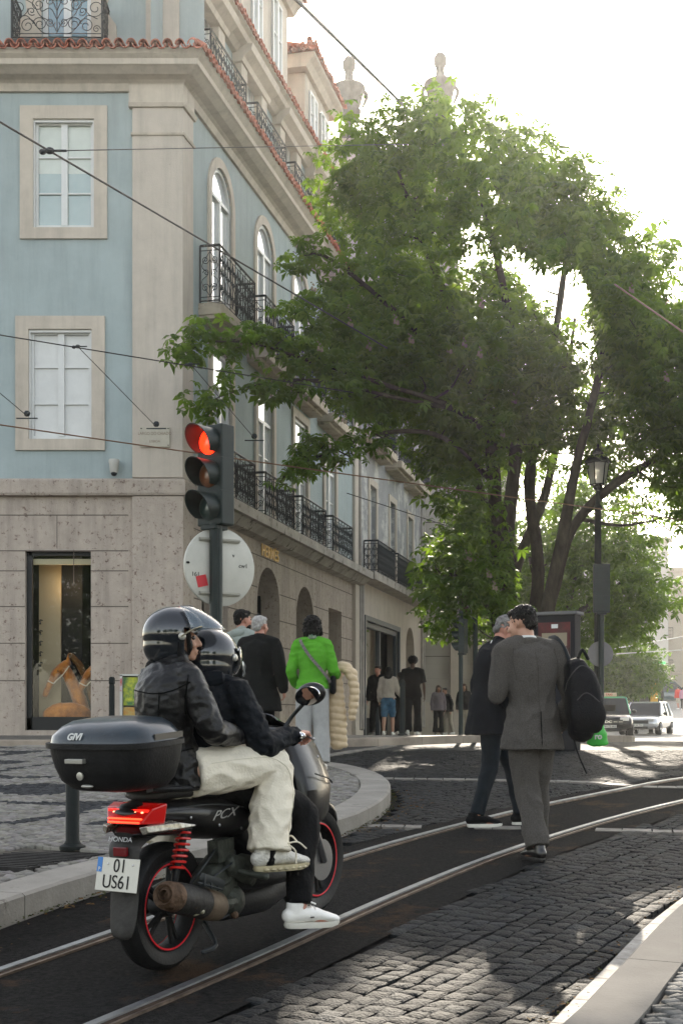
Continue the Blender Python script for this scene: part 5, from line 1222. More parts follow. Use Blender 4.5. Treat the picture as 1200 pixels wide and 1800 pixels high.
def car(name, lab, cat, x, y, rz, L_, W_, H_, body, kind='suv', z=0, roof=None):
    """local: nose towards -Y, length L_"""
    t = thing(name, lab, cat, (x, y, GA(y) + z), rz); h = W_ / 2; q = B(); r = H_ * .21
    sec = [(-.5, .62, .30, .30, .80), (-.485, .9, .2, .46, .95), (-.44, .985, .17, .53, .99), (-.30, 1, .15, .575, 1), (-.16, 1, .15, .60, 1), (.1, 1, .15, .61, 1), (.4, 1, .17, .62, .99), (.475, .95, .2, .60, .96), (.5, .85, .3, .55, .9)]
    rg = []
    for yy, wx, zb, zt, sh in sec:
        wx *= h; zb *= H_; zt *= H_; Y = yy * L_
        rg.append([V((s_ * a, Y, z_)) for s_, a, z_ in ((-1, wx * .9, zb), (-1, wx, zb + .1 * H_), (-1, wx, zb + (zt - zb) * .65), (-1, wx * .93, zt - .015), (-1, wx * .6, zt + .012), (1, wx * .6, zt + .012), (1, wx * .93, zt - .015), (1, wx, zb + (zt - zb) * .65), (1, wx, zb + .1 * H_), (1, wx * .9, zb))])
    q.rings(rg); bd = q.build('body', body, t, subsurf=1, sharp=30)
    q = B(); cab = [(-.20, .60, .86, .86), (-.06, .96, .72, .80), (.02, 1., .70, .79), (.28, .99, .70, .79), (.44 if kind == 'suv' else .36, .93, .70, .80), (.49 if kind == 'suv' else .46, .62, .80, .88)]
    rg = []
    for yy, zt, a1, a0 in cab: rg.append([V((s_ * h * a_, yy * L_, z_ * H_)) for s_, a_, z_ in ((-1, .92, .58), (-1, a1 + .02 if zt < .7 else a1 + .06, min(zt, .93)), (-1, a1 - .06, zt), (1, a1 - .06, zt), (1, a1 + .02 if zt < .7 else a1 + .06, min(zt, .93)), (1, .92, .58))])
    q.rings(rg); q.build('cabin', m_cgl, t, sharp=25)
    q = B()
    rg = [[V((s_ * h * a_, yy * L_, z_ * H_)) for s_, a_, z_ in ((-1, .77, .955), (-1, .68, 1.005), (1, .68, 1.005), (1, .77, .955))] for yy in (-.055, .02, .3, .455 if kind == 'suv' else .37)]
    q.rings(rg)
    for s_ in (-1, 1):
        q.sweep([(s_ * h * .90, -.205 * L_, .60 * H_), (s_ * h * .75, -.055 * L_, .965 * H_)], .035, n=6, interp=1); q.sweep([(s_ * h * .93, .13 * L_, .60 * H_), (s_ * h * .77, .13 * L_, .965 * H_)], .035, n=6, interp=1); q.sweep([(s_ * h * .93, .33 * L_, .60 * H_), (s_ * h * .76, .3 * L_, .965 * H_)], .05, n=6, interp=1)
    q.build('roof', roof or body, t, sharp=40)
    for s_ in (-1, 1):
        for yy in (-.33, .31): wheel(t, s_ * (h - .1), yy * L_, r, .22)
        q = B(); q.ell((s_ * (h + .07), -.17 * L_, .64 * H_), (.1, .06, .075)); q.build('wing_mirror', m_iron, t)
        q = B(); q.box((s_ * h * .62 - .17, -.496 * L_, .41 * H_), (s_ * h * .62 + .17, -.46 * L_, .49 * H_)); q.build('headlight', mat('headlight', (.55, .57, .58), .15, coat=1, metal=.3), t, smooth=False, bevel=.02)
    q = B(); q.box((-h * .55, -.502 * L_, .34 * H_), (h * .55, -.46 * L_, .44 * H_)); q.box((-h * .5, -.5 * L_, .18 * H_), (h * .5, -.46 * L_, .25 * H_)); q.build('grille', m_iron, t, smooth=False, bevel=.01)
    q = B(); q.box((-.26, -.512 * L_, .25 * H_), (.26, -.497 * L_, .25 * H_ + .11)); pl = q.build('number_plate', mat('plate_white', (.6, .6, .57), .4), t, smooth=False)
    return t, pl
XA = lambda px, Y: (px - 600) / 2400 * Y
Yc = 53.5
m_cblk = mat('taxi_black', (.004, .0045, .005), .25, spec=.35); m_cgrn = mat('taxi_green', (.05, .34, .18), .25, coat=1)
t, pl = car('taxi', 'black taxi with green roof and roof sign, parked facing the viewer', 'taxi', XA(1083, Yc) , Yc + 1.6, R(-10), 4.3, 1.82, 1.66, m_cblk, roof=m_cgrn)
MT = lambda x, y, z: Matrix(((1, 0, 0, x), (0, 0, -1, y), (0, 1, 0, z), (0, 0, 0, 1)))
textmesh('plate_lettering', 'BH 72 AU', .11, .001, m_blk, MT(0, -.513 * 4.3 - .003, .25 * 1.66 + .055), pl)
q = B(); q.box((-.30, -.75, 1.66), (.30, -.5, 1.80)); rs = q.build('roof_sign', mat('roof_sign', (.55, .45, .28), .4), t, smooth=False, bevel=.02)
q = B(); q.box((-.42, -.74, 1.66), (-.31, -.52, 1.80)); q.build('roof_lamp', mat('roof_lamp', (.15, .6, .2), .3), t, smooth=False, bevel=.02)
textmesh('sign_lettering', 'TAXI', .12, .001, mat('red_letters', (.5, .04, .03), .5), MT(0, -.753, 1.73), rs, bold=.003)
textmesh('grille_emblem', 'DC', .12, .003, m_chr, MT(-.05, -.505 * 4.3, .39 * 1.66), t, bold=.003, sx=1.6)
for x in (-.62, -.42, .22, .42):
    q = B(); q.box((x - .07, -.508 * 4.3, .385 * 1.66), (x + .07, -.5 * 4.3, .395 * 1.66)); q.build('grille_bar', m_chr, t, smooth=False)
q = B(); q.box((-.5, -.62 + .0, 1.12), (.05, -.60, 1.26)); 
m_cwh = mat('silver_paint', (.5, .52, .53), .25, .5, coat=1)
t, pl = car('parked_car', 'silver hatchback parked right behind the black taxi', 'car', XA(1152, 59), 59 + 1.8, R(-24), 4.1, 1.76, 1.45, m_cwh, kind='hatch')
textmesh('plate_lettering', 'AM 45 TX', .10, .001, m_blk, MT(0, -.513 * 4.1 - .003, .25 * 1.45 + .055), pl)
t, pl = car('parked_car', 'dark teal estate car standing far off on the bright square', 'car', XA(1178, 104), 104, R(82), 4.7, 1.8, 1.75, mat('teal_paint', (.02, .06, .07), .2, coat=1), kind='suv', z=.2)
# van with a yellow tail
vx, vy = XA(1105, 68), 68
t = thing('delivery_van', 'dark low van with a white roof edge and a yellow rear corner behind the taxi', 'van', (vx, vy, GA(vy)))
q = B(); q.box((-1.6, 0, .35), (1.05, 2.0, 2.15)); q.build('body', m_cblk, t, smooth=False, bevel=.08)
q = B(); q.box((-1.65, -.05, 2.16), (1.1, 2.0, 2.28)); q.build('roof', mat('roof_white', (.55, .56, .55), .4), t, smooth=False, bevel=.03)
q = B(); q.box((1.06, -.06, .3), (1.42, 2.0, 2.42)); q.build('rear_corner', mat('yellow_paint', (.62, .33, .02), .4), t, smooth=False, bevel=.03)
for x in (-1.0, .7): wheel(t, x, .2, .33, .2)
q = B(); q.box((-1.3, -.03, 1.3), (.8, -.004, 1.95)); q.build('windscreen', m_cgl, t, smooth=False)
# motorbike far off
mx0, my0 = XA(1152, 84), 84
t = thing('motorbike', 'small dark motorbike parked on the far side of the square', 'motorbike', (mx0, my0, GA(my0)), R(60))
q = B(); q.sweep([(0, -.6, .55), (0, -.2, .85), (0, .3, .8), (0, .75, .9)], [.12, .2, .16, .08], n=8); q.build('body', m_cblk, t)
for y in (-.65, .65): q = B(); q.torus((0, y, .32), .25, .07, Matrix.Rotation(R(90), 3, 'Y'), n=20, m=6); q.build('wheel', m_tyre, t)
q = B(); q.sweep([(-.35, -.5, 1.05), (0, -.45, 1.0), (.35, -.5, 1.05)], .03, n=6); q.build('handlebar', m_iron, t)
# ================================================================ people
def skinmat(name, c): 
    m = mat(name, c, .5, var=.10, scale=9, bump=.08, bscale=120); p = m.node_tree.nodes['Principled BSDF']
    p.inputs['Subsurface Weight'].default_value = .12; p.inputs['Subsurface Radius'].default_value = (.02, .008, .004); return m
m_sk = skinmat('skin_light', (.46, .25, .17)); m_sk2 = skinmat('skin_ruddy', (.44, .20, .14)); m_skd = skinmat('skin_dark', (.10, .055, .035))
m_hblk = mat('hair_black', (.007, .006, .005), .45, spec=.15, var=.5, scale=30, bump=.8, bscale=90, stretch=(1, 1, .25))
m_hgrey = mat('hair_grey', (.20, .19, .18), .55, spec=.15, var=.5, scale=40, bump=.8, bscale=110)
m_hwhite = mat('hair_white', (.40, .38, .36), .6, spec=.15, var=.3, scale=40, bump=.6, bscale=110)
m_hbrown = mat('hair_brown', (.07, .035, .018), .5, spec=.15, var=.4, scale=30, bump=.8, bscale=90)
def rotz(v, a): c, s = math.cos(a), math.sin(a); return V((v[0] * c - v[1] * s, v[0] * s + v[1] * c, v[2]))
def pose(h=1.75, lean=0., side=0., stride=0., yaw=0., pitch=0., fem=False, **kw):
    k = h / 1.75; sw = .165 if fem else .19; J = {'k': k, 'fem': fem}
    P = dict(pel=(0, 0, .95), wai=(0, 0, 1.10), che=(0, .0, 1.31), nek=(0, .0, 1.49), hea=(0, .035, 1.635), shR=(sw, 0, 1.43), shL=(-sw, 0, 1.43),
             elR=(sw + .06, -.03, 1.14), elL=(-sw - .06, -.03, 1.14), wrR=(sw + .07, .05, .89), wrL=(-sw - .07, .05, .89),
             hiR=(.09, 0, .93), hiL=(-.09, 0, .93), knR=(.10, .02 + stride * .22, .50), knL=(-.10, .02 - stride * .12, .50), anR=(.105, -.03 + stride * .33, .085), anL=(-.105, -.03 - stride * .36, .085 + abs(stride) * .07))
    for n_, p in P.items():
        p = V(p)
        if p.z > .97: d = (p.z - .97); p = V((p.x + side * d, p.y + lean * d, p.z))
        J[n_] = p * k
    J['toR'] = V((.12, 1, 0)); J['toL'] = V((-.12, 1, 0))
    for n_, p in kw.items(): J[n_] = V(p) * (k if n_[:2] != 'to' and n_ not in ('hf', 'hu', 'hdR', 'hdL', 'hnR', 'hnL') else 1)
    if 'hf' not in kw: J['hf'] = rotz(V((0, math.cos(pitch), math.sin(pitch))), yaw)
    J['hf'].normalize(); r = J['hf'].cross(V((0, 0, 1))).normalized(); J['hr'] = r; J['hu'] = r.cross(J['hf']).normalized() if 'hu' not in kw else J['hu'].normalized()
    return J
def HM(J): f, u, r = J['hf'], J['hu'], J['hr']; M = Matrix((r, f, u)).transposed(); return M
def head(b, J, neck=True):
    k = J['k'] * (.95 if J['fem'] else 1); M = HM(J); c = J['hea']; P = lambda x, y, z: c + M @ V((x, y, z)) * k
    b.ell(P(0, -.018, .03), (.074 * k, .095 * k, .088 * k), M); b.ell(P(0, .03, -.02), (.062 * k, .068 * k, .085 * k), M); b.ell(P(0, .048, -.068), (.040 * k, .040 * k, .036 * k), M)
    b.ell(P(0, .078, -.088), (.018 * k, .018 * k, .017 * k), M)
    b.sweep([P(0, .088, .028), P(0, .104, .0), P(0, .119, -.024)], [(.007 * k, .010 * k), (.010 * k, .012 * k), (.015 * k, .011 * k)], n=10)
    for s in (-1, 1):
        b.ell(P(s * .012, .103, -.028), .009 * k, M); b.ell(P(s * .04, .07, -.025), (.022 * k, .022 * k, .02 * k), M); b.sweep([P(s * .012, .088, .030), P(s * .045, .076, .032)], .009 * k, n=6)
        b.sweep([P(s * .071, -.005, .025), P(s * .081, -.022, .02), P(s * .078, -.02, -.01), P(s * .07, -.004, -.03)], [(.010 * k, .006 * k)] * 4, n=8)
    b.ell(P(0, .100, -.056), (.024 * k, .011 * k, .007 * k), M); b.ell(P(0, .097, -.067), (.020 * k, .011 * k, .008 * k), M)
    if neck:
        b.sweep([J['nek'] - V((0, 0, .05 * k)), J['nek'], c + M @ V((0, -.02, -.06)) * k], [.062 * k, .054 * k, .056 * k], n=14)
def hand(b, W, d, n, k=1., curl=.5, thumb=1, spread=.0):
    """W wrist, d finger direction, n palm normal, thumb: side of the thumb"""
    d = V(d).normalized(); n = V(n); n = (n - d * n.dot(d)).normalized(); t = d.cross(n).normalized() * thumb
    b.sweep([W, W + d * .03 * k, W + d * .085 * k], [(.028 * k, .019 * k), (.037 * k, .016 * k), (.040 * k, .013 * k)], side=t, n=12)
    for i, (o, L_) in enumerate(((.031, .072), (.011, .080), (-.009, .075), (-.028, .060))):
        p = W + d * .085 * k + t * o * k; P = [p - d * .012 * k, p]; a = curl * .35; dd = d + t * o * spread * 8
        for j, f in enumerate((.45, .3, .25)):
            a += curl * (.55 if j == 0 else .75); v = (dd * math.cos(a) + n * math.sin(a)).normalized(); p = p + v * L_ * f * k; P.append(p)
        b.sweep(P, [.0085 * k, .0088 * k, .0082 * k, .0076 * k, .0066 * k], n=8, interp=1)
    p0 = W + d * .025 * k + t * .026 * k; p1 = p0 + (d * .6 + t * .65 + n * .25).normalized() * .04 * k; p2 = p1 + (d * .85 + t * .25 + n * (.3 + curl * .4)).normalized() * .032 * k; p3 = p2 + (d * .9 + n * (.3 + curl * .6)).normalized() * .025 * k
    b.sweep([p0, p1, p2, p3], [.013 * k, .011 * k, .0098 * k, .008 * k], n=8, interp=1)
def torso_sec(J, m=0., low=None):
    k = J['k']; f = .92 if J['fem'] else 1
    return [J['pel'] + V((0, 0, -.06 * k)), J['pel'] + V((0, 0, .03 * k)), J['wai'], J['che'], J['che'].lerp(J['nek'], .55), J['nek'] + V((0, 0, -.02 * k))], \
        [(.155 * k + m, .11 * k + m), (.16 * k + m, .115 * k + m), (.135 * k * f + m, .10 * k + m), (.165 * k * f + m, .118 * k + m), (.155 * k * f + m, .10 * k + m), (.065 * k + m, .062 * k + m)]
def body(J, sk, parent, vox=.007, hands=(.5, .5), name='body', hd=True):
    b = B(); k = J['k']; P, r_ = torso_sec(J, -.012); side = J['shR'] - J['shL']; b.sweep(P, r_, n=18, side=side)
    if hd: head(b, J)
    for s in 'RL':
        b.sweep([J['sh' + s].lerp(J['nek'], .45), J['sh' + s]], [.05 * k, .048 * k], n=10)
        b.sweep([J['sh' + s], J['sh' + s].lerp(J['el' + s], .5), J['el' + s], J['el' + s].lerp(J['wr' + s], .35), J['wr' + s]], [.048 * k, .043 * k, .034 * k, .036 * k, .024 * k], n=12, interp=2)
        b.sweep([J['hi' + s], J['hi' + s].lerp(J['kn' + s], .4), J['kn' + s], J['kn' + s].lerp(J['an' + s], .35), J['an' + s]], [.085 * k, .078 * k, .052 * k, .054 * k, .034 * k], n=14, interp=2)
        to = J['to' + s].normalized(); b.sweep([J['an' + s] - to * .03 * k, J['an' + s] + to * .09 * k - V((0, 0, .045 * k)), J['an' + s] + to * .16 * k - V((0, 0, .055 * k))], [(.03 * k, .03 * k), (.038 * k, .024 * k), (.032 * k, .014 * k)], n=10)
        d = J.get('hd' + s, (J['wr' + s] - J['el' + s])); n_ = J.get('hn' + s, V((-1 if s == 'R' else 1, 0, 0)) if abs(V(d).normalized().x) < .8 else V((0, 0, -1)))
        # thumb faces forward / up
        dn = V(d).normalized(); nn = V(n_); nn = (nn - dn * nn.dot(dn)).normalized(); tt = dn.cross(nn); want = V((0, 1, .6)); hand(b, J['wr' + s], dn, nn, k, hands[0 if s == 'R' else 1], 1 if tt.dot(want) > 0 else -1)
    o = b.build(name, sk, parent, remesh=vox, sm=3)
    # eye sockets pressed in, eyes set in them
    if hd and vox < .012:
        M = HM(J); kk = k * (.95 if J['fem'] else 1); co = [J['hea'] + M @ V((s * .031, .094, .012)) * kk for s in (-1, 1)]; mo = J['hea'] + M @ V((0, .12, -.0615)) * kk
        for v in o.data.vertices:
            if (v.co - J['hea']).length > .2: continue
            for c in co:
                d = (v.co - c).length
                if d < .03 * kk: v.co -= J['hf'] * .009 * kk * (1 - d / (.03 * kk)) ** .7
            q = (v.co - mo); dz = abs(q.dot(J['hu']))
            if q.length < .032 * kk and dz < .005: v.co -= J['hf'] * .004
        for s in (-1, 1):
            q = B(); q.ell(J['hea'] + M @ V((s * .031, .078, .012)) * kk, .0125 * kk); q.build('eye', mat('eye_dark', (.05, .035, .03), .1, coat=1), o)
            q = B(); q.sweep([J['hea'] + M @ V((s * x, y, z)) * kk for x, y, z in ((.014, .095, .030), (.03, .094, .036), (.050, .080, .031))], [.0035, .0045, .002], n=6); q.build('eyebrow', m_hblk, o)
    return o
def jacket(J, name, m, parent, mg=.02, low=-.10, flare=.0, vox=.009, sl=1., amp=.006, seed=0., sleeve=.018, collar=True, cuffs=None, fr=(9, 9, 5), open_=False, sleeves='RL'):
    b = B(); k = J['k']; P, r_ = torso_sec(J, mg); P = list(P); r_ = list(r_)
    dn = V((0, 0, -1)) if low < -.2 or 'seat' not in J else V((0, 0, -1))
    P[0] = J['pel'] + V((0, 0, low * k)); r_[0] = (r_[1][0] + flare, r_[1][1] + flare)
    if low < -.3: P.insert(1, J['pel'] + V((0, 0, low * k * .5))); r_.insert(1, (r_[1][0] + flare * .5, r_[1][1] + flare * .5))
    b.sweep(P, r_, n=22, side=J['shR'] - J['shL'], rnd=False)
    for s in sleeves:
        b.sweep([J['nek'].lerp(J['sh' + s], .35) - V((0, 0, .01)), J['sh' + s]], [.058 * k + mg * .6, .058 * k + mg * .5], n=12)
        W = J['el' + s].lerp(J['wr' + s], max(0, sl - 1) if sl >= 1 else 0) if sl < 2 else J['wr' + s]
        if sl == 1.: W = J['wr' + s]
        if sl < 1: b.sweep([J['sh' + s], J['sh' + s].lerp(J['el' + s], sl)], [.056 * k + sleeve * .6, .05 * k + sleeve], n=14, rnd=False)
        else: b.sweep([J['sh' + s], J['sh' + s].lerp(J['el' + s], .5), J['el' + s], J['el' + s].lerp(W, .5), W - (W - J['el' + s]).normalized() * .01], [.055 * k + sleeve * .7, .048 * k + sleeve, .042 * k + sleeve, .038 * k + sleeve * .9, .029 * k + sleeve * .8], n=14, interp=3, rnd=True)
    if collar: b.sweep([J['nek'] - V((0, 0, .03 * k)), J['nek'] + (J['hea'] - J['nek']) * .22], [.075 * k, .066 * k], n=16)
    return b.build(name, m, parent, remesh=vox, sm=4, disp=folds(amp, fr, seed))
def trousers(J, m, parent, ra=.10, rk=.075, rc=.09, end=.97, vox=.009, amp=.006, seed=1., name='trousers', fr=(8, 8, 5), waist=True):
    b = B(); k = J['k']
    if waist: b.sweep([J['pel'] + V((0, 0, -.05 * k)), J['wai']], [(.165 * k, .125 * k), (.145 * k, .11 * k)], n=18, side=J['shR'] - J['shL'])
    for s in 'RL':
        E_ = J['kn' + s].lerp(J['an' + s], end)
        b.sweep([J['hi' + s] + V((0, 0, .0)), J['hi' + s].lerp(J['kn' + s], .45), J['kn' + s], J['kn' + s].lerp(E_, .5), E_], [ra * k, (ra * .62 + rk * .38) * k, rk * k, (rk + rc) / 2 * k, rc * k], n=18, interp=3, rnd=False)
    return b.build(name, m, parent, remesh=vox, sm=4, disp=folds(amp, fr, seed))
def shoe(J, s, m, ms_, parent, k=None, L_=.27, name='shoe', h=.0, detail=False):
    k = k or J['k']; a = J['an' + s]; d = J['to' + s].normalized(); z = a.z - .085 * k + h; sd = d.cross(V((0, 0, 1))).normalized(); up = sd.cross(d).normalized()
    P = lambda y, z_, x=0: a - up * .085 * k + d * y * k + up * z_ * k + sd * x * k
    b = B(); b.sweep([P(-.055, .055), P(.0, .062), P(.07, .058), P(.13, .046), P(.185, .034)], [(.032 * k, .036 * k), (.038 * k, .040 * k), (.042 * k, .034 * k), (.045 * k, .024 * k), (.034 * k, .018 * k)], n=16, side=sd, interp=4)
    b.sweep([P(-.02, .06), P(-.02, .115)], [(.036 * k, .046 * k), (.034 * k, .046 * k)], n=14, side=sd, rnd=False)
    o = b.build(name, m, parent, remesh=.005 if detail else .01, sm=3)
    b = B(); n = 22; ring = []
    for lv, sc_ in ((0., .96), (.012, 1.02), (.026, 1.0)):
        r = []
        for i in range(n):
            t = 2 * math.pi * i / n; c_, s_ = math.cos(t), math.sin(t); y = .065 + .138 * c_ * sc_; wd = (.047 if c_ > 0 else .040) * abs(s_) ** .8 * math.copysign(1, s_) * sc_; r.append(P(y, lv + (.006 if c_ > .8 else 0), wd))
        ring.append(r)
    b.rings(ring); b.build('sole', ms_, o, sharp=50)
    if detail:
        b = B()
        for i in range(5): y = .045 + i * .022; zz = .103 - i * .011; b.sweep([P(y, zz - .006, -.026), P(y + .004, zz, 0), P(y, zz - .006, .026)], .0042 * k, n=5, interp=3)
        b.sweep([P(.045, .108, 0), P(.02, .125, .03), P(.055, .112, .045)], .004 * k, n=5); b.sweep([P(.045, .108, 0), P(.02, .122, -.03), P(.06, .11, -.04)], .004 * k, n=5)
        b.build('laces', m, o)
    return o
def hairdo(J, m, parent, style='short', vox=.008, seed=0.):
    b = B(); k = J['k'] * (.95 if J['fem'] else 1); M = HM(J); c = J['hea']; P = lambda x, y, z: c + M @ V((x, y, z)) * k; amp = .004
    if style == 'short':
        b.ell(P(0, -.028, .048), (.080 * k, .094 * k, .080 * k), M); b.ell(P(0, .045, .084), (.058 * k, .045 * k, .03 * k), M); b.ell(P(0, -.075, .0), (.062 * k, .04 * k, .06 * k), M); amp = .009
    elif style == 'bob':
        b.ell(P(0, -.03, .045), (.105 * k, .11 * k, .10 * k), M); b.ell(P(0, -.05, -.04), (.105 * k, .085 * k, .09 * k), M); amp = .016
        for s in (-1, 1): b.ell(P(s * .075, -.0, -.05), (.045 * k, .05 * k, .075 * k), M)
    elif style == 'long':
        b.ell(P(0, -.022, .045), (.088 * k, .102 * k, .092 * k), M); b.sweep([P(0, -.06, .03), P(0, -.09, -.12), P(0, -.10, -.28)], [(.09 * k, .055 * k), (.115 * k, .05 * k), (.10 * k, .035 * k)], side=J['hr'], n=14); amp = .012
        for s in (-1, 1): b.sweep([P(s * .07, .02, .04), P(s * .082, .0, -.08), P(s * .08, .0, -.22)], [.03 * k, .035 * k, .025 * k], n=10)
    elif style == 'afro': b.ell(P(0, -.02, .055), (.108 * k, .115 * k, .10 * k), M); amp = .018
    return b.build('hair', m, parent, remesh=vox, sm=1, disp=folds(amp, (22, 22, 22) if style != 'short' else (40, 40, 25), seed, .8))
def person(lab, x, y, rz, z=None, group=None):
    return thing('person', lab, 'person', (x, y, GA(y) + .125 if z is None else z), rz, group)

from mathutils.bvhtree import BVHTree
def surf_line(o, pts, d, r, m, name='seam', off=.0015, n=14):
    """a stitched seam laid on the surface of o, found by rays along d"""
    me = o.data; t = BVHTree.FromPolygons([v.co.copy() for v in me.vertices], [tuple(p.vertices) for p in me.polygons]); d = V(d).normalized(); out = []
    P, _ = catmull(pts, n)
    for p in P:
        h = t.ray_cast(p - d * .7, d)
        if h[0] is not None: out.append(h[0] + h[1].normalized() * off * (1 if h[1].dot(d) < 0 else -1))
    if len(out) > 2: q = B(); q.sweep(out, r, n=5, interp=1); return q.build(name, m, o)
m_leath = mat('black_leather', (.0045, .0045, .005), .42, var=.4, scale=8, bump=.2, bscale=60, spec=.35)
m_navy = mat('navy_quilt', (.004, .006, .009), .7, var=.3, scale=10, bump=.4, bscale=30)
m_cargo = mat('cream_cotton', (.74, .68, .56), .85, var=.08, scale=6, bump=.25, bscale=90)
m_bpant = mat('black_cotton', (.006, .006, .0065), .85, var=.3, scale=10, bump=.3, bscale=60)
m_wleather = mat('white_leather', (.80, .78, .74), .5, var=.06, scale=9, bump=.1, bscale=60)
m_wsole = mat('white_sole', (.62, .60, .54), .6, var=.08, scale=12)
m_silver = mat('silver_mesh', (.62, .60, .55), .45, .1, var=.2, scale=30, bump=.5, bscale=120)
m_goldsole = mat('gold_sole', (.46, .40, .26), .45, .2, var=.2, scale=12)
m_tweed = mat('tweed', (.076, .069, .062), .9, var=.34, scale=150, bump=.4, bscale=200, detail=3)
m_coat = mat('dark_coat', (.005, .006, .008), .85, var=.25, scale=12, bump=.3, bscale=90)
m_bshoe = mat('shoe_black', (.010, .009, .009), .35, coat=.4)  # plain black of the shoes

# ---------- scooter frame of reference
SX, SY = -.80, 6.2; SRZ = -math.atan2(.49, .8717); SRX = math.atan(.072)
SM = Matrix.Translation((SX, SY, GA(SY))) @ Matrix.Rotation(SRZ, 4, 'Z') @ Matrix.Rotation(SRX, 4, 'X')
sc = thing('scooter', 'black scooter with glowing red tail light and big top case, stopped on the tram rails', 'scooter', (SX, SY, GA(SY)), SRZ, None, SRX)
m_sblk = mat('scooter_black', (.006, .006, .0065), .32, spec=.35, coat=.2, var=.3, scale=6, bump=.06, bscale=30)
m_smat = mat('scooter_matt', (.008, .008, .0085), .55, spec=.25, var=.4, scale=8, bump=.15, bscale=80)
m_sgrey = mat('scooter_grey', (.032, .030, .028), .55, spec=.25, var=.4, scale=9, bump=.15, bscale=60)
m_red = mat('red_tape', (.65, .008, .02), .35, emit=(.6, .0, .01), estr=.0)
def wheelS(y, nm):
    q = B(); Mx = Matrix.Translation((0, y, .29)) @ Matrix.Rotation(R(90), 4, 'Y'); q.M = Mx; r = .29
    q.lathe([(.205, -.045), (.22, -.055), (.26, -.058), (.283, -.04), (.29, -.015), (.29, .015), (.283, .04), (.26, .058), (.22, .055), (.205, .045)], n=56, caps=False)
    w_ = q.build(nm, m_smat, sc)
    q = B(); q.M = Mx
    q.lathe([(.205, -.046), (.19, -.05), (.18, -.02), (.18, .02), (.19, .05), (.205, .046)], n=48, caps=False); q.lathe([(.002, .05), (.045, .05), (.05, .03), (.05, -.03), (.045, -.05), (.002, -.05)], n=20)
    for k in range(5):
        for dd in (-.12, .12): a = 2 * math.pi * k / 5 + .3; q.sweep([(math.cos(a) * .04, math.sin(a) * .04, .02), (math.cos(a + dd) * .185, math.sin(a + dd) * .185, .015)], [(.018, .012), (.011, .010)], n=6, interp=1)
    q.build('rim', m_smat, w_, sharp=30)
    for s in (-1, 1): q = B(); q.M = Mx; q.torus((0, 0, s * .052), .193, .0045, n=60, m=6, flat=.5); q.build('rim_tape', m_red, w_)
    if nm == 'front_wheel': q = B(); q.M = Mx; q.lathe([(.06, .075), (.11, .075), (.11, .071), (.06, .071)], n=30); q.build('brake_disc', m_rim, w_)
wheelS(0, 'rear_wheel'); wheelS(1.315, 'front_wheel')
def hull(name, secs, m, ex=2.6, n=20, parent=sc, smooth=40, sub_=0, vox=0, bev=0):
    """secs: (y, zc, half width, half height, x offset)"""
    q = B(); rg = []
    for s in secs:
        y, z, a, h = s[:4]; xo = s[4] if len(s) > 4 else 0; tl_ = s[5] if len(s) > 5 else 0; r = []
        for j in range(n):
            an = 2 * math.pi * j / n; c_, s_ = math.cos(an), math.sin(an); u = math.copysign(abs(c_) ** (2 / ex), c_) * a; v = math.copysign(abs(s_) ** (2 / ex), s_) * h
            r.append(V((xo + u, y + tl_ * v, z + v)))
        rg.append(r)
    q.rings(rg); return q.build(name, m, parent, sharp=smooth, subsurf=sub_)
# tail and side panels
hull('side_panel', [(-.25, .735, .07, .02), (-.20, .735, .125, .045), (-.08, .725, .165, .065), (.08, .70, .19, .09), (.25, .665, .20, .115), (.42, .645, .195, .11), (.54, .62, .15, .09), (.62, .60, .09, .06)], m_sblk, 2.3, 24, sub_=1)
hull('seat', [(-.14, .80, .08, .02), (-.08, .815, .13, .035), (.05, .815, .155, .045), (.16, .80, .16, .045), (.22, .785, .15, .035), (.3, .765, .14, .035), (.5, .755, .12, .04), (.66, .775, .075, .035), (.72, .79, .04, .02)], mat('seat_vinyl', (.012, .012, .012), .5, bump=.2, bscale=200), 2.6, 20, sub_=1)
hull('tail_cowl', [(-.33, .655, .05, .01), (-.28, .66, .10, .02), (-.15, .655, .13, .03), (0, .64, .13, .035)], m_sblk, 2.4)
# number plate carrier, fender, mud flap
q = B(); rg = []
for y, z, a in ((-.05, .66, .10), (-.25, .645, .12), (-.335, .615, .10), (-.33, .56, .09), (-.335, .42, .09), (-.352, .32, .085), (-.372, .24, .075), (-.375, .205, .05)):
    rg.append([V((-a, y - .012, z)), V((a, y - .012, z)), V((a * .9, y + .015, z - .012)), V((-a * .9, y + .015, z - .012))])
q.rings(rg); q.build('rear_fender', m_sgrey, sc, subsurf=1, sharp=60)
q = B(); q.box((-.035, -.355, .565), (.035, -.335, .605)); q.build('reflector', mat('dark_red_reflector', (.14, .005, .008), .2, coat=1), sc, smooth=False, bevel=.003)
PM = Matrix.Translation((-.005, -.366, .487)) @ Matrix.Rotation(R(-3), 4, 'Z') @ Matrix.Rotation(R(-14), 4, 'X')
q = B(); q.M = PM; q.box((-.118, -.004, -.072), (.118, .0, .072)); npl = q.build('number_plate', mat('plate_yellowish', (.60, .58, .51), .4, var=.05, scale=6), sc, smooth=False, bevel=.002)
q = B(); q.M = PM; q.box((-.1175, -.0055, .008), (-.090, -.0042, .0715)); q.build('blue_band', mat('eu_blue', (.01, .17, .50), .4), npl, smooth=False)
PT = lambda x, z, o=-.006: PM @ Matrix(((1, 0, 0, x), (0, 0, -1, o), (0, 1, 0, z), (0, 0, 0, 1)))
textmesh('plate_lettering', '01', .082, .0006, m_blk, PT(.012, .036), npl, sx=.92); textmesh('plate_lettering', 'US61', .082, .0006, m_blk, PT(.002, -.034), npl, sx=.92)
textmesh('plate_lettering', 'P', .026, .0006, m_white, PT(-.104, .019, -.0062), npl)
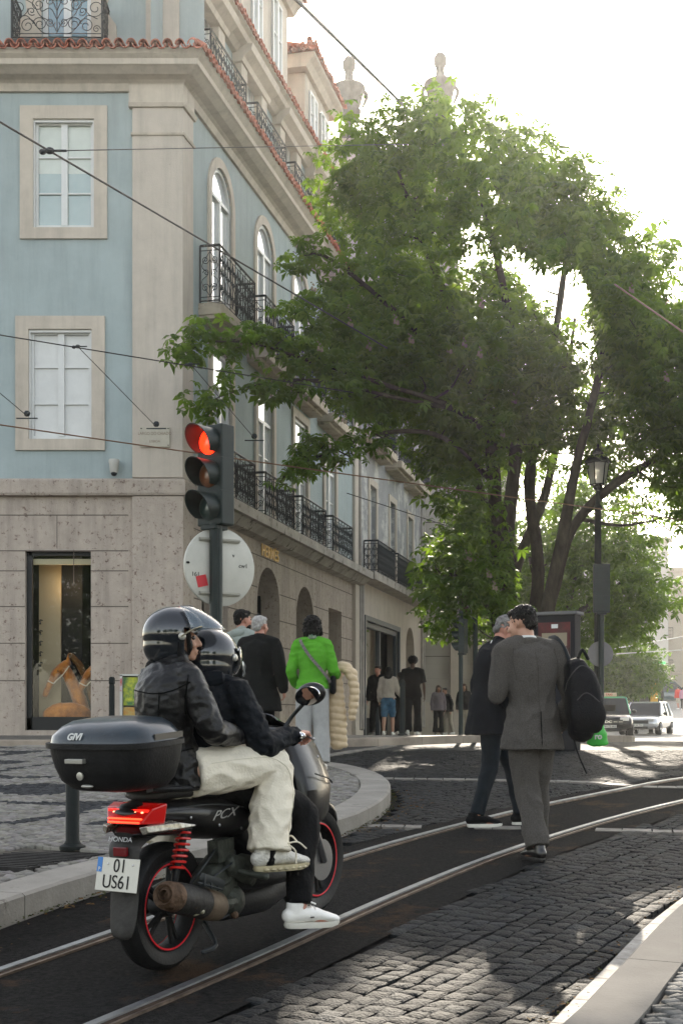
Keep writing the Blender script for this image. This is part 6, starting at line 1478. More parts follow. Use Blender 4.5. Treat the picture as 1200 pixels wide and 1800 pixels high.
for x in (-.055, .085): q = B(); q.ell(PM @ V((x, -.005, .045)), .005, nu=8, nv=6); q.build('rivet', m_chr, npl)
# tail light
m_tail = mat('tail_red_lit', (.30, .004, .004), .25, emit=(1., .006, .004), estr=.05, coat=.4)
q = B(); q.rings([[V((-.135, -.270, .765)), V((.120, -.270, .765)), V((.085, -.325, .700)), V((-.09, -.325, .700))], [V((-.15, -.20, .782)), V((.15, -.20, .782)), V((.13, -.20, .69)), V((-.13, -.20, .69))]]); tlg = q.build('tail_light', m_tail, sc, smooth=False, bevel=.008)
for i in range(5): q = B(); x = -.08 + i * .038; q.ell((x, -.284, .747), (.008, .005, .005), nu=10, nv=6); q.build('led', mat('led_hot', (1, .3, .2), .3, emit=(1, .16, .08), estr=2.5), tlg)
q = B(); q.box((-.115, -.283, .733), (.105, -.262, .760)); q.build('lamp_band', mat('band_red', (.8, .02, .01), .3, emit=(1, .014, .008), estr=.5), tlg, smooth=False, bevel=.004)
for z in (.722, .708): q = B(); q.sweep([(-.095 + (.73 - z) * .5, -.300 - (.735 - z) * .8, z), (.09 - (.73 - z) * .5, -.300 - (.735 - z) * .8, z)], .0045, n=6, interp=1); q.build('light_guide', MATS['led_hot'] if 0 else mat('guide_red', (1, .05, .03), .3, emit=(1, .05, .02), estr=1.2), tlg)
for s in (-1, 1):
    q = B(); q.rings([[V((s * .085, -.33, .688)), V((s * .118, -.32, .695)), V((s * .125, -.315, .665)), V((s * .10, -.325, .655))], [V((s * .12, -.16, .70)), V((s * .172, -.15, .69)), V((s * .178, -.14, .662)), V((s * .14, -.15, .65))], [V((s * .16, -.05, .672)), V((s * .185, -.05, .668)), V((s * .185, -.05, .66)), V((s * .17, -.05, .655))]])
    q.build('rear_indicator', mat('clear_lens', (.32, .29, .24), .15, .4, coat=1., var=.5, scale=60), sc, smooth=False, bevel=.004)
textmesh('tail_lettering', 'HONDA', .030, .0006, mat('grey_print', (.35, .35, .34), .4, .5), Matrix(((1, 0, 0, .0), (0, .35, -.93, -.352), (0, .93, .35, .637), (0, 0, 0, 1))), sc, sx=1.15)
textmesh('side_lettering', 'PCX', .058, .0006, mat('grey_print', (.35, .35, .34)), Matrix(((0, 0, 1, .208), (1, 0, 0, .215), (0, 1, 0, .685), (0, 0, 0, 1))), sc, sx=1.7, shear=.6)
# grab rail and rack
q = B(); 
for s in (-1, 1): q.sweep([(s * .14, .05, .82), (s * .15, -.12, .83), (s * .11, -.30, .845)], [(.02, .014)] * 3, n=8)
q.box((-.12, -.36, .838), (.12, -.16, .852)); q.build('rear_rack', m_smat, sc)
# top case
case = None
def caseshell(name, secs, m, parent):
    q = B(); rg = []; n = 36
    for z, a, l0, l1 in secs:
        r = []; yc, hy = (l0 + l1) / 2, (l1 - l0) / 2
        for j in range(n):
            an = 2 * math.pi * j / n; c_, s_ = math.cos(an), math.sin(an); ex = 3.6; r.append(V((math.copysign(abs(c_) ** (2 / ex), c_) * a, yc + math.copysign(abs(s_) ** (2 / ex), s_) * hy - .04 * (c_ * c_ - 1) * 0, z)))
        rg.append(r)
    q.rings(rg); return q.build(name, m, parent, sharp=45)
case = caseshell('top_case', [(.855, .17, -.58, -.26), (.865, .20, -.61, -.24), (.90, .235, -.65, -.225), (.96, .262, -.67, -.215), (1.02, .278, -.68, -.21), (1.045, .280, -.682, -.208), (1.046, .294, -.70, -.20), (1.068, .294, -.70, -.20), (1.069, .275, -.68, -.21)], m_smat, sc)
caseshell('lid', [(1.069, .276, -.680, -.212), (1.10, .268, -.672, -.22), (1.135, .235, -.63, -.24), (1.158, .195, -.58, -.27), (1.168, .12, -.52, -.32), (1.170, .02, -.46, -.38)], mat('lid_smoke', (.012, .022, .030), .28, coat=.3, var=.5, scale=5, bump=.05, bscale=14, spots=((.03, .04, .045), 6, .6)), case)
q = B(); q.box((-.10, -.705, .985), (.0, -.672, 1.005)); q.build('lock_strip', mat('lock_steel', (.45, .44, .40), .35, .7), case, smooth=False, bevel=.003)
q = B(); q.M = Matrix.Translation((-.035, -.678, .93)) @ Matrix.Rotation(R(90), 4, 'X'); q.lathe([(.014, -.01), (.018, .004), (.010, .006), (.002, .006)], n=16); q.build('key_lock', MATS['lock_steel'], case)
q = B(); q.ell((-.015, -.655, .885), (.035, .012, .008)); q.build('release_button', MATS['lock_steel'], case)
textmesh('case_lettering', 'GIVI', .040, .0008, m_white, Matrix(((1, 0, 0, -.06), (0, .25, -.97, -.679), (0, .97, .25, 1.098), (0, 0, 0, 1))), case, bold=.0015, sx=1.1, shear=.35)
q = B(); q.box((.268, -.52, 1.074), (.277, -.30, 1.10)); q.build('side_reflector', mat('grey_reflector', (.04, .035, .03), .3), case, smooth=False)
# floor, tunnel, belly
hull('footboard', [(.36, .36, .17, .09), (.5, .33, .22, .06), (.75, .32, .235, .055), (.98, .40, .22, .12), (1.04, .47, .18, .10)], m_smat, 3)
hull('centre_tunnel', [(.48, .60, .08, .07), (.60, .52, .10, .14), (.8, .50, .10, .15), (.95, .60, .12, .2), (1.02, .7, .1, .15)], m_sblk, 2.5)
hull('belly_fairing', [(.26, .25, .08, .05), (.4, .22, .13, .08), (.7, .21, .15, .09), (.95, .26, .13, .1), (1.05, .34, .09, .08)], m_smat, 2.6)
# front shield
q = B(); q.rings([[V((sg_ * a * fx, y + fy, zb + (zt - zb) * fz)) for sg_, fx, fy, fz in ((-1, .55, .03, 0), (-1, .92, .0, .10), (-1, 1, 0, .42), (-1, .86, .02, .62), (-1, .62, .0, .96), (-1, .3, .0, 1), (1, .3, .0, 1), (1, .62, .0, .96), (1, .86, .02, .62), (1, 1, 0, .42), (1, .92, .0, .10), (1, .55, .03, 0))] for y, a, zb, zt in
         ((.80, .25, .52, .99), (.84, .29, .50, 1.03), (.93, .295, .49, 1.035), (1.06, .27, .50, 1.0), (1.19, .215, .53, .94), (1.30, .15, .57, .86), (1.375, .085, .61, .79), (1.40, .03, .66, .73))])
q.build('front_shield', m_sblk, sc, bevel=.014, sharp=28)
q = B(); q.box((-.19, .786, .60), (.19, .800, .93)); q.build('glove_box', m_smat, sc, smooth=False, bevel=.006)
hull('lower_wing', [(.80, .50, .20, .06), (.9, .52, .245, .09), (1.05, .56, .225, .09), (1.2, .60, .16, .07), (1.3, .62, .1, .04)], m_smat, 2.8, sub_=1)
hull('dashboard', [(.68, .96, .10, .03), (.74, .97, .18, .05), (.86, .98, .19, .07), (.98, .98, .15, .06), (1.08, .94, .08, .04)], m_smat, 2.5, sub_=1)
q = B(); rg = []
for t_ in range(9):
    a = -1 + t_ / 4; rg.append([V((a * .17, 1.10 - .10 * a * a, .93)), V((a * .155, .98 - .08 * a * a, 1.04)), V((a * .12, .90 - .05 * a * a, 1.10 - .03 * a * a))])
q.rings(rg, caps=False, closed=False); q.build('windscreen', mat('smoke_screen', (.012, .014, .015), .08, coat=1), sc, solid=.004)
q = B(); q.box((.03, .795, .84), (.10, .81, .88)); q.sweep([(.06, .79, .86), (.06, .77, .86)], .010, n=8); q.sweep([(.062, .772, .85), (.066, .768, .77)], .004, n=5); q.build('ignition_key', m_chr, sc)
hull('front_fender', [(1.05, .46, .06, .05), (1.13, .56, .075, .05), (1.28, .615, .08, .035), (1.42, .585, .075, .04), (1.53, .50, .06, .05), (1.57, .44, .03, .03)], m_sblk, 2.4, sub_=1)
q = B()
for s in (-1, 1): q.sweep([(s * .085, 1.315, .29), (s * .08, 1.18, .62)], .02, n=10, interp=1)
q.build('fork', m_rim, sc)
# engine, swing arm, shock, exhaust
m_alu = mat('dirty_alloy', (.045, .05, .04), .6, .5, var=.5, scale=14, bump=.4, bscale=40)
hull('engine', [(.10, .32, .05, .05, .12), (.18, .34, .075, .10, .11), (.30, .37, .085, .12, .10), (.40, .36, .07, .10, .09), (.46, .34, .04, .06, .08)], m_alu, 3)
q = B(); q.box((.12, .20, .46), (.18, .33, .56)); q.sweep([(.16, .12, .30), (.19, .22, .27), (.17, .34, .26)], .03, n=8); q.sweep([(.17, .36, .42), (.18, .24, .36), (.17, .14, .40)], .014, n=6); q.ell((.16, .33, .26), (.05, .075, .075)); q.build('crankcase', m_alu, sc, smooth=True)
q = B(); q.sweep([(-.10, .36, .34), (-.11, .18, .31), (-.10, -.02, .29)], [(.05, .07), (.05, .06), (.04, .05)], n=12); q.sweep([(.095, .3, .3), (.10, .12, .29), (.09, 0, .29)], [(.02, .03)] * 3, n=8); q.build('swing_arm', m_alu, sc)
for s in (-1, 1):
    q = B(); A_, C_ = V((s * .135, .02, .66)), V((s * .125, -.075, .40)); q.sweep([A_, C_], .016, n=10, interp=1); sh = q.build('shock_absorber', m_smat, sc)
    q = B(); n = 96; P = []; ax = (C_ - A_).normalized(); e1 = ax.cross(V((0, 1, 0))).normalized(); e2 = ax.cross(e1)
    for i in range(n + 1): t_ = i / n; a = t_ * 2 * math.pi * 6.5; P.append(A_.lerp(C_, .12 + .62 * t_) + (e1 * math.cos(a) + e2 * math.sin(a)) * .031)
    q.sweep(P, .0062, n=6, interp=1); q.build('spring', mat('spring_red', (.60, .02, .015), .35, coat=.5), sh)
m_muff = mat('sooty_steel', (.022, .02, .018), .6, .3, var=.4, scale=9, bump=.3, bscale=40, spots=((.09, .055, .03), 6, .60))
m_rusty = mat('rusty_cap', (.115, .072, .048), .7, .3, var=.5, scale=14, bump=.5, bscale=60, spots=((.06, .035, .02), 12, .52))
A_, C_ = V((.225, -.28, .405)), V((.175, .20, .255)); ax = (C_ - A_).normalized(); MQ = ax.to_track_quat('Z', 'Y').to_matrix().to_4x4(); MQ.translation = A_
q = B(); q.M = MQ; q.lathe([(.060, .07), (.069, .09), (.071, .2), (.070, .32), (.069, .40), (.066, .46), (.052, .50), (.03, .52), (.005, .525)], n=32); mf = q.build('exhaust', m_muff, sc)
q = B(); q.M = MQ; q.lathe([(.0605, .0965), (.066, .085), (.064, .03), (.058, .005), (.045, -.008), (.043, -.004), (.034, .004), (.034, .010), (.026, -.004), (.022, -.006), (.020, .03), (.002, .03)], n=32); q.build('end_cap', m_rusty, mf)
q = B(); q.M = MQ; q.lathe([(.0715, .32), (.0725, .33), (.0715, .40), (.069, .46)], n=32, caps=False); q.build('heat_band', mat('tan_band', (.12, .085, .055), .6, .3, var=.4, scale=10), mf)
q = B(); q.sweep([(.235, -.02, .44), (.25, .13, .38)], [(.008, .02), (.008, .02)], n=6, interp=1); q.sweep([(.235, -.04, .415), (.25, .12, .355)], .006, n=6, interp=1)
for y in (0, .05, .1): q.sweep([(.24, y, .445 - y * .4), (.245, y - .01, .40 - y * .4)], .006, n=5, interp=1)
q.build('heat_guard', m_iron, mf)
q = B(); q.sweep([(.19, .30, .20), (.14, .32, .26), (.12, .42, .30)], .018, n=8); q.build('exhaust_pipe', m_rusty, mf)
q = B(); q.sweep([(.2, -.04, .30), (.255, -.05, .29)], .012, n=8); q.sweep([(.235, -.08, .285), (.24, .0, .285)], [.012, .010], n=8); q.build('axle_bolt', mat('bolt_pale', (.3, .28, .2), .5, .4), sc)
for s in (-1, 1):
    q = B(); q.sweep([(s * .17, .30, .42), (s * .26, .31, .40), (s * .36, .31, .39)], [.014, .014, .018], n=10); q.build('footrest', m_alu, sc)
q = B(); q.sweep([(.1, .18, .18), (.2, .12, .10), (.2, .02, .09)], .012, n=8); q.build('side_stand', m_iron, sc)
# handlebar, mirrors
q = B(); q.sweep([(-.33, .655, 1.02), (-.16, .74, 1.03), (0, .78, 1.02), (.16, .74, 1.03), (.33, .655, 1.02)], .014, n=10); hb = q.build('handlebar', m_iron, sc)
for s in (-1, 1):
    q = B(); q.sweep([(s * .25, .69, 1.026), (s * .375, .63, 1.015)], .019, n=12, interp=1); q.build('grip', m_smat, hb)
    q = B(); q.sweep([(s * .375, .63, 1.015), (s * .40, .618, 1.012)], [.021, .017], n=12, interp=1); q.build('bar_weight', m_chr, hb)
    q = B(); q.sweep([(s * .24, .73, 1.02), (s * .33, .72, 1.01), (s * .40, .70, .995), (s * .412, .695, .992)], [.007, .006, .006, .009], n=8); q.build('brake_lever', m_rim, hb)
    q = B(); q.sweep([(s * .22, .74, 1.03), (s * .25, .77, 1.09), (s * .33, .75, 1.155)], [.012, .010, .010], n=8); q.build('mirror_stalk', m_iron, hb)
    Mm = Matrix.Translation((s * .375, .735, 1.20)) @ Matrix.Rotation(s * R(2), 4, 'Z') @ Matrix.Rotation(R(13), 4, 'X') @ Matrix.Rotation(s * R(-14), 4, 'Y')
    q = B(); q.M = Mm; q.ell((0, .02, 0), (.083, .035, .056), nu=28, nv=14); mi_ = q.build('mirror', m_sblk, hb)
    q = B(); q.M = Mm @ Matrix.Translation((0, -.0165, 0)) @ Matrix.Rotation(R(90), 4, 'X') @ Matrix.Diagonal((1.32, .86, 1, 1)); q.lathe([(.052, -.006), (.052, .0035), (.001, .0035)], n=32); q.build('mirror_glass', mat('mirror_glass', (.45, .46, .47), .02, 1.), mi_)

# ---------- passenger
def onscooter(lab, dx, dy):
    return thing('person', lab, 'person', SM @ V((dx, dy, 0)), SRZ, None, SRX)
HY = -.84
J = pose(1.66, fem=True, hf=(math.sin(-HY), math.cos(-HY), -.02)); k = J['k']
J.update(pel=V((0, -.02, .91)), wai=V((0, -.045, 1.06)), che=V((.01, -.045, 1.235)), nek=V((.015, .02, 1.38)), hea=V((-.01, .085, 1.485)), shR=V((.15, -.065, 1.315)), shL=V((-.125, .045, 1.315)),
         elR=V((.245, -.03, 1.085)), elL=V((-.19, .10, 1.09)), wrR=V((.215, .20, 1.035)), wrL=V((-.19, .26, 1.04)), hiR=V((.10, .0, .885)), hiL=V((-.10, .0, .885)),
         knR=V((.285, .395, .885)), knL=V((-.285, .395, .885)), anR=V((.315, .285, .495)), anL=V((-.315, .285, .495)), toR=V((.45, 1, -.06)), toL=V((-.45, 1, -.06)), hdR=V((-.5, 1, -.1)), hdL=V((.5, 1, -.1)), hnR=V((-1, -.3, 0)), hnL=V((1, -.3, 0)))
ps = onscooter('woman in black leather jacket and cream trousers sitting behind the scooter rider', .02, .10)
bd = body(J, m_sk, ps, .006, (.7, .7))
lj = jacket(J, 'leather_jacket', m_leath, ps, .020, -.085, .01, .0065, amp=.007, seed=3, sleeve=.02, fr=(13, 13, 17))
ct = trousers(J, m_cargo, ps, .115, .098, .104, .99, .0065, amp=.012, seed=8, fr=(9, 7, 10))
q = B(); q.box((.0, -.09, -.06), (.014, .09, .06)); q.M = None
pk = None
if 0: pk = B(); pk.M = Matrix.Translation((.255, .16, .925)) @ Matrix.Rotation(R(-24), 4, 'Z') @ Matrix.Rotation(R(8), 4, 'Y'); pk.box((-.02, -.075, -.055), (.006, .075, .05)); pk.build('cargo_pocket', m_cargo, ps, bevel=.008)
for P_ in ([(.40, .31, .53), (.42, .35, .49), (.415, .36, .43)], [(.40, .31, .53), (.44, .34, .535), (.46, .38, .50)], [(.30, .40, .53), (.36, .41, .55), (.42, .37, .53)]):
    q = B(); q.sweep(P_, .0042, n=6); q.build('drawstring', m_cargo, ps)
for s in 'RL':
    q = B(); a_ = J['an' + s]; q.sweep([a_ + V((0, -.01, -.035)), a_ + V((0, 0, .02))], .040, n=12, interp=1); q.build('sock', m_bpant, ps)
    so_ = shoe(J, s, m_silver, m_goldsole, ps, k=1.10, detail=True)
    q = B(); d = J['to' + s].normalized(); sd = d.cross(V((0, 0, 1))).normalized()
    for side_ in (-1, 1):
        for i in range(7):
            p = J['an' + s] - V((0, 0, .085)) + d * (-.04 + i * .035) + sd * side_ * (.036 if i in (0, 6) else .042); q.ell(p + V((0, 0, .004)), (.014, .014, .009), nu=10, nv=6)
    q.build('sole_pods', m_goldsole, so_)
DV = (-.57, .81, 0); m_seam = mat('seam_black', (.002, .002, .002), .9); m_seam2 = mat('seam_cream', (.62, .58, .47), .9)
surf_line(lj, [(-.13, -.1, 1.27), (0, -.12, 1.255), (.1, -.12, 1.265), (.17, -.08, 1.30)], DV, .003, m_seam); surf_line(lj, [(.02, -.1, 1.26), (.02, -.12, 1.1), (.03, -.1, .96)], DV, .003, m_seam)
surf_line(lj, [(.15, -.06, 1.33), (.16, -.1, 1.24), (.14, -.08, 1.16)], DV, .0035, m_seam); surf_line(lj, [(-.1, -.1, 1.0), (.05, -.1, .99), (.15, -.05, 1.0)], DV, .003, m_seam)
surf_line(ct, [(.3, .0, .93), (.3, .15, .935), (.3, .32, .92), (.3, .40, .80), (.3, .37, .65), (.3, .34, .53)], (-1, 0, 0), .0015, m_seam2)
surf_line(ct, [(.3, .06, 1.0), (.3, .13, .965)], (-1, 0, 0), .0015, m_seam2); surf_line(ct, [(.3, .27, .522), (.3, .31, .518), (.3, .37, .522)], (-1, 0, 0), .0015, m_seam2)
# helmet with raised clear visor
def helmet(J, parent, m, visor='up', sc_=1.):
    M = HM(J); c = J['hea'] + M @ V((0, -.012, .03)); 
    t_ = B(); rg = []; n = 40; nv = 22
    q = B(); vs = []; 
    o = None
    q.ell(c, (.132 * sc_, .156 * sc_, .135 * sc_), M, nu=48, nv=32); q.ell(c + M @ V((0, -.015, -.05)), (.126 * sc_, .138 * sc_, .125 * sc_), M, nu=48, nv=28)
    o = q.build('helmet', m, parent, remesh=.006, sm=4)
    import bmesh
    bm = bmesh.new(); bm.from_mesh(o.data); Mi = M.transposed(); dele = []
    for f in bm.faces:
        p = Mi @ (f.calc_center_median() - J['hea'])
        if (p.y > .022 - .25 * (p.z + .1) * (p.z < -.1) and p.z < .055 and visor == 'up') or p.z < -.128 or (p.z < -.11 and p.y > .02): dele.append(f)
    bmesh.ops.delete(bm, geom=dele, context='FACES'); bm.to_mesh(o.data); bm.free()
    md = o.modifiers.new('t', 'SOLIDIFY'); md.thickness = .02; md.offset = -1
    for s in (-1, 1):
        q = B(); q.M = Matrix.Translation(c + M @ V((s * .131, .022, -.012))) @ M.to_4x4() @ Matrix.Rotation(R(90) * s, 4, 'Y'); q.lathe([(.016, -.008), (.017, .002), (.014, .006), (.008, .007), (.006, .010), (.002, .010)], n=20); q.build('visor_pivot', MATS['lock_steel'], o)
    return o, c, M
m_hel = mat('helmet_gloss', (.006, .009, .013), .13, spec=.7, coat=.4, bump=.03, bscale=25)
ho, c, M = helmet(J, ps, m_hel, 'up', .94)
def visor(c, M, lo, hi, r, m, parent, name='visor', span=1.25, drop=.0, fw=0.):
    q = B(); rg = []
    for i in range(21):
        a = -span + 2 * span * i / 20; row = []
        for j in range(9):
            e = lo + (hi - lo) * j / 8; sh_ = 1 + fw * (1 - j / 8)
            row.append(c + M @ V((math.sin(a) * math.cos(e) * .142 * r, (math.cos(a) * math.cos(e) * .166) * r * sh_, math.sin(e) * .148 * r + drop * (1 - j / 8) * math.cos(a))))
        rg.append(row)
    q.rings(rg, caps=False, closed=False); return q.build(name, m, parent, solid=.003, sharp=180)
m_vis = mat('clear_visor', (.08, .13, .17), .05, coat=1, alpha=.42, spec=1.)
visor(c, M, .10, 1.05, .99, m_vis, ho, span=1.3, fw=.45)
q = B()
for s in (-1, 1): q.sweep([c + M @ V((s * .137, .02, -.01)), c + M @ V((s * .136, .07, .018)), c + M @ V((s * .12, .11, .03))], [(.014, .004), (.018, .004), (.012, .004)], n=8)
q.build('visor_arm', mat('mirror_bronze', (.36, .31, .20), .3, .6, var=.6, scale=60), ho)
q = B(); Pm = lambda x, y, z: J['hea'] + M @ V((x, y, z))
for s in (-1, 1): q.sweep([Pm(s * .082, .0, .04), Pm(s * .088, .0, -.03), Pm(s * .078, .0, -.10), Pm(s * .04, .02, -.13)], [(.012, .03), (.014, .034), (.012, .030), (.008, .012)], n=10)
q.build('cheek_pad', m_bpant, ho)
q = B(); q.sweep([Pm(0, -.09, -.08), Pm(.02, -.12, -.13), Pm(.03, -.125, -.17)], [.03, .028, .01], n=10); q.sweep([Pm(.05, .045, .04), Pm(.07, .05, -.02), Pm(.065, .045, -.06)], [.008, .010, .004], n=8); q.build('hair', m_hblk, ps, disp=folds(.01, (30, 30, 12)))
# ---------- rider
J = pose(1.78, hf=(.05, 1, -.08)); k = J['k']
J.update(pel=V((0, .30, .86)), wai=V((0, .27, 1.0)), che=V((0, .28, 1.16)), nek=V((0, .32, 1.28)), hea=V((0.01, .365, 1.378)), shR=V((.19, .30, 1.235)), shL=V((-.19, .30, 1.235)),
         elR=V((.30, .33, .99)), elL=V((-.30, .36, .99)), wrR=V((.322, .575, 1.015)), wrL=V((-.322, .575, 1.015)), hiR=V((.10, .33, .83)), hiL=V((-.10, .33, .83)),
         knR=V((.30, .66, .62)), knL=V((-.25, .72, .66)), anR=V((.37, .49, .195)), anL=V((-.20, .80, .46)), toR=V((.62, 1, -.10)), toL=V((-.15, 1, 0)), hdR=V((.05, 1, .05)), hdL=V((-.05, 1, .05)), hnR=V((0, 0, -1)), hnL=V((0, 0, -1)))
rd_ = onscooter('scooter rider in black helmet and dark padded jacket holding the handlebar', .02, .06)
body(J, m_sk2, rd_, .006, (1.25, 1.25))
jk = jacket(J, 'padded_jacket', m_navy, rd_, .026, -.03, .01, .0075, amp=.008, seed=5, sleeve=.02, fr=(15, 15, 19))
q = B(); q.sweep([(-.12, .26, 1.30), (0, .215, 1.285), (.12, .26, 1.30)], [.04, .055, .04], n=12); q.build('hood', m_navy, jk, disp=folds(.01, (16, 16, 16)))
trousers(J, m_bpant, rd_, .105, .078, .062, .95, .009, amp=.008)
for s in 'RL': shoe(J, s, m_wleather, m_wsole, rd_, k=1.05, detail=True)
q = B(); d = J['toR'].normalized(); sd = d.cross(V((0, 0, 1))).normalized(); p = J['anR'] + d * .045 + sd * .043 - V((0, 0, .035)); q.ell(p, (.011, .011, .003), nu=8, nv=6); q.build('emblem', m_sgrey, rd_)
ho, c, M = helmet(J, rd_, m_hel, 'down', .97)
m_vdark = mat('dark_visor', (.012, .015, .018), .05, coat=1, spec=1.)
visor(c, M, -.62, .28, 1.0, m_vdark, ho, span=1.25)
q = B(); q.sweep([c + M @ V((.136, .075, -.03)), c + M @ V((.12, .115, -.05)), c + M @ V((.085, .15, -.09)), c + M @ V((.118, .118, -.085)), c + M @ V((.136, .08, -.06)), c + M @ V((.136, .075, -.03))], .004, n=6); q.build('visor_trim', mat('bright_trim', (.5, .52, .52), .2, .6), ho)

for o in sc.children:
    n_ = o.name.split('.')[0]
    if n_ in ('number_plate', 'reflector'): o.location = V((.02, .042, 0))
    elif n_ in ('tail_light', 'rear_indicator', 'tail_lettering', 'tail_cowl', 'rear_fender'): o.location = V((.02, .05, 0))
    elif n_ == 'top_case': o.scale = (.94, .88, .98); o.location = V((.025, .085, .022))
    elif n_ == 'rear_rack': o.location = V((.02, .10, 0))

# cables, screws and plates that break up the bodywork
for P_ in ([(.06, .30, .50), (.16, .20, .52), (.19, .05, .46), (.15, -.04, .36)], [(.12, .42, .48), (.2, .30, .46), (.2, .16, .42), (.13, .02, .34)], [(.10, .5, .30), (.16, .38, .22), (.17, .22, .20)]):
    q = B(); q.sweep(P_, .006, n=6); q.build('cable', m_iron, sc)
for x, y, z in ((.195, -.02, .70), (.207, .18, .64), (.205, .36, .60), (.275, .90, .62), (.285, .95, .88), (.215, 1.15, .72)):
    q = B(); q.ell((x, y, z), (.004, .008, .008), nu=10, nv=6); q.build('screw', m_rim, sc)
q = B(); q.sweep([(.188, -.10, .755), (.205, .10, .745), (.205, .30, .715), (.17, .52, .665)], .0035, n=5); q.build('panel_seam', m_iron, sc)
q = B(); q.sweep([(.297, .90, .80), (.285, 1.05, .76), (.225, 1.19, .72), (.12, 1.34, .72)], .004, n=5); q.build('panel_seam', m_iron, sc)
q = B(); q.sweep([(.19, .28, .44), (.20, .40, .40), (.185, .47, .34)], [(.03, .05), (.035, .07), (.02, .04)], n=12); q.build('engine_cover', m_alu, sc, disp=folds(.006, (20, 20, 20)))
# ---------- men in the street
GX = lambda px, Y: (px - 600) / 2400 * Y
# grey suit
sx_, sy_ = GX(935, 9.5), 9.5; rz = R(14)
t = person('man in a brown grey tweed suit seen from behind, carrying a black backpack', sx_, sy_, rz, z=GA(9.5) + .002)
J = pose(1.77, lean=-.01, side=-.06, stride=0., elL=(-.25, .02, 1.12), wrL=(-.16, .24, 1.20), elR=(.27, -.02, 1.13), wrR=(.25, .10, .90), hdL=(.4, .9, .25), hnL=(.5, -.3, .8),
         knR=(.075, .11, .50), anR=(.085, .13, .085), knL=(-.035, .02, .50), anL=(-.02, -.15, .085), toR=(.1, 1, 0), toL=(-.1, 1, 0), hf=(-.52, .85, -.22), hea=(-.06, .05, 1.615), nek=(-.035, .01, 1.49))
body(J, m_sk, t, .006, (.5, .9)); hairdo(J, m_hblk, t, 'short', .006)
jk = jacket(J, 'suit_jacket', m_tweed, t, .028, -.20, .035, .008, amp=.011, seed=2, sleeve=.022, collar=False, fr=(7, 7, 6))
q = B(); q.sweep([J['nek'] + V((-.075, .0, -.012)), J['nek'] + V((-.04, -.065, .0)), J['nek'] + V((.03, -.07, .0)), J['nek'] + V((.085, 0, -.02))], [(.016, .028)] * 4, n=8); q.build('collar', m_tweed, jk)
q = B(); q.sweep([J['nek'] + V((-.06, .01, .02)), J['nek'] + V((-.035, -.052, .022)), J['nek'] + V((.03, -.055, .02)), J['nek'] + V((.065, 0, .01))], [(.008, .022)] * 4, n=8); q.build('shirt_collar', m_white, t)
q = B(); q.sweep([(.0, -.158, 1.02), (.0, -.178, .80)], .0035, n=5, interp=1); q.build('vent_seam', m_bpant, jk)
q = B(); q.box((-.215, -.06, .985), (-.175, .08, 1.03)); 
tt = trousers(J, m_tweed, t, .108, .085, .083, .98, .008, amp=.012, seed=6, fr=(8, 8, 5))
for s in 'RL': shoe(J, s, m_bshoe, m_bshoe, t, k=1.08)
Y1 = (0, 1, 0); m_ts = mat('tweed_seam', (.040, .036, .032), .9)
surf_line(jk, [(-.03, 0, 1.43), (-.012, 0, 1.2), (.0, 0, 1.0), (.0, 0, .78)], Y1, .0018, m_ts)
for sx0 in (-1, 1):
    surf_line(jk, [(sx0 * .15 - .02, 0, 1.46), (sx0 * .165 - .01, 0, 1.36), (sx0 * .15, 0, 1.24)], Y1, .0018, m_ts)
surf_line(jk, [(-.19, 0, .985), (-.13, 0, .98)], Y1, .003, m_ts, 'pocket_flap', n=6); surf_line(jk, [(-.16, 0, .765), (0, 0, .762), (.16, 0, .765)], Y1, .003, m_ts, 'hem')
# phone in his hand
T_ = Matrix.Translation((sx_, sy_, GA(9.5))) @ Matrix.Rotation(rz, 4, 'Z')
hp = T_ @ (J['wrL'] + V((.03, .11, .035)))
ph = thing('phone', 'dark phone held up in the hand of the man in the tweed suit', 'phone', hp, rz + R(30)); q = B(); q.box((-.035, -.006, -.06), (.035, .004, .075)); q.build('case', m_iron, ph, smooth=False, bevel=.004); q = B(); q.box((-.031, -.008, -.055), (.031, -.0065, .07)); q.build('screen', mat('phone_screen', (.05, .12, .13), .1, coat=1, emit=(.1, .3, .35), estr=.3), ph, smooth=False)
# backpack on the right shoulder
bx = T_ @ V((.31, -.13, 1.10))
bp = thing('backpack', 'large black backpack hanging from the right shoulder of the man in the tweed suit', 'backpack', bx, rz - R(12)); m_bp = mat('backpack_black', (.004, .0045, .006), .7, var=.3, scale=20, bump=.4, bscale=120)
q = B(); q.sweep([(.0, 0, -.20), (.02, 0, -.08), (0, 0, .09), (-.04, .01, .22)], [(.14, .09), (.165, .12), (.155, .12), (.10, .08)], n=24, ex=3); bb = q.build('bag', m_bp, bp, remesh=.009, sm=5, disp=folds(.008, (5, 5, 5)))
for P_ in ([(-.12, 0, -.1), (-.11, 0, .12), (-.03, 0, .235), (.06, 0, .2), (.12, 0, .1), (.13, 0, -.1)], [(-.08, 0, -.02), (.0, 0, .05), (.10, 0, -.02)]): surf_line(bb, P_, (0, 1, 0), .004, mat('zip_grey', (.03, .03, .033), .5), 'zip', .002)
q = B(); q.sweep([(.02, -.11, -.2), (.02, -.145, -.1), (.0, -.13, .06)], [(.10, .03), (.12, .04), (.09, .02)], n=16); q.build('front_pocket', m_bp, bp, disp=folds(.005))
q = B(); q.sweep([(-.06, .02, .19), (-.10, .04, .33), (-.15, .08, .42), (-.19, .16, .42)], [(.010, .035)] * 4, n=8, side=(1, .3, .3)); q.build('strap', mat('strap_blue', (.02, .028, .035), .6), bp)
q = B(); q.sweep([(-.03, -.02, .29), (0, -.03, .35), (.04, -.02, .29)], .012, n=8); q.build('handle', m_bp, bp)
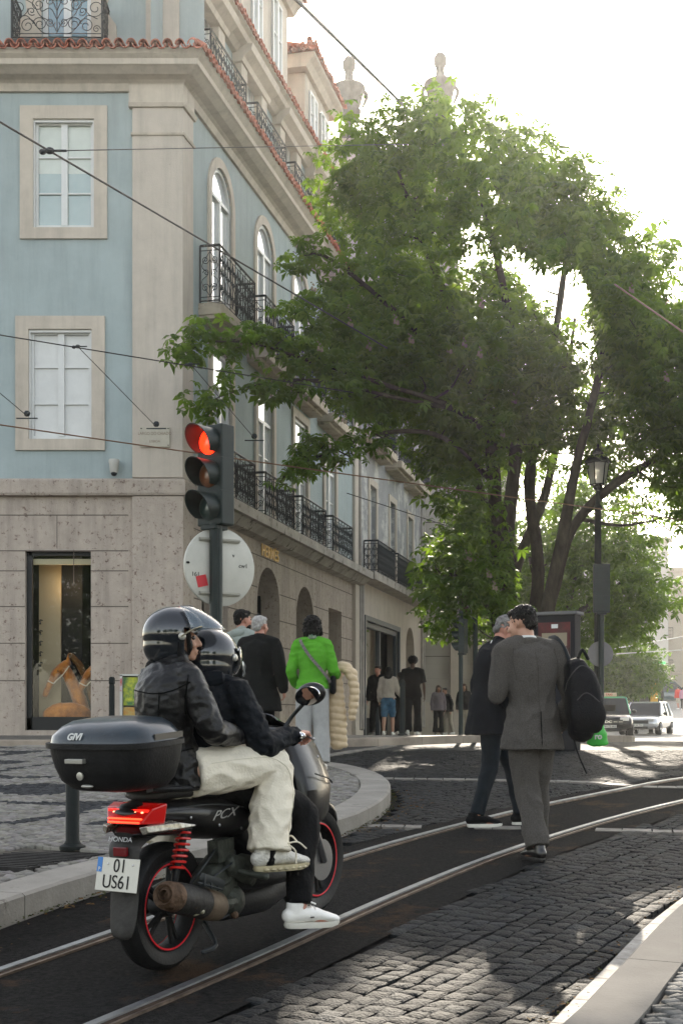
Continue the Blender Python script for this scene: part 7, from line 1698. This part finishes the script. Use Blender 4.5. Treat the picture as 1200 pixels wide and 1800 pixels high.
q = B(); q.sweep([(-.07, 0, -.20), (-.03, -.02, -.36), (.03, -.02, -.5)], [.007, .006, .006], n=6); q.build('loose_strap', m_bp, bp)
gb = thing('shopping_bag', 'small bright green plastic bag beside the black backpack', 'bag', T_ @ V((.50, .02, .80)), rz)
q = B(); q.sweep([(0, 0, 0), (.0, 0, .05), (-.0, 0, .12), (0, 0, .17)], [(.085, .02), (.075, .028), (.045, .02), (.02, .012)], n=14, side=(1, 0, 0)); q.build('bag', mat('bag_green', (.02, .42, .04), .45), gb, disp=folds(.008, (14, 14, 14)))
textmesh('lettering', 'ro', .06, .001, m_white, MT(-.01, -.031, .05), gb, bold=.002)
# dark coat
sx_, sy_ = GX(858, 11.3), 11.3; rz = R(-76)
t = person('grey haired man in a long dark coat bending his head towards the man in tweed', sx_, sy_, rz, z=GA(11.3) + .002)
J = pose(1.76, lean=.12, stride=.0, hea=(-.0, .16, 1.60), nek=(0, .075, 1.475), hf=(.25, .85, -.50), elR=(.25, .0, 1.13), wrR=(.22, .17, .93), elL=(-.25, .0, 1.13), wrL=(-.18, .22, 1.0),
         knL=(-.05, .22, .50), anL=(-.04, .30, .085), knR=(.06, -.01, .50), anR=(.07, -.13, .085), toR=(.05, 1, 0), toL=(0, 1, 0))
body(J, m_sk2, t, .007, (.4, .5)); hairdo(J, m_hgrey, t, 'short', .006, 4.)
jacket(J, 'long_coat', m_coat, t, .040, -.20, .04, .009, amp=.009, seed=9, sleeve=.03, fr=(6, 6, 3))
trousers(J, mat('dark_jeans', (.010, .014, .018), .8, var=.3, scale=14), t, .098, .072, .058, .97, .009, amp=.007)
for s in 'RL': shoe(J, s, m_bpant, m_wsole, t, k=1.08)
M = HM(J); q = B(); P = lambda x, y, z: J['hea'] + M @ V((x, y, z)); q.sweep([P(.078, -.01, .018), P(.076, .06, .014), P(.055, .1, .01)], .003, n=5); q.sweep([P(-.078, -.01, .018), P(-.076, .06, .014), P(-.055, .1, .01)], .003, n=5)
for s in (-1, 1): q.ell(P(s * .032, .105, .008), (.026, .004, .018), M)
q.build('glasses', mat('glasses', (.01, .01, .01), .2), t)
q = B(); q.sweep([J['nek'] + V((-.05, .04, .0)), J['nek'] + V((.0, -.05, .03)), J['nek'] + V((.055, .03, .01)), J['nek'] + V((.03, .08, -.02))], [(.008, .022)] * 4, n=8); q.build('shirt_collar', m_white, t)
q = B(); q.sweep([(.245, .14, 1.0), (.25, .15, .78)], .006, n=6, interp=1); q.build('zip_strip', mat('pale_zip', (.4, .37, .3), .5), t)
# old man from behind
sx_, sy_ = GX(455, 15.2), 15.2
t = person('old man with short white hair and a long black coat, seen from behind', sx_, sy_, R(-20))
J = pose(1.68, lean=.02, yaw=R(-12), elR=(.27, -.02, 1.14), wrR=(.30, .03, .90), elL=(-.24, -.02, 1.14), hdR=(0, .3, -1), hnR=(-1, 0, 0))
body(J, m_sk2, t, .008, (.6, .5)); hairdo(J, m_hwhite, t, 'short', .008, 2.); jacket(J, 'coat', mat('old_coat', (.007, .0075, .007), .85, var=.3, scale=8, bump=.3, bscale=80), t, .045, -.30, .07, .011, amp=.01, sleeve=.035, seed=4, fr=(5, 5, 2.4)); trousers(J, m_bpant, t, .10, .08, .08, .97, .012)
for s in 'RL': shoe(J, s, m_bshoe, m_bshoe, t)
# hooded man
t = person('black haired bearded man in a pale grey green hooded top', GX(424, 16), 16, R(-35))
J = pose(1.78, yaw=R(-18)); body(J, m_sk2, t, .009); hairdo(J, m_hblk, t, 'short', .009, 1.)
jk = jacket(J, 'hooded_top', mat('sage_fleece', (.26, .29, .26), .95, var=.08, scale=8, bump=.3, bscale=60), t, .035, -.12, .01, .012, amp=.008, sleeve=.028); trousers(J, m_bpant, t, .10, .08, .07, .97, .012)
q = B(); q.sweep([(-.1, .0, 1.53), (0, -.09, 1.50), (.1, .0, 1.53)], [.035, .06, .035], n=12); q.build('hood', MATS['sage_fleece'], jk)
M = HM(J); q = B(); q.ell(J['hea'] + M @ V((0, .05, -.07)), (.055, .052, .045), M); q.build('beard', m_hblk, t, disp=folds(.006, (40, 40, 40)))
for s in 'RL': shoe(J, s, m_bshoe, m_bshoe, t)
# woman in green
gx, gy = GX(549, 14.8), 14.8
t = person('dark haired woman in a bright green sweater and light grey trousers, seen from behind', gx, gy, R(-4))
J = pose(1.66, fem=True, yaw=R(-8), elR=(.24, .0, 1.14), wrR=(.27, .19, 1.07), elL=(-.24, -.02, 1.13), wrL=(-.21, .14, .98), hdR=(.4, 1, .1), hnR=(0, 0, 1), hiR=(.085, 0, .93), hiL=(-.085, 0, .93))
body(J, m_sk, t, .008); hairdo(J, m_hblk, t, 'bob', .009, 3.)
jacket(J, 'sweater', mat('green_knit', (.085, .33, .03), .9, var=.06, scale=30, bump=.4, bscale=160), t, .026, -.02, .008, .008, amp=.007, sleeve=.020, seed=7, fr=(5, 5, 12))
tr = trousers(J, mat('grey_flannel', (.34, .34, .33), .9, var=.07, scale=20), t, .108, .092, .10, .99, .009, amp=.008, seed=2, fr=(6, 6, 2.2))
q = B(); q.sweep([J['nek'] + V((-.06, .02, .03)), J['nek'] + V((0, -.065, .03)), J['nek'] + V((.07, .02, .02))], [(.02, .03)] * 3, n=10); q.build('scarf', mat('scarf_green', (.05, .13, .08), .8, col2=(.3, .34, .26), scale=40), t, disp=folds(.006, (30, 30, 30)))
for s in 'RL': shoe(J, s, m_wleather, m_wsole, t)
Tg = Matrix.Translation((gx, gy, GA(gy) + .125)) @ Matrix.Rotation(R(-4), 4, 'Z')
cb = thing('shoulder_bag', 'small dark bag on a patterned strap worn across the back of the green sweater', 'bag', Tg @ V((.19, .02, .98)), R(-4))
q = B(); o_ = V((.19, .02, .98)); q.sweep([V(p) - o_ for p in ((-.12, .02, 1.44), (-.115, -.10, 1.385), (-.03, -.15, 1.25), (.07, -.155, 1.13), (.16, -.13, 1.02), (.20, -.06, .95))], [(.004, .019)] * 6, n=6, side=(0, -1, .2)); q.build('strap', mat('woven_strap', (.22, .19, .17), .8, col2=(.06, .06, .07), scale=70), cb)
q = B(); q.sweep([(.03, .0, -.12), (.035, 0, .02)], [(.035, .09), (.03, .085)], n=14, ex=3); q.build('pouch', m_bp, cb)
pj = thing('puffer_jacket', 'beige quilted puffer jacket hanging folded over the arm of the woman in green', 'jacket', Tg @ V((.31, .14, 1.06)), R(-8))
def quilt(p, n_): return .012 * abs(math.sin(p.z * 42 + .8 * math.sin(p.x * 9))) + .005 * noise.noise(p * 22)
m_puf = mat('beige_nylon', (.52, .39, .24), .5, var=.08, scale=9, sheen=.2, bump=.15, bscale=50)
q = B(); q.sweep([(-.07, .0, .0), (-.02, 0, .06), (.06, 0, .05), (.12, 0, -.02)], [(.07, .05)] * 4, n=16, side=(0, 1, 0)); q.sweep([(-.08, .01, .0), (-.07, 0, -.22), (-.055, 0, -.50), (-.03, 0, -.80)], [(.075, .04), (.085, .045), (.10, .045), (.085, .035)], n=20, side=(1, 0, 0), ex=2.6); q.build('body_panel', m_puf, pj, remesh=.009, sm=2, disp=quilt)
q = B(); q.sweep([(.03, -.01, .04), (.10, -.02, -.02), (.14, -.02, -.18), (.13, -.02, -.34), (.115, -.02, -.48)], [(.055, .045), (.062, .05), (.06, .05), (.055, .045), (.045, .035)], n=18); q.build('sleeve', m_puf, pj, remesh=.009, sm=2, disp=quilt)
# ---------- far walkers
m_den = mat('denim_blue', (.06, .14, .22), .85, var=.3, scale=14); m_cream = mat('cream_knit', (.46, .40, .34), .9, var=.1, scale=10); m_beige = mat('beige_trouser', (.42, .37, .29), .85, var=.1, scale=8)
def walker(lab, px, Y, h, rz, top, bot, hair_, hc, sk=m_sk2, fem=False, stride=.3, vox=.016, zo=.12, legs=True, group=None, amp=.01, low=-.08, sl=1., rc=.07, end=.97, shoes=m_wleather, ra=.1, z=None, **kw):
    t = person(lab, GX(px, Y), Y, rz, z=GA(Y) + zo if z is None else z, group=group)
    J = pose(h, fem=fem, stride=stride, **kw); body(J, sk, t, vox); hairdo(J, hc, t, hair_, vox)
    jacket(J, 'top', top, t, .03, low, .02, vox, amp=amp, sleeve=.02, sl=sl, collar=False); trousers(J, bot, t, ra, .075, rc, end, vox)
    for s in 'RL': shoe(J, s, shoes, m_wsole, t)
    return t
walker('man in black facing the viewer, left of the woman in denim shorts', 664, 33.5, 1.72, R(160), m_bpant, m_bpant, 'short', m_hblk, stride=.5, shoes=m_bshoe)
walker('woman with long black hair, cream top and blue denim shorts walking away', 682, 31.2, 1.58, R(-8), m_cream, m_den, 'long', m_hblk, m_sk, True, .35, low=.03, end=-.30, rc=.10, elR=(.25, .05, 1.12), wrR=(.30, .24, 1.0))
walker('person in black half hidden between the denim shorts and the tall man', 703, 35, 1.62, R(10), m_bpant, m_bpant, 'short', m_hblk, m_skd, stride=.2)
walker('tall dark skinned man in black T-shirt and loose black trousers, seen from behind', 725, 31.8, 1.84, R(-5), m_bpant, m_bpant, 'afro', m_hblk, m_skd, False, .4, sl=.85, rc=.10, low=-.08)
walker('woman with brown hair, open black coat and black trousers facing the viewer by the church', 770, 44, 1.60, R(185), mat('mauve_top', (.17, .14, .15), .8), m_bpant, 'long', m_hbrown, m_sk, True, .0, vox=.02, rc=.10, shoes=m_bshoe)
t_ = walker('person in dark top and pale trousers bending behind the woman in the black coat', 788, 45, 1.56, R(120), m_coat, m_beige, 'short', m_hblk, m_sk, True, .3, vox=.02, lean=.2)
walker('woman with long brown hair, black top and beige trousers standing by the church wall', 815, 43.2, 1.62, R(175), m_bpant, m_beige, 'long', m_hbrown, m_sk, True, .1, vox=.02, rc=.1, shoes=m_bshoe)
for px, Y, h, rz, tp, bt, lab in ((1191, 100, 1.72, 20, mat('red_shirt', (.62, .05, .04), .8), m_beige, 'person in a red T-shirt and pale shorts far out on the sunlit square'), (1200, 99, 1.68, -20, mat('pink_shirt', (.45, .22, .3), .8), m_bpant, 'person in a pink top far off at the right edge of the photo'),
                            (1149, 76, 1.80, 5, m_coat, m_bpant, 'person in dark clothes standing right of the yellow van corner'), (1162, 96, 1.7, 60, m_bpant, m_bpant, 'small dark figure standing by the far motorbike'), (1108, 74, 1.9, 150, m_beige, m_bpant, 'leftmost of three people whose heads show above the dark van'), (1118, 75, 1.9, 200, mat('grey_top', (.2, .2, .22), .8), m_bpant, 'middle one of three people whose heads show above the dark van'), (1130, 74, 1.9, 180, m_bpant, m_bpant, 'rightmost of three people whose heads show above the dark van')):
    walker(lab, px, Y, h, R(rz), tp, bt, 'short', m_hblk, stride=.3, vox=.03, zo=0, end=.97 if 'red' not in lab else .0)

for t in WORLD:
    for c in t.children: c.location = V(c.location) - V(t.location)

# scattering volume added for a soft glare and veil round the sun
hz_ = B(); hz_.box((-160, -30, -2.5), (260, 420, 34)); ho_ = hz_.build('haze', mat('haze_air', (1, 1, 1)), smooth=False)
tag(ho_, kind='stuff'); ho_.visible_shadow = True
m = MATS['haze_air']; n = m.node_tree.nodes; n.remove(n['Principled BSDF']); pv = n.new('ShaderNodeVolumePrincipled')
pv.inputs['Color'].default_value = (.95, .96, .96, 1); pv.inputs['Density'].default_value = .0006; pv.inputs['Anisotropy'].default_value = .72
m.node_tree.links.new(pv.outputs[0], n['Material Output'].inputs['Volume'])
